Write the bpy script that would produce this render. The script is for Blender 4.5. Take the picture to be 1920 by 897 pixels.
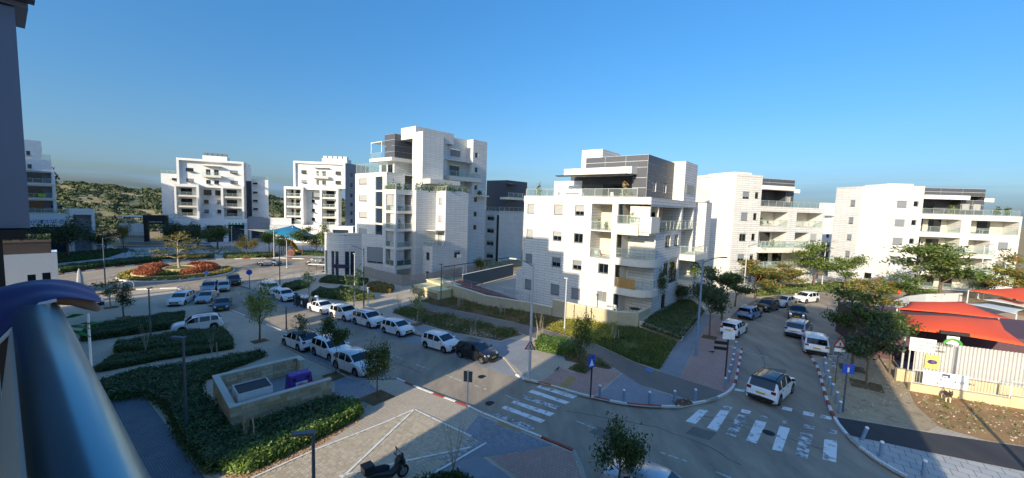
import bpy, bmesh, math, random
import numpy as np
from mathutils import Vector, Matrix
# ------------------------------------------------------------------ scene, camera, light
for o in list(bpy.data.objects): bpy.data.objects.remove(o)
sc = bpy.context.scene
COL = sc.collection
R = random.Random(11)
rad, sin, cos, pi = math.radians, math.sin, math.cos, math.pi
CAM_H, FPX, PITCH, ROLL = 12.8, 725.0, rad(4.8), rad(1.9)
IW, IH = 1920.0, 897.0
_fw = Vector((0, cos(PITCH), -sin(PITCH))); _rt = Vector((1, 0, 0)); _up = _rt.cross(_fw)
C_R = _rt * cos(ROLL) + _up * sin(ROLL)
C_U = -_rt * sin(ROLL) + _up * cos(ROLL)
C_F = _fw
CP = Vector((0, 0, CAM_H))
cam = bpy.data.cameras.new("camera"); camo = bpy.data.objects.new("camera", cam); COL.objects.link(camo)
cam.sensor_fit = 'HORIZONTAL'; cam.sensor_width = 36.0; cam.lens = FPX / IW * 36.0
cam.clip_start = 0.05; cam.clip_end = 9000
m4 = Matrix((C_R, C_U, -C_F)).transposed().to_4x4(); m4.translation = CP
camo.matrix_world = m4
sc.camera = camo

SUN_AZ, SUN_EL = rad(215.3), rad(20.5)
world = bpy.data.worlds.new("World"); sc.world = world; world.use_nodes = True
wn, wl = world.node_tree.nodes, world.node_tree.links
bg = wn["Background"]
sky = wn.new("ShaderNodeTexSky"); sky.sky_type = 'NISHITA'; sky.sun_disc = False
sky.sun_elevation = SUN_EL; sky.sun_rotation = SUN_AZ
sky.altitude = 300; sky.air_density = 1.0; sky.dust_density = 2.0; sky.ozone_density = 3.0
hs = wn.new("ShaderNodeHueSaturation"); hs.inputs["Saturation"].default_value = 1.27
hs.inputs["Hue"].default_value = 0.5
wl.new(sky.outputs[0], hs.inputs["Color"])
# clear deep winter blue: a little more saturation, and thinner air light towards the horizon, the same all the way round
wt = wn.new("ShaderNodeTexCoord"); wsx = wn.new("ShaderNodeSeparateXYZ"); wl.new(wt.outputs["Generated"], wsx.inputs[0])
wr = wn.new("ShaderNodeValToRGB"); wl.new(wsx.outputs[2], wr.inputs[0])
for i, (p_, c_) in enumerate(((0.0, (.29, .36, .53)), (.08, (.36, .43, .52)), (.17, (.46, .52, .55)), (.34, (.58, .66, .67)), (.8, (1, 1, 1)))):
    e_ = wr.color_ramp.elements[i] if i < 2 else wr.color_ramp.elements.new(p_)
    e_.position = p_; e_.color = (*c_, 1)
wx = wn.new("ShaderNodeVectorMath"); wx.operation = 'MULTIPLY'; wl.new(hs.outputs[0], wx.inputs[0]); wl.new(wr.outputs[0], wx.inputs[1])
# a thin grey-blue cloud bank low over the horizon
wmp = wn.new("ShaderNodeMapping"); wmp.inputs["Scale"].default_value = (2.2, 2.2, 26); wl.new(wt.outputs["Generated"], wmp.inputs[0])
wno = wn.new("ShaderNodeTexNoise"); wno.inputs["Scale"].default_value = 1.4; wno.inputs["Detail"].default_value = 6; wl.new(wmp.outputs[0], wno.inputs["Vector"])
wa = wn.new("ShaderNodeMapRange"); wa.inputs["From Min"].default_value = .44; wa.inputs["From Max"].default_value = .62; wl.new(wno.outputs[0], wa.inputs[0])
wb = wn.new("ShaderNodeMapRange"); wb.inputs["From Min"].default_value = .10; wb.inputs["From Max"].default_value = .02; wl.new(wsx.outputs[2], wb.inputs[0])
wc = wn.new("ShaderNodeMath"); wc.operation = 'MULTIPLY'; wl.new(wa.outputs[0], wc.inputs[0]); wl.new(wb.outputs[0], wc.inputs[1])
wd = wn.new("ShaderNodeMath"); wd.operation = 'MULTIPLY'; wd.inputs[1].default_value = .75; wl.new(wc.outputs[0], wd.inputs[0])
wcl = wn.new("ShaderNodeMixRGB"); wcl.inputs[2].default_value = (.12 / .15, .20 / .15, .30 / .15, 1); wl.new(wd.outputs[0], wcl.inputs[0]); wl.new(wx.outputs[0], wcl.inputs[1])
wl.new(wcl.outputs[0], bg.inputs[0])
bg.inputs[1].default_value = 0.15
sun = bpy.data.lights.new("sun", 'SUN'); suno = bpy.data.objects.new("sun", sun); COL.objects.link(suno)
sun.energy = 3.0; sun.angle = rad(0.5); sun.color = (1.0, 0.865, 0.65)
sdir = Vector((sin(SUN_AZ) * cos(SUN_EL), cos(SUN_AZ) * cos(SUN_EL), sin(SUN_EL)))
suno.rotation_euler = sdir.to_track_quat('Z', 'Y').to_euler(); suno.location = (0, -60, 60)
sc.view_settings.view_transform = 'Standard'; sc.view_settings.look = 'None'
sc.view_settings.gamma = 1.0; sc.view_settings.use_curve_mapping = False
sc.view_settings.exposure = 1.08
sc.cycles.max_bounces = 6; sc.cycles.transparent_max_bounces = 12
sc.cycles.use_denoising = True

# ------------------------------------------------------------------ survey: the photo's geometry gives real positions
S_AZ = rad(-53.0)                                  # the main street runs along this azimuth
SU = Vector((sin(S_AZ), cos(S_AZ), 0)); SV = Vector((cos(S_AZ), -sin(S_AZ), 0))   # along / away from us
def _soft(s, a, b, w):
    if s >= b + w: return b
    if s > b - w: return s - (s - b + w) ** 2 / (4 * w)
    if s <= a - w: return a
    if s < a + w: return s + (a + w - s) ** 2 / (4 * w)
    return s
def Hz(x, y):                                      # the street falls 4.5 % towards the roundabout
    return -0.045 * _soft(x * SU.x + (y - 25) * SU.y, -12, 40, 8.)
def ray(px, py): return C_F * FPX + C_R * (px - IW / 2) + C_U * (IH / 2 - py)
def G(px, py, dz=0.0):
    d = ray(px, py); d = d / math.hypot(d.x, d.y)
    t = CAM_H / max(-d.z, 1e-3)
    for _ in range(40):
        p = CP + d * t
        t = t * .3 + .7 * (Hz(p.x, p.y) + dz - CAM_H) / d.z
    return CP + d * t
def dirv(az): return Vector((sin(rad(az)), cos(rad(az)), 0))
def hit(A, az, px, py):                            # (u, z) where the sight line meets the upright plane through A along az
    d = ray(px, py); w = dirv(az); n = Vector((-w.y, w.x, 0))
    t = n.dot(Vector((A[0], A[1], 0))) / n.dot(Vector((d.x, d.y, 0)))
    p = CP + d * t
    return (Vector((p.x, p.y, 0)) - Vector((A[0], A[1], 0))).dot(w), p.z
def at_depth(px, py, dep):
    d = ray(px, py); p = CP + d * (dep / d.dot(C_F)); return p
def top_z(P, px_y, x=None):                        # height above P whose image row is px_y
    lo, hi = -5.0, 60.0
    for _ in range(40):
        m = (lo + hi) / 2; q = Vector((P[0], P[1], m)) - CP
        y = IH / 2 - FPX * q.dot(C_U) / q.dot(C_F)
        if y > px_y: lo = m
        else: hi = m
    return lo

# ------------------------------------------------------------------ materials
def lin(h):
    h = h.lstrip('#'); out = []
    for i in (0, 2, 4):
        c = int(h[i:i + 2], 16) / 255
        out.append(c / 12.92 if c <= .04045 else ((c + .055) / 1.055) ** 2.4)
    return tuple(out)
MATS = {}
def _new(name):
    m = bpy.data.materials.new(name); m.use_nodes = True
    nt = m.node_tree; return m, nt.nodes, nt.links, nt.nodes["Principled BSDF"]
def M(name, col=(.5, .5, .5), rough=.6, metal=0., var=.12, scale=4., bump=0., bscale=30., spec=.5, coat=0., dirt=0., alpha=None, trans=0.):
    if name in MATS: return MATS[name]
    m, n, l, b = _new(name); MATS[name] = m
    if isinstance(col, str): col = lin(col)
    b.inputs["Roughness"].default_value = rough; b.inputs["Metallic"].default_value = metal
    b.inputs["Specular IOR Level"].default_value = spec; b.inputs["Coat Weight"].default_value = coat
    b.inputs["Transmission Weight"].default_value = trans
    b.inputs["Base Color"].default_value = (*col, 1)
    tc = n.new("ShaderNodeTexCoord")
    if var > 0:
        no = n.new("ShaderNodeTexNoise"); no.inputs["Scale"].default_value = scale; no.inputs["Detail"].default_value = 6
        l.new(tc.outputs["Object"], no.inputs["Vector"])
        mr = n.new("ShaderNodeMapRange"); mr.inputs["From Min"].default_value = .3; mr.inputs["From Max"].default_value = .7
        mr.inputs["To Min"].default_value = 1 - var; mr.inputs["To Max"].default_value = 1 + var
        l.new(no.outputs[0], mr.inputs[0])
        mx = n.new("ShaderNodeVectorMath"); mx.operation = 'SCALE'; mx.inputs[0].default_value = col
        l.new(mr.outputs[0], mx.inputs["Scale"]); l.new(mx.outputs[0], b.inputs["Base Color"])
    if bump > 0:
        nb = n.new("ShaderNodeTexNoise"); nb.inputs["Scale"].default_value = bscale; nb.inputs["Detail"].default_value = 4
        l.new(tc.outputs["Object"], nb.inputs["Vector"])
        bp = n.new("ShaderNodeBump"); bp.inputs["Strength"].default_value = bump; bp.inputs["Distance"].default_value = .02
        l.new(nb.outputs[0], bp.inputs["Height"]); l.new(bp.outputs[0], b.inputs["Normal"])
    if alpha is not None: b.inputs["Alpha"].default_value = alpha
    return m
def tiles(name, c1, c2, mortar, bw, rh, ms=.01, rough=.7, big=.15, bump=.25, off=.5, bscale=.25, streak=0.):
    """stone courses or pavers in real metres, from the surface's UV; large soft stains on top"""
    if name in MATS: return MATS[name]
    m, n, l, b = _new(name); MATS[name] = m
    tc = n.new("ShaderNodeUVMap")
    br = n.new("ShaderNodeTexBrick"); br.inputs["Scale"].default_value = 1; br.offset = off
    br.inputs["Brick Width"].default_value = bw; br.inputs["Row Height"].default_value = rh
    br.inputs["Mortar Size"].default_value = ms; br.inputs["Mortar Smooth"].default_value = .2
    br.inputs["Color1"].default_value = (*lin(c1), 1); br.inputs["Color2"].default_value = (*lin(c2), 1); br.inputs["Mortar"].default_value = (*lin(mortar), 1)
    l.new(tc.outputs[0], br.inputs["Vector"])
    no = n.new("ShaderNodeTexNoise"); no.inputs["Scale"].default_value = bscale; no.inputs["Detail"].default_value = 8
    no.inputs["Roughness"].default_value = .65
    mp = n.new("ShaderNodeMapping"); mp.inputs["Scale"].default_value = (1, .35 if streak else 1, 1)
    l.new(tc.outputs[0], mp.inputs[0]); l.new(mp.outputs[0], no.inputs["Vector"])
    mr = n.new("ShaderNodeMapRange"); mr.inputs["From Min"].default_value = .3; mr.inputs["From Max"].default_value = .7
    mr.inputs["To Min"].default_value = 1 - big; mr.inputs["To Max"].default_value = 1 + big * .6
    l.new(no.outputs[0], mr.inputs[0])
    mx = n.new("ShaderNodeVectorMath"); mx.operation = 'SCALE'
    l.new(br.outputs[0], mx.inputs[0]); l.new(mr.outputs[0], mx.inputs["Scale"]); l.new(mx.outputs[0], b.inputs["Base Color"])
    b.inputs["Roughness"].default_value = rough
    bp = n.new("ShaderNodeBump"); bp.inputs["Strength"].default_value = bump; bp.inputs["Distance"].default_value = .01; bp.invert = True
    l.new(br.outputs["Fac"], bp.inputs["Height"]); l.new(bp.outputs[0], b.inputs["Normal"])
    return m
def islands(name, c1, c2, rough=.6, var=.0, trans=0., sub=None, c3=None):
    """colour that differs from piece to piece (leaves, stones)"""
    if name in MATS: return MATS[name]
    m, n, l, b = _new(name); MATS[name] = m
    g = n.new("ShaderNodeNewGeometry"); r = n.new("ShaderNodeValToRGB")
    r.color_ramp.elements[0].color = (*lin(c1), 1); r.color_ramp.elements[1].color = (*lin(c2), 1)
    if c3:
        e = r.color_ramp.elements.new(.5); e.color = (*lin(c3), 1)
    l.new(g.outputs["Random Per Island"], r.inputs[0])
    l.new(r.outputs[0], b.inputs["Base Color"]); b.inputs["Roughness"].default_value = rough
    if trans:
        t = n.new("ShaderNodeBsdfTranslucent"); l.new(r.outputs[0], t.inputs[0])
        a = n.new("ShaderNodeMixShader"); a.inputs[0].default_value = trans
        l.new(b.outputs[0], a.inputs[1]); l.new(t.outputs[0], a.inputs[2]); l.new(a.outputs[0], n["Material Output"].inputs[0])
    return m
def worn_paint(name, col, under, amount=.45, scale=6.):
    if name in MATS: return MATS[name]
    m, n, l, b = _new(name); MATS[name] = m
    tc = n.new("ShaderNodeTexCoord"); no = n.new("ShaderNodeTexNoise"); no.inputs["Scale"].default_value = scale; no.inputs["Detail"].default_value = 9
    no.inputs["Roughness"].default_value = .7
    l.new(tc.outputs["Object"], no.inputs["Vector"])
    r = n.new("ShaderNodeValToRGB"); r.color_ramp.elements[0].position = amount; r.color_ramp.elements[1].position = amount + .12
    r.color_ramp.elements[0].color = (*lin(under), 1); r.color_ramp.elements[1].color = (*lin(col), 1)
    l.new(no.outputs[0], r.inputs[0]); l.new(r.outputs[0], b.inputs["Base Color"]); b.inputs["Roughness"].default_value = .75
    return m
def asphalt(name, c1, c2, rough=.85):
    if name in MATS: return MATS[name]
    m, n, l, b = _new(name); MATS[name] = m
    tc = n.new("ShaderNodeTexCoord")
    a = n.new("ShaderNodeTexNoise"); a.inputs["Scale"].default_value = .35; a.inputs["Detail"].default_value = 8; a.inputs["Roughness"].default_value = .7
    mp = n.new("ShaderNodeMapping"); mp.inputs["Rotation"].default_value = (0, 0, S_AZ); mp.inputs["Scale"].default_value = (1.6, .5, 1)
    l.new(tc.outputs["Object"], mp.inputs[0]); l.new(mp.outputs[0], a.inputs["Vector"])
    r = n.new("ShaderNodeValToRGB"); r.color_ramp.elements[0].position = .34; r.color_ramp.elements[1].position = .64
    r.color_ramp.elements[0].color = (*lin(c1), 1); r.color_ramp.elements[1].color = (*lin(c2), 1)
    l.new(a.outputs[0], r.inputs[0])
    f = n.new("ShaderNodeTexNoise"); f.inputs["Scale"].default_value = 60; f.inputs["Detail"].default_value = 3
    l.new(tc.outputs["Object"], f.inputs["Vector"])
    mr = n.new("ShaderNodeMapRange"); mr.inputs["To Min"].default_value = .7; mr.inputs["To Max"].default_value = 1.3
    l.new(f.outputs[0], mr.inputs[0])
    mx = n.new("ShaderNodeVectorMath"); mx.operation = 'SCALE'; l.new(r.outputs[0], mx.inputs[0]); l.new(mr.outputs[0], mx.inputs["Scale"])
    l.new(mx.outputs[0], b.inputs["Base Color"]); b.inputs["Roughness"].default_value = rough
    bp = n.new("ShaderNodeBump"); bp.inputs["Strength"].default_value = .3; bp.inputs["Distance"].default_value = .008
    l.new(f.outputs[0], bp.inputs["Height"]); l.new(bp.outputs[0], b.inputs["Normal"])
    return m
def blend_ground(name, c1, c2, c3, scale=.6, bump=.5):
    """soil: two earth tones with patches of a third (weeds, litter)"""
    if name in MATS: return MATS[name]
    m, n, l, b = _new(name); MATS[name] = m
    tc = n.new("ShaderNodeTexCoord")
    def noise(s, d=8):
        q = n.new("ShaderNodeTexNoise"); q.inputs["Scale"].default_value = s; q.inputs["Detail"].default_value = d; q.inputs["Roughness"].default_value = .65
        l.new(tc.outputs["Object"], q.inputs["Vector"]); return q
    a, d, f = noise(scale), noise(scale * 3.1), noise(14, 5)
    r = n.new("ShaderNodeValToRGB"); r.color_ramp.elements[0].position = .35; r.color_ramp.elements[1].position = .65
    r.color_ramp.elements[0].color = (*lin(c1), 1); r.color_ramp.elements[1].color = (*lin(c2), 1); l.new(a.outputs[0], r.inputs[0])
    k = n.new("ShaderNodeMapRange"); k.inputs["From Min"].default_value = .54; k.inputs["From Max"].default_value = .66; l.new(d.outputs[0], k.inputs[0])
    mx = n.new("ShaderNodeMixRGB"); mx.inputs[2].default_value = (*lin(c3), 1); l.new(k.outputs[0], mx.inputs[0]); l.new(r.outputs[0], mx.inputs[1])
    g = n.new("ShaderNodeMapRange"); g.inputs["To Min"].default_value = .55; g.inputs["To Max"].default_value = 1.45; l.new(f.outputs[0], g.inputs[0])
    sc_ = n.new("ShaderNodeVectorMath"); sc_.operation = 'SCALE'; l.new(mx.outputs[0], sc_.inputs[0]); l.new(g.outputs[0], sc_.inputs["Scale"])
    l.new(sc_.outputs[0], b.inputs["Base Color"]); b.inputs["Roughness"].default_value = .95
    bp = n.new("ShaderNodeBump"); bp.inputs["Strength"].default_value = bump; bp.inputs["Distance"].default_value = .06
    l.new(f.outputs[0], bp.inputs["Height"]); l.new(bp.outputs[0], b.inputs["Normal"])
    return m

# ------------------------------------------------------------------ mesh builder
class MB:
    def __init__(s): s.v = []; s.f = []; s.m = []; s.uv = []
    def face(s, pts, m=0, uv=None):
        i = len(s.v); s.v += [tuple(p) for p in pts]; s.f.append(tuple(range(i, i + len(pts)))); s.m.append(m)
        s.uv += uv if uv else [(0, 0)] * len(pts)
    def box6(s, o, a, b, c, m=0):
        """box from corner o with edge vectors a, b, c"""
        o, a, b, c = Vector(o), Vector(a), Vector(b), Vector(c)
        if a.cross(b).dot(c) < 0: a, b = b, a
        la, lb, lc = a.length, b.length, c.length
        def q(p, e, g, le, lg): s.face([p, p + e, p + e + g, p + g], m, [(0, 0), (le, 0), (le, lg), (0, lg)])
        q(o, b, a, lb, la); q(o + c, a, b, la, lb)
        q(o, a, c, la, lc); q(o + b, c, a, lc, la); q(o, c, b, lc, lb); q(o + a, b, c, lb, lc)
    def box(s, x0, x1, y0, y1, z0, z1, m=0):
        s.box6((x0, y0, z0), (x1 - x0, 0, 0), (0, y1 - y0, 0), (0, 0, z1 - z0), m)
    def tube(s, pts, rs, n=8, m=0, caps=True):
        pts = [Vector(p) for p in pts]
        if not isinstance(rs, (list, tuple)): rs = [rs] * len(pts)
        rings = []
        for i, p in enumerate(pts):
            d = (pts[min(i + 1, len(pts) - 1)] - pts[max(i - 1, 0)]).normalized()
            e = d.cross(Vector((0, 0, 1)))
            if e.length < .05: e = d.cross(Vector((1, 0, 0)))
            e.normalize(); g = e.cross(d)
            rings.append([p + (e * cos(2 * pi * k / n) + g * sin(2 * pi * k / n)) * rs[i] for k in range(n)])
        b0 = len(s.v)
        for r_ in rings: s.v += [tuple(p) for p in r_]
        for i in range(len(rings) - 1):
            for k in range(n):
                a, b = b0 + i * n + k, b0 + i * n + (k + 1) % n
                s.f.append((a, a + n, b + n, b)); s.m.append(m); s.uv += [(0, 0)] * 4
        if caps:
            s.f.append(tuple(b0 + k for k in range(n))); s.m.append(m); s.uv += [(0, 0)] * n
            t = b0 + (len(rings) - 1) * n
            s.f.append(tuple(t + n - 1 - k for k in range(n))); s.m.append(m); s.uv += [(0, 0)] * n
    def prism(s, poly, z0, z1, m=0, mtop=None, bottom=False, top=True):
        """upright prism on a plan polygon (counter-clockwise)"""
        P = [Vector((p[0], p[1], 0)) for p in poly]
        ar = sum(P[i].x * P[(i + 1) % len(P)].y - P[(i + 1) % len(P)].x * P[i].y for i in range(len(P)))
        if ar < 0: P = P[::-1]
        t = 0
        for i in range(len(P)):
            a, b = P[i], P[(i + 1) % len(P)]; L = (b - a).length
            s.face([(a.x, a.y, z0), (b.x, b.y, z0), (b.x, b.y, z1), (a.x, a.y, z1)], m, [(t, z0), (t + L, z0), (t + L, z1), (t, z1)]); t += L
        if top: s.face([(p.x, p.y, z1) for p in P], m if mtop is None else mtop, [(p.x, p.y) for p in P])
        if bottom: s.face([(p.x, p.y, z0) for p in reversed(P)], m, [(p.x, p.y) for p in reversed(P)])
    def disc(s, c, nrm, r, n=16, m=0, r2=None):
        c, nrm = Vector(c), Vector(nrm).normalized(); e = nrm.orthogonal().normalized(); g = nrm.cross(e)
        s.face([c + (e * cos(2 * pi * k / n) + g * sin(2 * pi * k / n)) * r for k in range(n)], m)
    def build(s, name, mats, parent=None, smooth=False, local=False, kind=None):
        me = bpy.data.meshes.new(name); v = s.v
        if parent is not None and not local:
            o_ = parent.matrix_world.translation if parent.parent is None else parent.parent.location + parent.location
            v = [(a - o_.x, b - o_.y, c - o_.z) for a, b, c in v]
        me.from_pydata(v, [], s.f)
        if not isinstance(mats, (list, tuple)): mats = [mats]
        for q in mats: me.materials.append(q)
        if len(mats) > 1: me.polygons.foreach_set("material_index", s.m)
        u = me.uv_layers.new(name="UVMap"); u.data.foreach_set("uv", np.array(s.uv, dtype=np.float32).ravel())
        if smooth:
            me.polygons.foreach_set("use_smooth", [True] * len(s.f))
            me.set_sharp_from_angle(angle=rad(38))
        me.update()
        ob = bpy.data.objects.new(name, me); COL.objects.link(ob)
        if parent is not None: ob.parent = parent
        if kind: ob["kind"] = kind
        return ob
def weld(ob, d=1e-4):
    bm = bmesh.new(); bm.from_mesh(ob.data); bmesh.ops.remove_doubles(bm, verts=bm.verts, dist=d); bm.to_mesh(ob.data); bm.free()
def thing(name, label, cat, loc=(0, 0, 0), rot=None, group=None):
    o = bpy.data.objects.new(name, None); COL.objects.link(o); o.location = Vector(loc); o.empty_display_size = .3
    if rot: o.rotation_euler = rot
    tag(o, label, cat, group)
    o.matrix_world = Matrix.Translation(Vector(loc)) if not rot else o.matrix_basis
    return o
def tag(o, label=None, cat=None, group=None, kind=None):
    if label: o["label"] = label
    if cat: o["category"] = cat
    if group: o["group"] = group
    if kind: o["kind"] = kind
    return o
KIDS = {}
def copy_tree(root, loc, rot=None, label=None, group=None, scale=None):
    if not KIDS.get('n') == len(bpy.data.objects):
        KIDS.clear(); KIDS['n'] = len(bpy.data.objects)
        for o in bpy.data.objects:
            if o.parent: KIDS.setdefault(o.parent.name, []).append(o)
    def rec(o, par):
        c = o.copy(); COL.objects.link(c)
        if par is not None: c.parent = par
        for ch in KIDS.get(o.name, []): rec(ch, c)
        return c
    r = rec(root, None); r.location = Vector(loc)
    if rot is not None: r.rotation_euler = rot
    if scale: r.scale = scale if isinstance(scale, tuple) else (scale,) * 3
    if label: r["label"] = label
    if group: r["group"] = group
    return r
def drape(name, poly, dz, mat, kind='structure', parent=None, label=None):
    """a ground sheet that follows the terrain; poly in world x, y"""
    bm = bmesh.new()
    vs = [bm.verts.new((p[0], p[1], 0)) for p in poly]; bm.faces.new(vs)
    ss = [(p[0] * SU.x + (p[1] - 25) * SU.y) for p in poly]
    for s_ in list(range(-20, -3, 2)) + list(range(32, 49, 2)):
        if min(ss) < s_ < max(ss):
            bmesh.ops.bisect_plane(bm, geom=bm.verts[:] + bm.edges[:] + bm.faces[:], plane_co=Vector((0, 25, 0)) + SU * s_, plane_no=SU)
    bmesh.ops.triangulate(bm, faces=bm.faces[:])
    uvl = bm.loops.layers.uv.new("UVMap")
    for v in bm.verts: v.co.z = Hz(v.co.x, v.co.y) + dz
    for f in bm.faces:
        if f.normal.z < 0: f.normal_flip()
        for lo in f.loops: lo[uvl].uv = (lo.vert.co.dot(SU), lo.vert.co.dot(SV))
    bm.normal_update()
    for f in bm.faces:
        if f.normal.z < 0: f.normal_flip()
    me = bpy.data.meshes.new(name); bm.to_mesh(me); bm.free(); me.materials.append(mat)
    ob = bpy.data.objects.new(name, me); COL.objects.link(ob)
    if parent is not None: ob.parent = parent
    elif kind: ob["kind"] = kind
    if label: ob["label"] = label
    return ob
def px(pts, dz=0.): return [G(a, b, dz) for a, b in pts]
def quads_mesh(name, P, N, S, mats, mi=None, aspect=1.6):
    """many small leaf faces: centres P, facing N, half size S (numpy)"""
    n = len(P); P = np.asarray(P, np.float64); N = np.asarray(N); N = N / np.linalg.norm(N, axis=1, keepdims=True)
    rg = np.random.default_rng(5); q = rg.normal(size=(n, 3)); e = np.cross(N, q); e /= np.linalg.norm(e, axis=1, keepdims=True); g = np.cross(N, e)
    S = np.asarray(S).reshape(-1, 1); a = e * S * aspect; b = g * S * .62
    V = np.stack([P - a, P - b * 1.0 + a * .1, P + a, P + b + a * .1], 1).reshape(-1, 3)
    me = bpy.data.meshes.new(name); me.vertices.add(4 * n); me.vertices.foreach_set("co", V.astype(np.float32).ravel())
    me.loops.add(4 * n); me.loops.foreach_set("vertex_index", np.arange(4 * n, dtype=np.int32))
    me.polygons.add(n); me.polygons.foreach_set("loop_start", np.arange(0, 4 * n, 4, dtype=np.int32))
    for m_ in mats: me.materials.append(m_)
    if mi is not None: me.polygons.foreach_set("material_index", np.asarray(mi, np.int32))
    me.update(calc_edges=True); me.validate()
    return me
# ------------------------------------------------------------------ setting: ground, roads, pavements
m_earth = blend_ground("earth", "#8d7752", "#a48c63", "#6d6a42", .25)
m_asph = asphalt("asphalt", "#857a6c", "#a99b86")
m_asph_new = asphalt("asphalt_new", "#36363a", "#454444")
m_path = asphalt("asphalt_path", "#6b655f", "#7c756b")
m_pave = tiles("pavers", "#b8ab97", "#c3b5a0", "#968a79", .2, .2, .012, .8, .16, .3)
m_pave_grey = tiles("pavers_grey", "#8d9298", "#9c9fa3", "#70757a", .2, .1, .012, .8, .18, .3)
m_pave_pink = tiles("pavers_pink", "#b08d80", "#bc988a", "#8d7469", .2, .2, .012, .8, .14, .3)
m_pave_slab = tiles("pavers_slab", "#abaeae", "#bab9b2", "#75787a", .6, .6, .02, .8, .16, .35)
m_tactile = tiles("pavers_tactile", "#b08d52", "#bb9860", "#83693f", .2, .2, .012, .8, .1, .3)
m_bed = blend_ground("bed_soil", "#5b4630", "#76603f", "#4c5130", .9, .8)
m_dirt = blend_ground("bare_dirt", "#8d6840", "#a8855a", "#77703f", .5, .8)
m_lawn = blend_ground("rough_grass", "#4d5527", "#5f6a33", "#7d6c40", .8, .8)
m_line = worn_paint("line_white", "#e6e4dc", "#a89e8e", .34, 3.)
m_cross = worn_paint("crosswalk_white", "#e9e8e4", "#86827b", .36, 2.2)
m_cross_old = worn_paint("crosswalk_worn", "#d9d9d6", "#817d76", .47, 2.6)
m_dash = worn_paint("dash_white", "#c9c8c2", "#827e76", .42, 5.)
m_dark_iron = M("dark_iron", "#2b2c2e", .55, .6, .1)

# one ground sheet out to the horizon, on the terrain
def ground():
    bm = bmesh.new()
    rr = [0, 12, 25, 38, 50, 62, 75, 90, 110, 140, 190, 260, 400, 700, 1300, 2500, 5000]; na = 72
    rows = []
    for r_ in rr:
        row = []
        for k in range(na):
            a = 2 * pi * k / na; x, y = r_ * sin(a), 20 + r_ * cos(a)
            z = Hz(x, y) - .10 - max(0, r_ - 140) * .004 * (1 if r_ < 1300 else 1200 / r_)
            row.append(bm.verts.new((x, y, z)))
            if r_ == 0: break
        rows.append(row)
    for i in range(len(rr) - 1):
        for k in range(na):
            k2 = (k + 1) % na
            if i == 0: bm.faces.new((rows[0][0], rows[1][k2], rows[1][k]))
            else: bm.faces.new((rows[i][k], rows[i][k2], rows[i + 1][k2], rows[i + 1][k]))
    bmesh.ops.recalc_face_normals(bm, faces=bm.faces[:])
    bm.normal_update()
    if sum(f.normal.z for f in bm.faces) < 0: bmesh.ops.reverse_faces(bm, faces=bm.faces[:])
    me = bpy.data.meshes.new("ground"); bm.to_mesh(me); bm.free(); me.materials.append(m_earth)
    o = bpy.data.objects.new("ground", me); COL.objects.link(o); o["kind"] = "structure"
ground()

NEAR = [(330, 541), (456, 592), (537, 625), (582, 645), (640, 669), (690, 690), (744, 712), (780, 728), (877, 764), (900, 776), (1015, 823), (1045, 835), (1075, 848)]
FARB = [(440, 533), (529, 558), (622, 583), (697, 604), (795, 631), (945, 671), (985, 713), (1012, 719), (1085, 740.5), (1112, 747), (1165, 758.5), (1220, 764), (1270, 765), (1296, 759.5), (1336, 752), (1362, 740), (1373, 729.5), (1379, 718), (1383, 698), (1387, 677), (1391, 655)]
RST_L = [(1360, 645), (1352, 622), (1366, 600), (1385, 580), (1420, 562), (1465, 553), (1530, 545), (1640, 537)]
RKERB = [(1518.6, 668.6), (1531.5, 687), (1536, 701.6), (1543, 726), (1550, 751.7), (1558.7, 774.6), (1571.6, 797.5), (1594.5, 826), (1626, 853), (1672, 883.5), (1700, 897)]
RST_R = [(1790, 560), (1740, 600), (1600, 632), (1550, 650)]
BAY_N = [(1083, 855), (1095, 897), (1112, 945)]
road = px(NEAR + BAY_N + [(1500, 1120), (1900, 1060)] + RKERB[::-1] + RST_R[::-1] + [(1790, 540)] + RST_L[::-1] + FARB[::-1])
drape("main_road", road, 0.0, m_asph)
ring = px([(100, 560), (100, 512), (200, 498), (300, 490), (420, 485), (520, 482), (650, 487), (655, 500), (560, 519), (500, 526), (470, 533), (440, 533), (456, 592), (330, 541), (256, 541)])
drape("roundabout_road", ring, -0.006, m_asph)
# parking bays in pavers, flush with the road
drape("parking_bay", px([(470, 554), (529, 571), (622, 599), (697, 621), (780, 647.6), (838.8, 666), (901, 687.5), (975, 711), (985, 713), (945, 671), (795, 631), (697, 604), (622, 583), (529, 558), (455, 537)], .006), .006, m_pave_grey)
PAVE = .12
near_pave = px([(100, 566), (256, 545), (330, 541)] + NEAR[1:3] + [(530, 649), (582, 676), (629, 697), (658, 714), (744, 712)] + NEAR[7:] + BAY_N + [(700, 1150), (250, 1150), (-60, 900), (-60, 620)], PAVE)
drape("near_pavement", near_pave, PAVE, m_pave)
drape("parking_bay", px([(537, 625.5), (530, 649), (582, 676), (629, 697), (658, 714), (743, 712)], .02), .012, m_pave_grey)
far_pave = px(FARB + RST_L + [(1600, 522), (1500, 515), (1300, 510), (1000, 520), (905, 500), (700, 510), (565, 511), (500, 524)], PAVE)
drape("far_pavement", far_pave, PAVE, m_pave)
right_pave = px(RKERB + [(1900, 1060), (2300, 960), (2300, 640), (1900, 590), (1790, 560)] + RST_R[1:], PAVE)
drape("right_pavement", right_pave, PAVE, m_pave)
back_pave = px([(100, 512), (100, 476), (250, 462), (440, 452), (640, 462), (640, 486), (520, 481.5), (420, 484.5), (300, 489.5), (200, 497.5)], PAVE)
drape("back_pavement", back_pave, PAVE, m_pave_slab)
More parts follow.
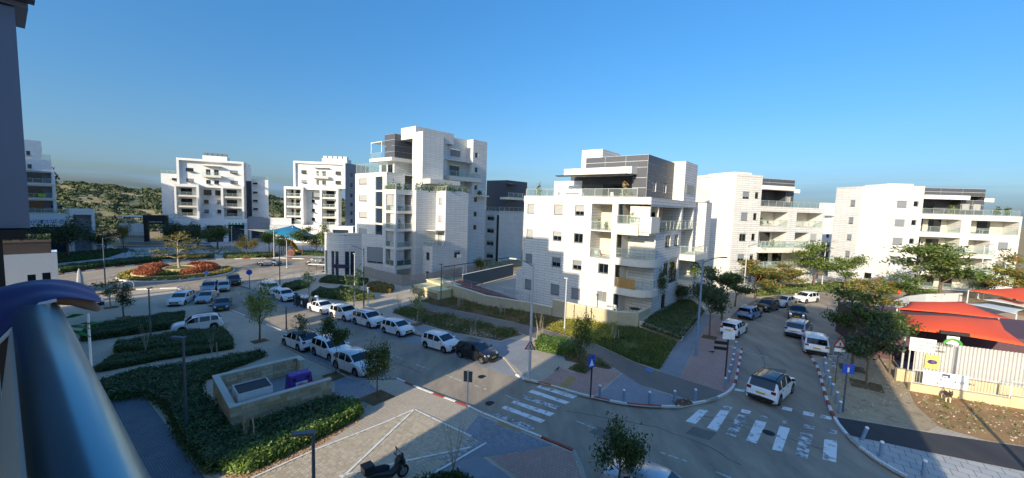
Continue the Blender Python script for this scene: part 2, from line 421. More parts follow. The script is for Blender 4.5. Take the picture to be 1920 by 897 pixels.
# paths and paving panels on the far side
drape("cycle_path", px([(761.7, 572.5), (784.7, 565.7), (834.8, 575.9), (859, 583.3), (943, 601), (990.5, 611), (1024.6, 619), (1115.6, 645.6), (1184.8, 678), (1233.8, 696), (1274, 709), (1363, 737), (1370, 736), (1336, 751), (1300.6, 752), (1202.6, 722.7), (1149.5, 689.3), (1090.6, 662.6), (981, 626.7), (970, 622.6), (845.6, 591.5)], .126), .126, m_path)
drape("side_walk", px([(1236, 696), (1271.7, 642.5), (1322, 590), (1345, 590), (1316.6, 624.6), (1274, 708.5)], .126), .126, m_pave_grey)
drape("pink_paving", px([(1274.5, 709), (1317, 624.6), (1346, 590), (1366, 600), (1352, 622), (1360, 645), (1387, 662), (1380, 698), (1371, 727), (1362, 736.5)], .126), .126, m_pave_pink)
drape("pink_paving", px([(1015, 716), (1085, 737), (1112, 743.5), (1165, 700), (1120, 690), (1075, 700), (1050, 690)], .126), .126, m_pave_pink)
drape("grey_paving", px([(1165, 702), (1118, 744), (1165, 755), (1220, 760), (1268, 761), (1255, 745)], .126), .126, m_pave_grey)
drape("paved_walk", px([(1010, 640), (1090, 664), (1149, 691), (1202, 725), (1298, 753), (1262, 750), (1163, 699), (1090, 680), (1000, 655)], .125), .125, m_pave_grey)
drape("paved_walk", px([(740, 592), (794, 610.5), (855, 625.5), (939, 641.5), (955, 636), (1000, 640), (985, 706), (945, 668), (797, 628)], .126), .126, m_pave_grey)
# planting beds and rough grass
drape("planting_strip", px([(735, 586), (761, 573), (845, 592), (969, 623), (980, 628), (955, 633.5), (939, 639.5), (855, 624), (794, 608.5)], .13), .13, m_bed)
drape("planting_strip", px([(786, 565), (830, 551), (909, 574), (992, 584.5), (1056, 597), (1157, 612), (1150, 640), (1114, 644.5), (1025, 618.5), (943, 600), (859, 582.5)], .13), .13, m_bed)
drape("rough_grass", px([(1026, 618), (1060, 600), (1157, 612), (1196, 613), (1270, 642), (1236, 694), (1186, 677), (1117, 645)], .134), .134, m_lawn)
drape("shrub_bed", px([(1000, 640), (1020, 626), (1064, 642), (1091, 664), (1148, 690), (1140, 693), (1060, 676), (1052, 655), (1020, 650)], .134), .134, m_bed)
drape("planter_soil", px([(1200, 611), (1276, 638), (1322, 583), (1290, 560), (1230, 570)], .45), .45, m_bed)
# right side: new asphalt path, slabs and the dirt lot
drape("new_asphalt_path", px([(1566, 782), (1640, 794), (1740, 811), (1920, 838), (2300, 895), (2300, 950), (1920, 884), (1740, 847.6), (1589, 816), (1574, 798)], .128), .128, m_asph_new)
drape("slab_walk", px([(1596, 824), (1610, 820), (1740, 848.5), (1920, 885), (2300, 951), (2300, 1050), (1760, 960), (1700, 894), (1672, 880), (1628, 851)], .126), .126, m_pave_slab)
drape("dirt_lot", px([(1705, 735), (1712, 722), (1800, 742), (1920, 768), (2300, 850), (2300, 893), (1920, 836), (1850, 826), (1760, 800), (1715, 758)], .13), .13, m_dirt)
drape("sand_strip", px([(1560, 690), (1640, 640), (1700, 690), (1712, 722), (1704, 737), (1714, 758), (1758, 800), (1740, 809), (1640, 792), (1568, 780), (1552, 748), (1541, 710)], .124), .124, blend_ground("sandy", "#a08d70", "#b39f80", "#8c7b60", .7, .5))
# near-side paving panels
drape("pink_paving", px([(916, 858), (1040, 837), (1074, 849.5), (1091, 897), (1105, 935), (1010, 925)], .126), .126, m_pave_pink)
drape("grey_paving", px([(820, 862), (905, 858), (1000, 925), (1010, 950), (760, 950)], .126), .126, m_pave_grey)
drape("grey_paving", px([(898, 779), (1015, 826), (1038, 836), (915, 856), (830, 860), (880, 800)], .1255), .1255, m_pave_grey)
drape("paved_walk", px([(610, 665), (660, 690), (712, 735), (668, 785), (625, 775), (628, 716)], .126), .126, m_pave_grey)
drape("tactile_paving", px([(880, 838), (868, 832), (925, 797), (936, 790), (978, 808), (970, 815), (940, 803)], .13), .13, m_tactile)
drape("tactile_paving", px([(1024, 716), (1050, 724), (1068, 705), (1082, 709), (1060, 732), (1020, 722)], .13), .13, m_tactile)
drape("dark_paving", px([(205.6, 753.5), (272.7, 744.7), (385, 897), (420, 950), (280, 950), (240, 860)], .126), .126, tiles("pavers_dark", "#55616d", "#616d79", "#3f4750", .2, .1, .014, .55, .3, .4, bscale=.7))  # darker, bluer pavers than the rest of the pavement
# white bay lines painted on the pavers
def line(name, pts, w, dz, mat, kind='structure', parent=None):
    P = px(pts, dz); L, Q = [], []
    for i, p in enumerate(P):
        d = (P[min(i + 1, len(P) - 1)] - P[max(i - 1, 0)]); d.z = 0; d.normalize(); n = Vector((-d.y, d.x, 0)) * w / 2
        L.append(p + n); Q.append(p - n)
    return drape(name, L + Q[::-1], dz, mat, kind, parent)
for a in ([(775.5, 768), (720, 792.5), (660, 816), (591, 843), (472, 896)], [(775.5, 769), (660, 878), (634, 902)], [(778, 768), (832, 794), (884, 818)], [(636, 893), (729, 871.5), (766, 863), (881, 839)], [(800, 894), (840, 872), (912, 830)]):
    line("bay_line", a, .13, .162, m_line)
# lane dashes
for a in ([(736, 666), (758, 675)], [(780.5, 684), (804, 692.5)], [(836.6, 704), (865, 714.5)], [(888, 722), (912, 730.5)], [(1080.6, 789.5), (1119, 804.5)], [(947, 741), (973, 752)], [(1238, 848), (1290, 866)], [(1342, 885), (1372, 897)], [(690, 649), (712, 657)], [(600, 612), (622, 621)], [(545, 592), (562, 599)], [(452, 561), (464, 566)], [(441, 543), (450, 552)], [(1388, 658), (1440, 670)]):
    line("lane_dash", a, .11, .005, m_dash)
# zebra crossings: each bar its own part
def bars(name, quads, mats):
    root = thing(name, None, None, G(*quads[0][0], .0)); root["kind"] = "structure"
    root.location = (0, 0, 0); root.matrix_world = Matrix.Identity(4)
    for i, q in enumerate(quads): drape("painted_bar", px(q, .006), .006, mats[i % len(mats)] if isinstance(mats, list) else mats, None, root)
z = lambda a: [(900 + x * .2007, 680 + y * .2007) for x, y in a]
bars("zebra_crossing", [z([(575, 200), (915, 310), (870, 338), (525, 230)]), z([(490, 255), (840, 370), (800, 390), (450, 275)]), z([(405, 303), (770, 420), (725, 443), (372, 325)]),
     z([(318, 355), (700, 475), (650, 503), (290, 375)]), z([(235, 403), (612, 540), (568, 565), (198, 425)]), z([(140, 465), (522, 605), (480, 635), (98, 483)])], [m_cross, m_cross, m_cross_old])
z = lambda a: [(1280 + x * .4428, 500 + y * .4428) for x, y in a]
bars("zebra_crossing", [z([(70, 605), (108, 610), (55, 667), (12, 655)]), z([(160, 607), (198, 612), (145, 698), (102, 683)]), z([(235, 625), (278, 635), (225, 722), (182, 708)]), z([(310, 650), (356, 660), (312, 750), (268, 735)]),
     z([(410, 675), (455, 685), (420, 783), (378, 775)]), z([(498, 702), (552, 712), (528, 815), (478, 800)]), z([(600, 730), (655, 740), (650, 830), (592, 815)])], [m_cross, m_cross, m_cross_old])
bars("stop_line", [z(a) for a in ([(175, 587), (212, 597), (205, 609), (170, 598)], [(250, 603), (290, 612), (285, 626), (246, 617)], [(335, 624), (368, 632), (362, 645), (328, 637)], [(424, 591), (465, 601), (461, 614), (419, 605)], [(425, 649), (462, 659), (457, 670), (420, 661)], [(512, 612), (558, 622), (555, 636), (509, 627)], [(512, 667), (560, 677), (556, 690), (509, 680)],
     [(585, 627), (632, 637), (629, 650), (582, 639)], [(603, 684), (654, 696), (652, 711), (600, 700)], [(222, 515), (265, 522), (262, 532), (219, 525)])], [m_cross_old, m_cross])
# kerbs: every stone a part, painted red and white where the photo shows it
m_kw, m_kr, m_kg = worn_paint("kerb_white", "#e4e2dc", "#98938b", .35, 9.), worn_paint("kerb_red", "#a8402f", "#7d6156", .38, 9.), M("kerb_grey", "#a7a095", .85, 0, .12, 6)
def kerb(pts, pattern, step=1.0, h=.135, w=.16):
    P = px(pts, .0); acc = [0]
    for a, b in zip(P, P[1:]): acc.append(acc[-1] + (b - a).length)
    def at(t):
        for i in range(len(acc) - 1):
            if t <= acc[i + 1]: return P[i].lerp(P[i + 1], (t - acc[i]) / max(acc[i + 1] - acc[i], 1e-6))
        return P[-1]
    root = thing("kerb", None, None, (0, 0, 0)); root["kind"] = "structure"
    n = max(1, int(acc[-1] / step))
    for i in range(n):
        a, b = at(acc[-1] * i / n), at(acc[-1] * (i + 1) / n); d = (b - a); d.z = 0
        if d.length < .05: continue
        nrm = Vector((-d.y, d.x, 0)).normalized() * w; g = d.normalized() * .006
        z0 = Vector((0, 0, Hz(a.x, a.y) - .08)); z1 = Hz(b.x, b.y) - Hz(a.x, a.y)
        o = Vector((a.x, a.y, 0)) + z0 + g - nrm / 2
        mb = MB(); mb.box6(o, (b.x - a.x - 2 * g.x, b.y - a.y - 2 * g.y, z1), nrm, (0, 0, h + .08 + R.uniform(-.004, .004)))
        c = pattern[int(i * len(pattern) / n)] if len(pattern) > 3 else pattern[i % len(pattern)]
        mb.build("kerb_stone", {'w': m_kw, 'r': m_kr, 'g': m_kg}[c], root)
kerb([(330, 541), (456, 592), (537, 625)], "wrwwgw")
kerb([(530, 649), (582, 676), (629, 697), (658, 714), (744, 712)], "ggg")
kerb([(744, 712), (780, 728.5), (835, 749), (877, 764)], "wrrwwrrwwrr")
kerb([(877, 764), (900, 776), (1015, 823)], "wwwww"); kerb([(1015, 823), (1045, 835), (1075, 848)], "rrwww")
kerb([(1075, 848), (1083, 855), (1095, 897), (1112, 945)], "ggg")
kerb([(440, 533), (529, 558), (622, 583), (697, 604), (795, 631), (945, 671), (968, 700)], "ggg")
kerb([(968, 704), (985, 713), (1012, 719), (1085, 740.5), (1112, 747), (1165, 758.5), (1220, 764), (1270, 765), (1296, 759.5)], "wwrrwwwwrrwwrrrwwww")
kerb([(1296, 759.5), (1336, 752), (1362, 740), (1373, 729.5)], "wgww"); kerb([(1373, 729.5), (1379, 718), (1383, 698), (1387, 677), (1391, 655)], "wr", .8)
kerb(RKERB[:7], "rw", .8); kerb(RKERB[6:], "wgw")
kerb([(1391, 655), (1360, 645), (1352, 622), (1366, 600), (1385, 580), (1420, 562), (1465, 553), (1530, 545)], "ggg")
kerb([(100, 561), (256, 543), (330, 541)], "wgw"); kerb([(100, 517), (180, 506), (240, 499), (300, 493), (420, 486)], "rw", 1.5)
kerb([(440, 486), (520, 484), (640, 489)], "wrw", 1.5); kerb([(655, 500), (560, 519), (500, 526), (440, 533)], "wr", 1.3)
# repairs and sealed cracks in the road surface
m_tar = M("tar", "#4b4946", .7, 0, .15, 6)
for p_ in ([(700, 662), (735, 674), (722, 682), (688, 669)], [(1120, 800), (1190, 826), (1172, 838), (1104, 811)], [(1440, 690), (1475, 694), (1470, 712), (1432, 708)], [(1300, 800), (1345, 812), (1330, 826), (1285, 813)]): drape("road_patch", px(p_), .004, asphalt("asphalt_patch", "#6a6660", "#79746c"))
for p_ in ([(620, 640), (660, 650), (720, 672), (790, 700)], [(1060, 770), (1140, 785), (1230, 800), (1330, 840), (1390, 872)], [(1290, 775), (1400, 795), (1500, 830), (1570, 850)], [(1420, 650), (1435, 690), (1425, 720)], [(1180, 800), (1170, 830), (1210, 850)]):
    P = px(p_); P = [q + Vector((R.uniform(-.1, .1), R.uniform(-.1, .1), 0)) for a, b in zip(P, P[1:]) for q in (a, a.lerp(b, .35), a.lerp(b, .7))] + [P[-1]]; L_, Q_ = [], []
    for i, q in enumerate(P): d = P[min(i + 1, len(P) - 1)] - P[max(i - 1, 0)]; n_ = Vector((-d.y, d.x, 0)).normalized() * R.uniform(.015, .035); L_.append(q + n_); Q_.append(q - n_)
    drape("crack_seal", L_ + Q_[::-1], .0035, m_tar)
# manholes and stains lie flat on the road
for a, b, r_ in ((904, 707, .42), (919, 757, .42), (1441, 812, .4)):
    p = G(a, b); mb = MB(); mb.disc(p + Vector((0, 0, .009)), (0, 0, 1), r_ * .78, 20); o = mb.build("manhole_cover", m_dark_iron)
    tag(o, {904: "round manhole cover in the sunlit lane near the parked dark hatchback", 919: "round manhole cover in the sunlit lane just before the zebra crossing", 1441: "round manhole cover among the worn bars of the side street crossing"}[a], "manhole cover")
p = G(1217.5, 694, .13); mb = MB(); mb.disc(p + Vector((0, 0, .012)), (0, 0, 1), .36, 20); o = mb.build("manhole_cover", M("blue_paint", "#4a79ad", .6))
tag(o, "pale blue round cover at the edge of the asphalt cycle path", "manhole cover")

# nearest plaza: real paving stones with joints
m_stone_is = islands("plaza_stone", "#b0a28a", "#c9bba3", .8)
m_stone_gr = islands("plaza_stone_grey", "#7e868e", "#999ea3", .8)
def inside(p, poly):
    c = False; j = len(poly) - 1
    for i in range(len(poly)):
        if (poly[i][1] > p[1]) != (poly[j][1] > p[1]) and p[0] < (poly[j][0] - poly[i][0]) * (p[1] - poly[i][1]) / (poly[j][1] - poly[i][1]) + poly[i][0]: c = not c
        j = i
    return c
def pave_stones(parent, polypx, mat, sx, sy, nsingle, dz, seed):
    rg = random.Random(seed); P = px(polypx, dz); uvp = [(p.dot(SU), p.dot(SV)) for p in P]
    u0, u1 = min(a for a, _ in uvp), max(a for a, _ in uvp); v0, v1 = min(b for _, b in uvp), max(b for _, b in uvp)
    spots = []; j = 0; v = v0
    while v < v1:
        u = u0 + (sx / 2 if j % 2 else 0)
        while u < u1:
            if inside((u + sx / 2, v + sy / 2), uvp): spots.append((u, v))
            u += sx
        v += sy; j += 1
    spots.sort(key=lambda q: (SU * q[0] + SV * q[1]).length)
    g = .008; me = None; big = MB()
    for i, (u, v) in enumerate(spots):
        o = SU * (u + g) + SV * (v + g); h = rg.uniform(.006, .014); z = Hz(o.x, o.y) + dz
        a, b = SU * (sx - 2 * g), SV * (sy - 2 * g); sl = Hz(*(o + a).xy) - Hz(o.x, o.y); a = a + Vector((0, 0, sl))
        if i < nsingle:
            if me is None:
                mb = MB(); mb.box6((0, 0, -.03), a, b, (0, 0, .04)); ob = mb.build("paving_stone", mat, parent); me = ob.data
            else:
                ob = bpy.data.objects.new("paving_stone", me); COL.objects.link(ob); ob.parent = parent
            ob.location = (o.x, o.y, z + h - .01)
        else:
            big.face([o + Vector((0, 0, z + h)), o + b + Vector((0, 0, z + h)), o + a + b + Vector((0, 0, z + h)), o + a + Vector((0, 0, z + h))][::-1])
            lo = Vector((0, 0, z - .02)); hi = Vector((0, 0, z + h))
            for e, f_ in ((o, a), (o + b, a), (o, b), (o + a, b)): big.face([e + lo, e + f_ + lo, e + f_ + hi, e + hi])
    if big.f: big.build("paving_stones", mat, parent, kind="stuff")
np_ = bpy.data.objects["near_pavement"]
pave_stones(np_, [(480, 897), (592, 846), (722, 793), (775, 770), (884, 818), (905, 828), (812, 884), (790, 899), (780, 920), (640, 930)], m_stone_is, .2, .2, 150, .128, 1)
pave_stones(np_, [(898, 781), (1015, 827), (1034, 836), (915, 857), (820, 864), (884, 820), (902, 806)], m_stone_gr, .2, .1, 150, .128, 2)

# ------------------------------------------------------------------ distant scrub hill on the left
def hill_z(a, r_):
    t = min(1, max(0, (r_ - 165) / 330)); t = t * t * (3 - 2 * t)
    ridge = 19.5 - 6.5 * min(1, max(0, (a + 52) / 22)) + 1.2 * sin(a * .9) + .6 * sin(a * 2.3)
    far = -max(0, r_ - 520) * .02
    return -5 + (ridge + 5) * t + far + 1.0 * sin(r_ * .06 + a * .4) * t
def hill():
    mb = MB(); A_ = [-75 + 1.5 * i for i in range(54)]; RR = [150, 175, 200, 230, 260, 290, 330, 370, 420, 470, 520, 600, 760]
    for i in range(len(A_) - 1):
        for j in range(len(RR) - 1):
            q = []
            for a, r_ in ((A_[i], RR[j]), (A_[i + 1], RR[j]), (A_[i + 1], RR[j + 1]), (A_[i], RR[j + 1])):
                d = dirv(a) * r_; q.append((d.x, d.y, hill_z(a, r_)))
            mb.face(q[::-1])
    o = mb.build("hillside", blend_ground("hill_soil", "#8f8158", "#a9986c", "#6e6c45", .03, .4), smooth=True, kind="structure"); weld(o)
    rg = np.random.default_rng(3); n = 9500
    a = rg.uniform(-70, -12, n); r_ = 170 + 360 * rg.random(n) ** .8
    keep = np.sin(a * 1.7 + r_ * .03) + np.sin(r_ * .11 + a * .3) * .8 + rg.normal(size=n) * .7 > -.75
    a, r_ = a[keep], r_[keep]; n = len(a); s = rg.uniform(.7, 1.9, n)
    C = np.array([[sin(rad(x)) * y, cos(rad(x)) * y, hill_z(x, y) + .35 * w] for x, y, w in zip(a, r_, s)])
    k = 13; d = rg.normal(size=(n, k, 3)); d /= np.linalg.norm(d, axis=2, keepdims=True); d[:, :, 2] = np.abs(d[:, :, 2]) * .8
    P = C[:, None, :] + d * s[:, None, None] * np.array([1.1, 1.1, .8])
    me = quads_mesh("scrub", P.reshape(-1, 3), (d + rg.normal(size=d.shape) * .25).reshape(-1, 3), np.repeat(s * .5, k), [islands("scrub_leaf", "#2c3a1e", "#566138", .8, c3="#3e4a28")])
    o = bpy.data.objects.new("scrub", me); COL.objects.link(o); o["kind"] = "stuff"
hill()
# ------------------------------------------------------------------ buildings
m_stone = tiles("white_stone", "#d0cfcb", "#dad9d6", "#807c75", 2.4, .34, .019, .75, .10, .35, bscale=.22, streak=1)
m_stone2 = tiles("white_stone_warm", "#d6d4ce", "#dfdeda", "#8a867d", 2.4, .34, .019, .75, .08, .35, bscale=.22, streak=1)
m_plaster = M("white_plaster", "#e2e1de", .8, 0, .04, 1.5)
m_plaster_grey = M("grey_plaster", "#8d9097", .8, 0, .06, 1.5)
m_cap = M("parapet_cap", "#ece7da", .7, 0, .05, 3)
m_clad = M("dark_cladding", "#4c4f57", .5, 0, .06, 2)
m_joint = M("pale_joint", "#c9c9c9", .7, 0, .04)
m_frame = M("aluminium", "#8c9093", .4, .7, .03)
m_frame_d = M("dark_aluminium", "#35383c", .45, .6, .03)
m_shut = M("roller_shutter", "#a5a5a1", .6, 0, .04, 3)
m_shut_g = M("roller_shutter_grey", "#80858b", .6, 0, .04, 3)
m_glass = M("window_glass", "#10161b", .06, 0, 0, spec=.8)
m_glass_s = M("shop_glass", "#2a3848", .12, 0, 0, spec=.7)
m_slab = M("slab_concrete", "#ddd6c8", .8, 0, .06, 2)
m_roof = M("roof_gravel", "#b9b2a4", .95, 0, .12, 5)
m_int = M("inner_wall", "#cfc8ba", .85, 0, .05, 2)
m_steel = M("galvanised_steel", "#a7acb1", .45, .6, .06, 8)
def _rail_glass():
    m, n, l, b = _new("rail_glass"); b.inputs["Base Color"].default_value = (*lin("#b7c4c0"), 1); b.inputs["Roughness"].default_value = .06
    t = n.new("ShaderNodeBsdfTransparent"); t.inputs[0].default_value = (.92, .96, .95, 1); a = n.new("ShaderNodeMixShader"); a.inputs[0].default_value = .9
    l.new(b.outputs[0], a.inputs[1]); l.new(t.outputs[0], a.inputs[2]); l.new(a.outputs[0], n["Material Output"].inputs[0]); return m
m_rglass = _rail_glass()
m_rframe = M("rail_frame", "#c8cac8", .4, .5, .03)
m_leaf_pot = islands("pot_leaves", "#39511f", "#7f8a45", .6, trans=.2, c3="#556b2c")
m_pot = M("clay_pot", "#8d5a3c", .8, 0, .1)

class Fac:
    """an upright face: u along azimuth az from A, z up, o outwards"""
    def __init__(s, A, az, out):
        s.A = Vector((A[0], A[1], 0)); s.az = az; s.w = dirv(az); n = Vector((s.w.y, -s.w.x, 0)); od = dirv(out)
        s.n = n if n.dot(od) > 0 else -n
    def p(s, u, z, o=0.): q = s.A + s.w * u + s.n * o; return Vector((q.x, q.y, z))
    def shift(s, u=0., o=0.):
        f = Fac(s.A + s.w * u + s.n * o, s.az, 0); f.n = s.n; return f
    def box(s, mb, u0, u1, z0, z1, o0, o1, m=0):
        mb.box6(s.p(u0, z0, o0), s.w * (u1 - u0), s.n * (o1 - o0), (0, 0, z1 - z0), m)
    def quad(s, mb, u0, u1, z0, z1, o=0., m=0):
        pts = [(u0, z0), (u1, z0), (u1, z1), (u0, z1)]
        if s.w.cross(Vector((0, 0, 1))).dot(s.n) < 0: pts = pts[::-1]
        mb.face([s.p(a, b, o) for a, b in pts], m, pts)
    def wall(s, mb, u0, u1, z0, z1, holes=(), o=0., m=0, mr=0, mb_back=0):
        """a face with real openings; hole = (ua, ub, za, zb, depth)"""
        if u1 < u0: u0, u1 = u1, u0
        H = [(min(a, b), max(a, b), min(c, d), max(c, d), e) for a, b, c, d, e in holes]
        H = [h for h in H if h[1] > u0 and h[0] < u1 and h[3] > z0 and h[2] < z1]
        us = sorted({u0, u1, *[x for h in H for x in h[:2] if u0 < x < u1]}); zs = sorted({z0, z1, *[x for h in H for x in h[2:4] if z0 < x < z1]})
        for i in range(len(us) - 1):
            for j in range(len(zs) - 1):
                cu, cz = (us[i] + us[i + 1]) / 2, (zs[j] + zs[j + 1]) / 2
                if any(h[0] < cu < h[1] and h[2] < cz < h[3] for h in H): continue
                s.quad(mb, us[i], us[i + 1], zs[j], zs[j + 1], o, m)
        for a, b, c, d, e in H:
            A_, B_, C_, D_ = s.p(a, c, o), s.p(b, c, o), s.p(b, d, o), s.p(a, d, o); k = s.n * -e
            for p, q, le in ((A_, B_, b - a), (B_, C_, d - c), (C_, D_, b - a), (D_, A_, d - c)):
                mb.face([p, p + k, q + k, q], mr, [(0, 0), (e, 0), (e, le), (0, le)])
            if e > .9: s.quad(mb, a, b, c, d, o - e, mb_back)
def window(par, f, u0, u1, z0, z1, o=-.14, shut=None, mull=2, frame=None, ms=None):
    """frame part with its pane and, where drawn, the roller shutter as sub-parts"""
    if u1 < u0: u0, u1 = u1, u0
    if z1 < z0: z0, z1 = z1, z0
    fr = MB(); t = .06
    for a, b, c, d in ((u0, u1, z0, z0 + t), (u0, u1, z1 - t, z1), (u0, u0 + t, z0 + t, z1 - t), (u1 - t, u1, z0 + t, z1 - t)): f.box(fr, a, b, c, d, o - .06, o + .01)
    for k in range(1, mull):
        c = u0 + (u1 - u0) * k / mull; f.box(fr, c - t / 2, c + t / 2, z0 + t, z1 - t, o - .055, o + .004)
    f.box(fr, u0 - .04, u1 + .04, z0 - .05, z0 - .003, o - .05, .05)
    w = fr.build("window", frame or m_frame, par)
    g = MB(); f.quad(g, u0 + t, u1 - t, z0 + t, z1 - t, o - .03); g.build("pane", m_glass, w)
    if shut:
        s = MB(); zb = z1 - (z1 - z0) * shut; nsl = max(2, int((z1 - zb) / .14))
        for k in range(nsl):
            a = zb + (z1 - zb) * k / nsl; b = zb + (z1 - zb) * (k + 1) / nsl
            s.face([f.p(u0 + .03, a, o + .03), f.p(u1 - .03, a, o + .03), f.p(u1 - .03, b, o + .012), f.p(u0 + .03, b, o + .012)])
        s.build("shutter", ms or m_shut, w)
    return w
def rail(par, f, u0, u1, zf, h=1.05, o=.0, n=None, glass=True, mat=None, gm=None):
    """balcony railing: top rail and posts, the glass panels are its sub-part"""
    if u1 < u0: u0, u1 = u1, u0
    n = n or max(1, round((u1 - u0) / 1.5)); mb = MB()
    f.box(mb, u0, u1, zf + h - .05, zf + h, o - .04, o + .02); f.box(mb, u0, u1, zf + .06, zf + .1, o - .03, o + .01)
    for k in range(n + 1):
        c = u0 + (u1 - u0 - .05) * k / n; f.box(mb, c, c + .05, zf, zf + h - .05, o - .035, o + .015)
    r = mb.build("balcony_railing", mat or m_rframe, par)
    if glass:
        g = MB()
        for k in range(n):
            a, b = u0 + (u1 - u0 - .05) * k / n + .06, u0 + (u1 - u0 - .05) * (k + 1) / n - .01
            f.box(g, a, b, zf + .1, zf + h - .06, o - .014, o - .004)
        g.build("glass_panel", gm or m_rglass, r)
    return r
def slab(par, f, u0, u1, z0, z1, o0, o1, name="balcony_slab", mat=None):
    mb = MB(); f.box(mb, u0, u1, z0, z1, o0, o1); return mb.build(name, mat or m_slab, par)
def curved_slab(par, f, u0, u1, z0, z1, o0, o1, r_, name="balcony_slab"):
    """slab whose front corner at the u0 end is rounded"""
    s = 1 if u1 > u0 else -1; pts = [f.p(u0, 0, o0)]
    for k in range(9):
        a = pi / 2 * k / 8; pts.append(f.p(u0 + s * r_ * (1 - cos(a)), 0, o1 - r_ * (1 - sin(a))))
    pts += [f.p(u1, 0, o1), f.p(u1, 0, o0)]
    mb = MB(); mb.prism(pts, z0, z1, bottom=True); return mb.build(name, m_slab, par)
def panels(par, f, u0, u1, z0, z1, nr, nc, o=.0, mat=None, holes=()):
    """dark cladding boards with pale joints between them, each board a part"""
    b = MB(); f.wall(b, u0, u1, z0, z1, [(a, c, d, e, .25) for a, c, d, e in holes], o); b.build("cladding_base", m_joint, par)
    for i in range(nr):
        for j in range(nc):
            a0, a1 = u0 + (u1 - u0) * j / nc, u0 + (u1 - u0) * (j + 1) / nc; s = 1 if a1 > a0 else -1
            c0, c1 = z0 + (z1 - z0) * i / nr, z0 + (z1 - z0) * (i + 1) / nr
            bb = MB(); cut = [h for h in holes if h[0] < max(a0, a1) and h[1] > min(a0, a1) and h[2] < c1 and h[3] > c0]
            if cut: f.wall(bb, min(a0, a1) + .02, max(a0, a1) - .02, c0 + .03, c1 - .03, [(h[0], h[1], h[2], h[3], .03) for h in cut], o + .03)
            else: f.box(bb, a0 + .02 * s, a1 - .02 * s, c0 + .03, c1 - .03, o + .004, o + .03)
            if bb.f: bb.build("cladding_board", mat or m_clad, par)
def mass(par, name, poly, z0, z1, mat, mtop=None, top=True):
    mb = MB(); mb.prism([(p[0], p[1]) for p in poly], z0, z1, 0, 1, top=top); return mb.build(name, [mat, mtop or m_roof], par)
def pot_plant(p, h=.8, label="green plant in a pot", seed=0, big=1., group=None, name="potted_plant", leafm=None, cat="plant"):
    t = thing(name, label, cat, p, None, group); rg = np.random.default_rng(seed)
    mb = MB(); mb.tube([Vector(p), Vector(p) + Vector((0, 0, .32))], [.15, .2], 10); mb.build("pot", m_pot, t)
    n = 60; d = rg.normal(size=(n, 3)); d /= np.linalg.norm(d, axis=1, keepdims=True); d[:, 2] = np.abs(d[:, 2])
    P = d * np.array([.34 * big, .34 * big, h - .3]) * rg.uniform(.35, 1, (n, 1)) + np.array([0, 0, .34])
    me = quads_mesh("leaves", P, d + rg.normal(size=d.shape) * .5, rg.uniform(.06, .13, n) * big, [leafm or m_leaf_pot])
    o = bpy.data.objects.new("foliage", me); COL.objects.link(o); o.parent = t
    return t
def chair(p, rz, mat, label, group=None):
    t = thing("balcony_chair", label, "chair", p, (0, 0, rz), group); mb = MB(); mb.box(-.22, .22, -.22, .22, .4, .45); mb.build("seat", mat, t, local=True)
    mb = MB(); mb.box6((-.22, .18, .45), (.44, 0, 0), (0, .04, 0), (0, .08, .42)); mb.build("backrest", mat, t, local=True)
    for sx in (-1, 1):
        for sy in (-1, 1):
            mb = MB(); mb.tube([(sx * .2, sy * .2, .4), (sx * .22, sy * .23, 0)], .02, 5); mb.build("leg", mat, t, local=True)
    return t
def table(p, mat, label, w=.5):
    t = thing("balcony_table", label, "table", p); p = Vector(p); mb = MB(); mb.box(p.x - w, p.x + w, p.y - w, p.y + w, p.z + .7, p.z + .74); mb.build("tabletop", mat, t)
    for sx in (-1, 1):
        for sy in (-1, 1):
            q = p + Vector((sx * (w - .06), sy * (w - .06), 0)); mb = MB(); mb.tube([q, q + Vector((0, 0, .7))], .025, 5); mb.build("leg", mat, t)
    return t
m_wplast = M("white_plastic", "#e9e9e6", .5, 0, .03); m_red = M("red_plastic", "#b32b2f", .5, 0, .05); m_dkwood = M("dark_furniture", "#2e2a28", .7, 0, .1)
m_bamboo = tiles("bamboo_screen", "#b98d4f", "#c79c5e", "#8a6332", .05, 3., .006, .8, .15, .3)

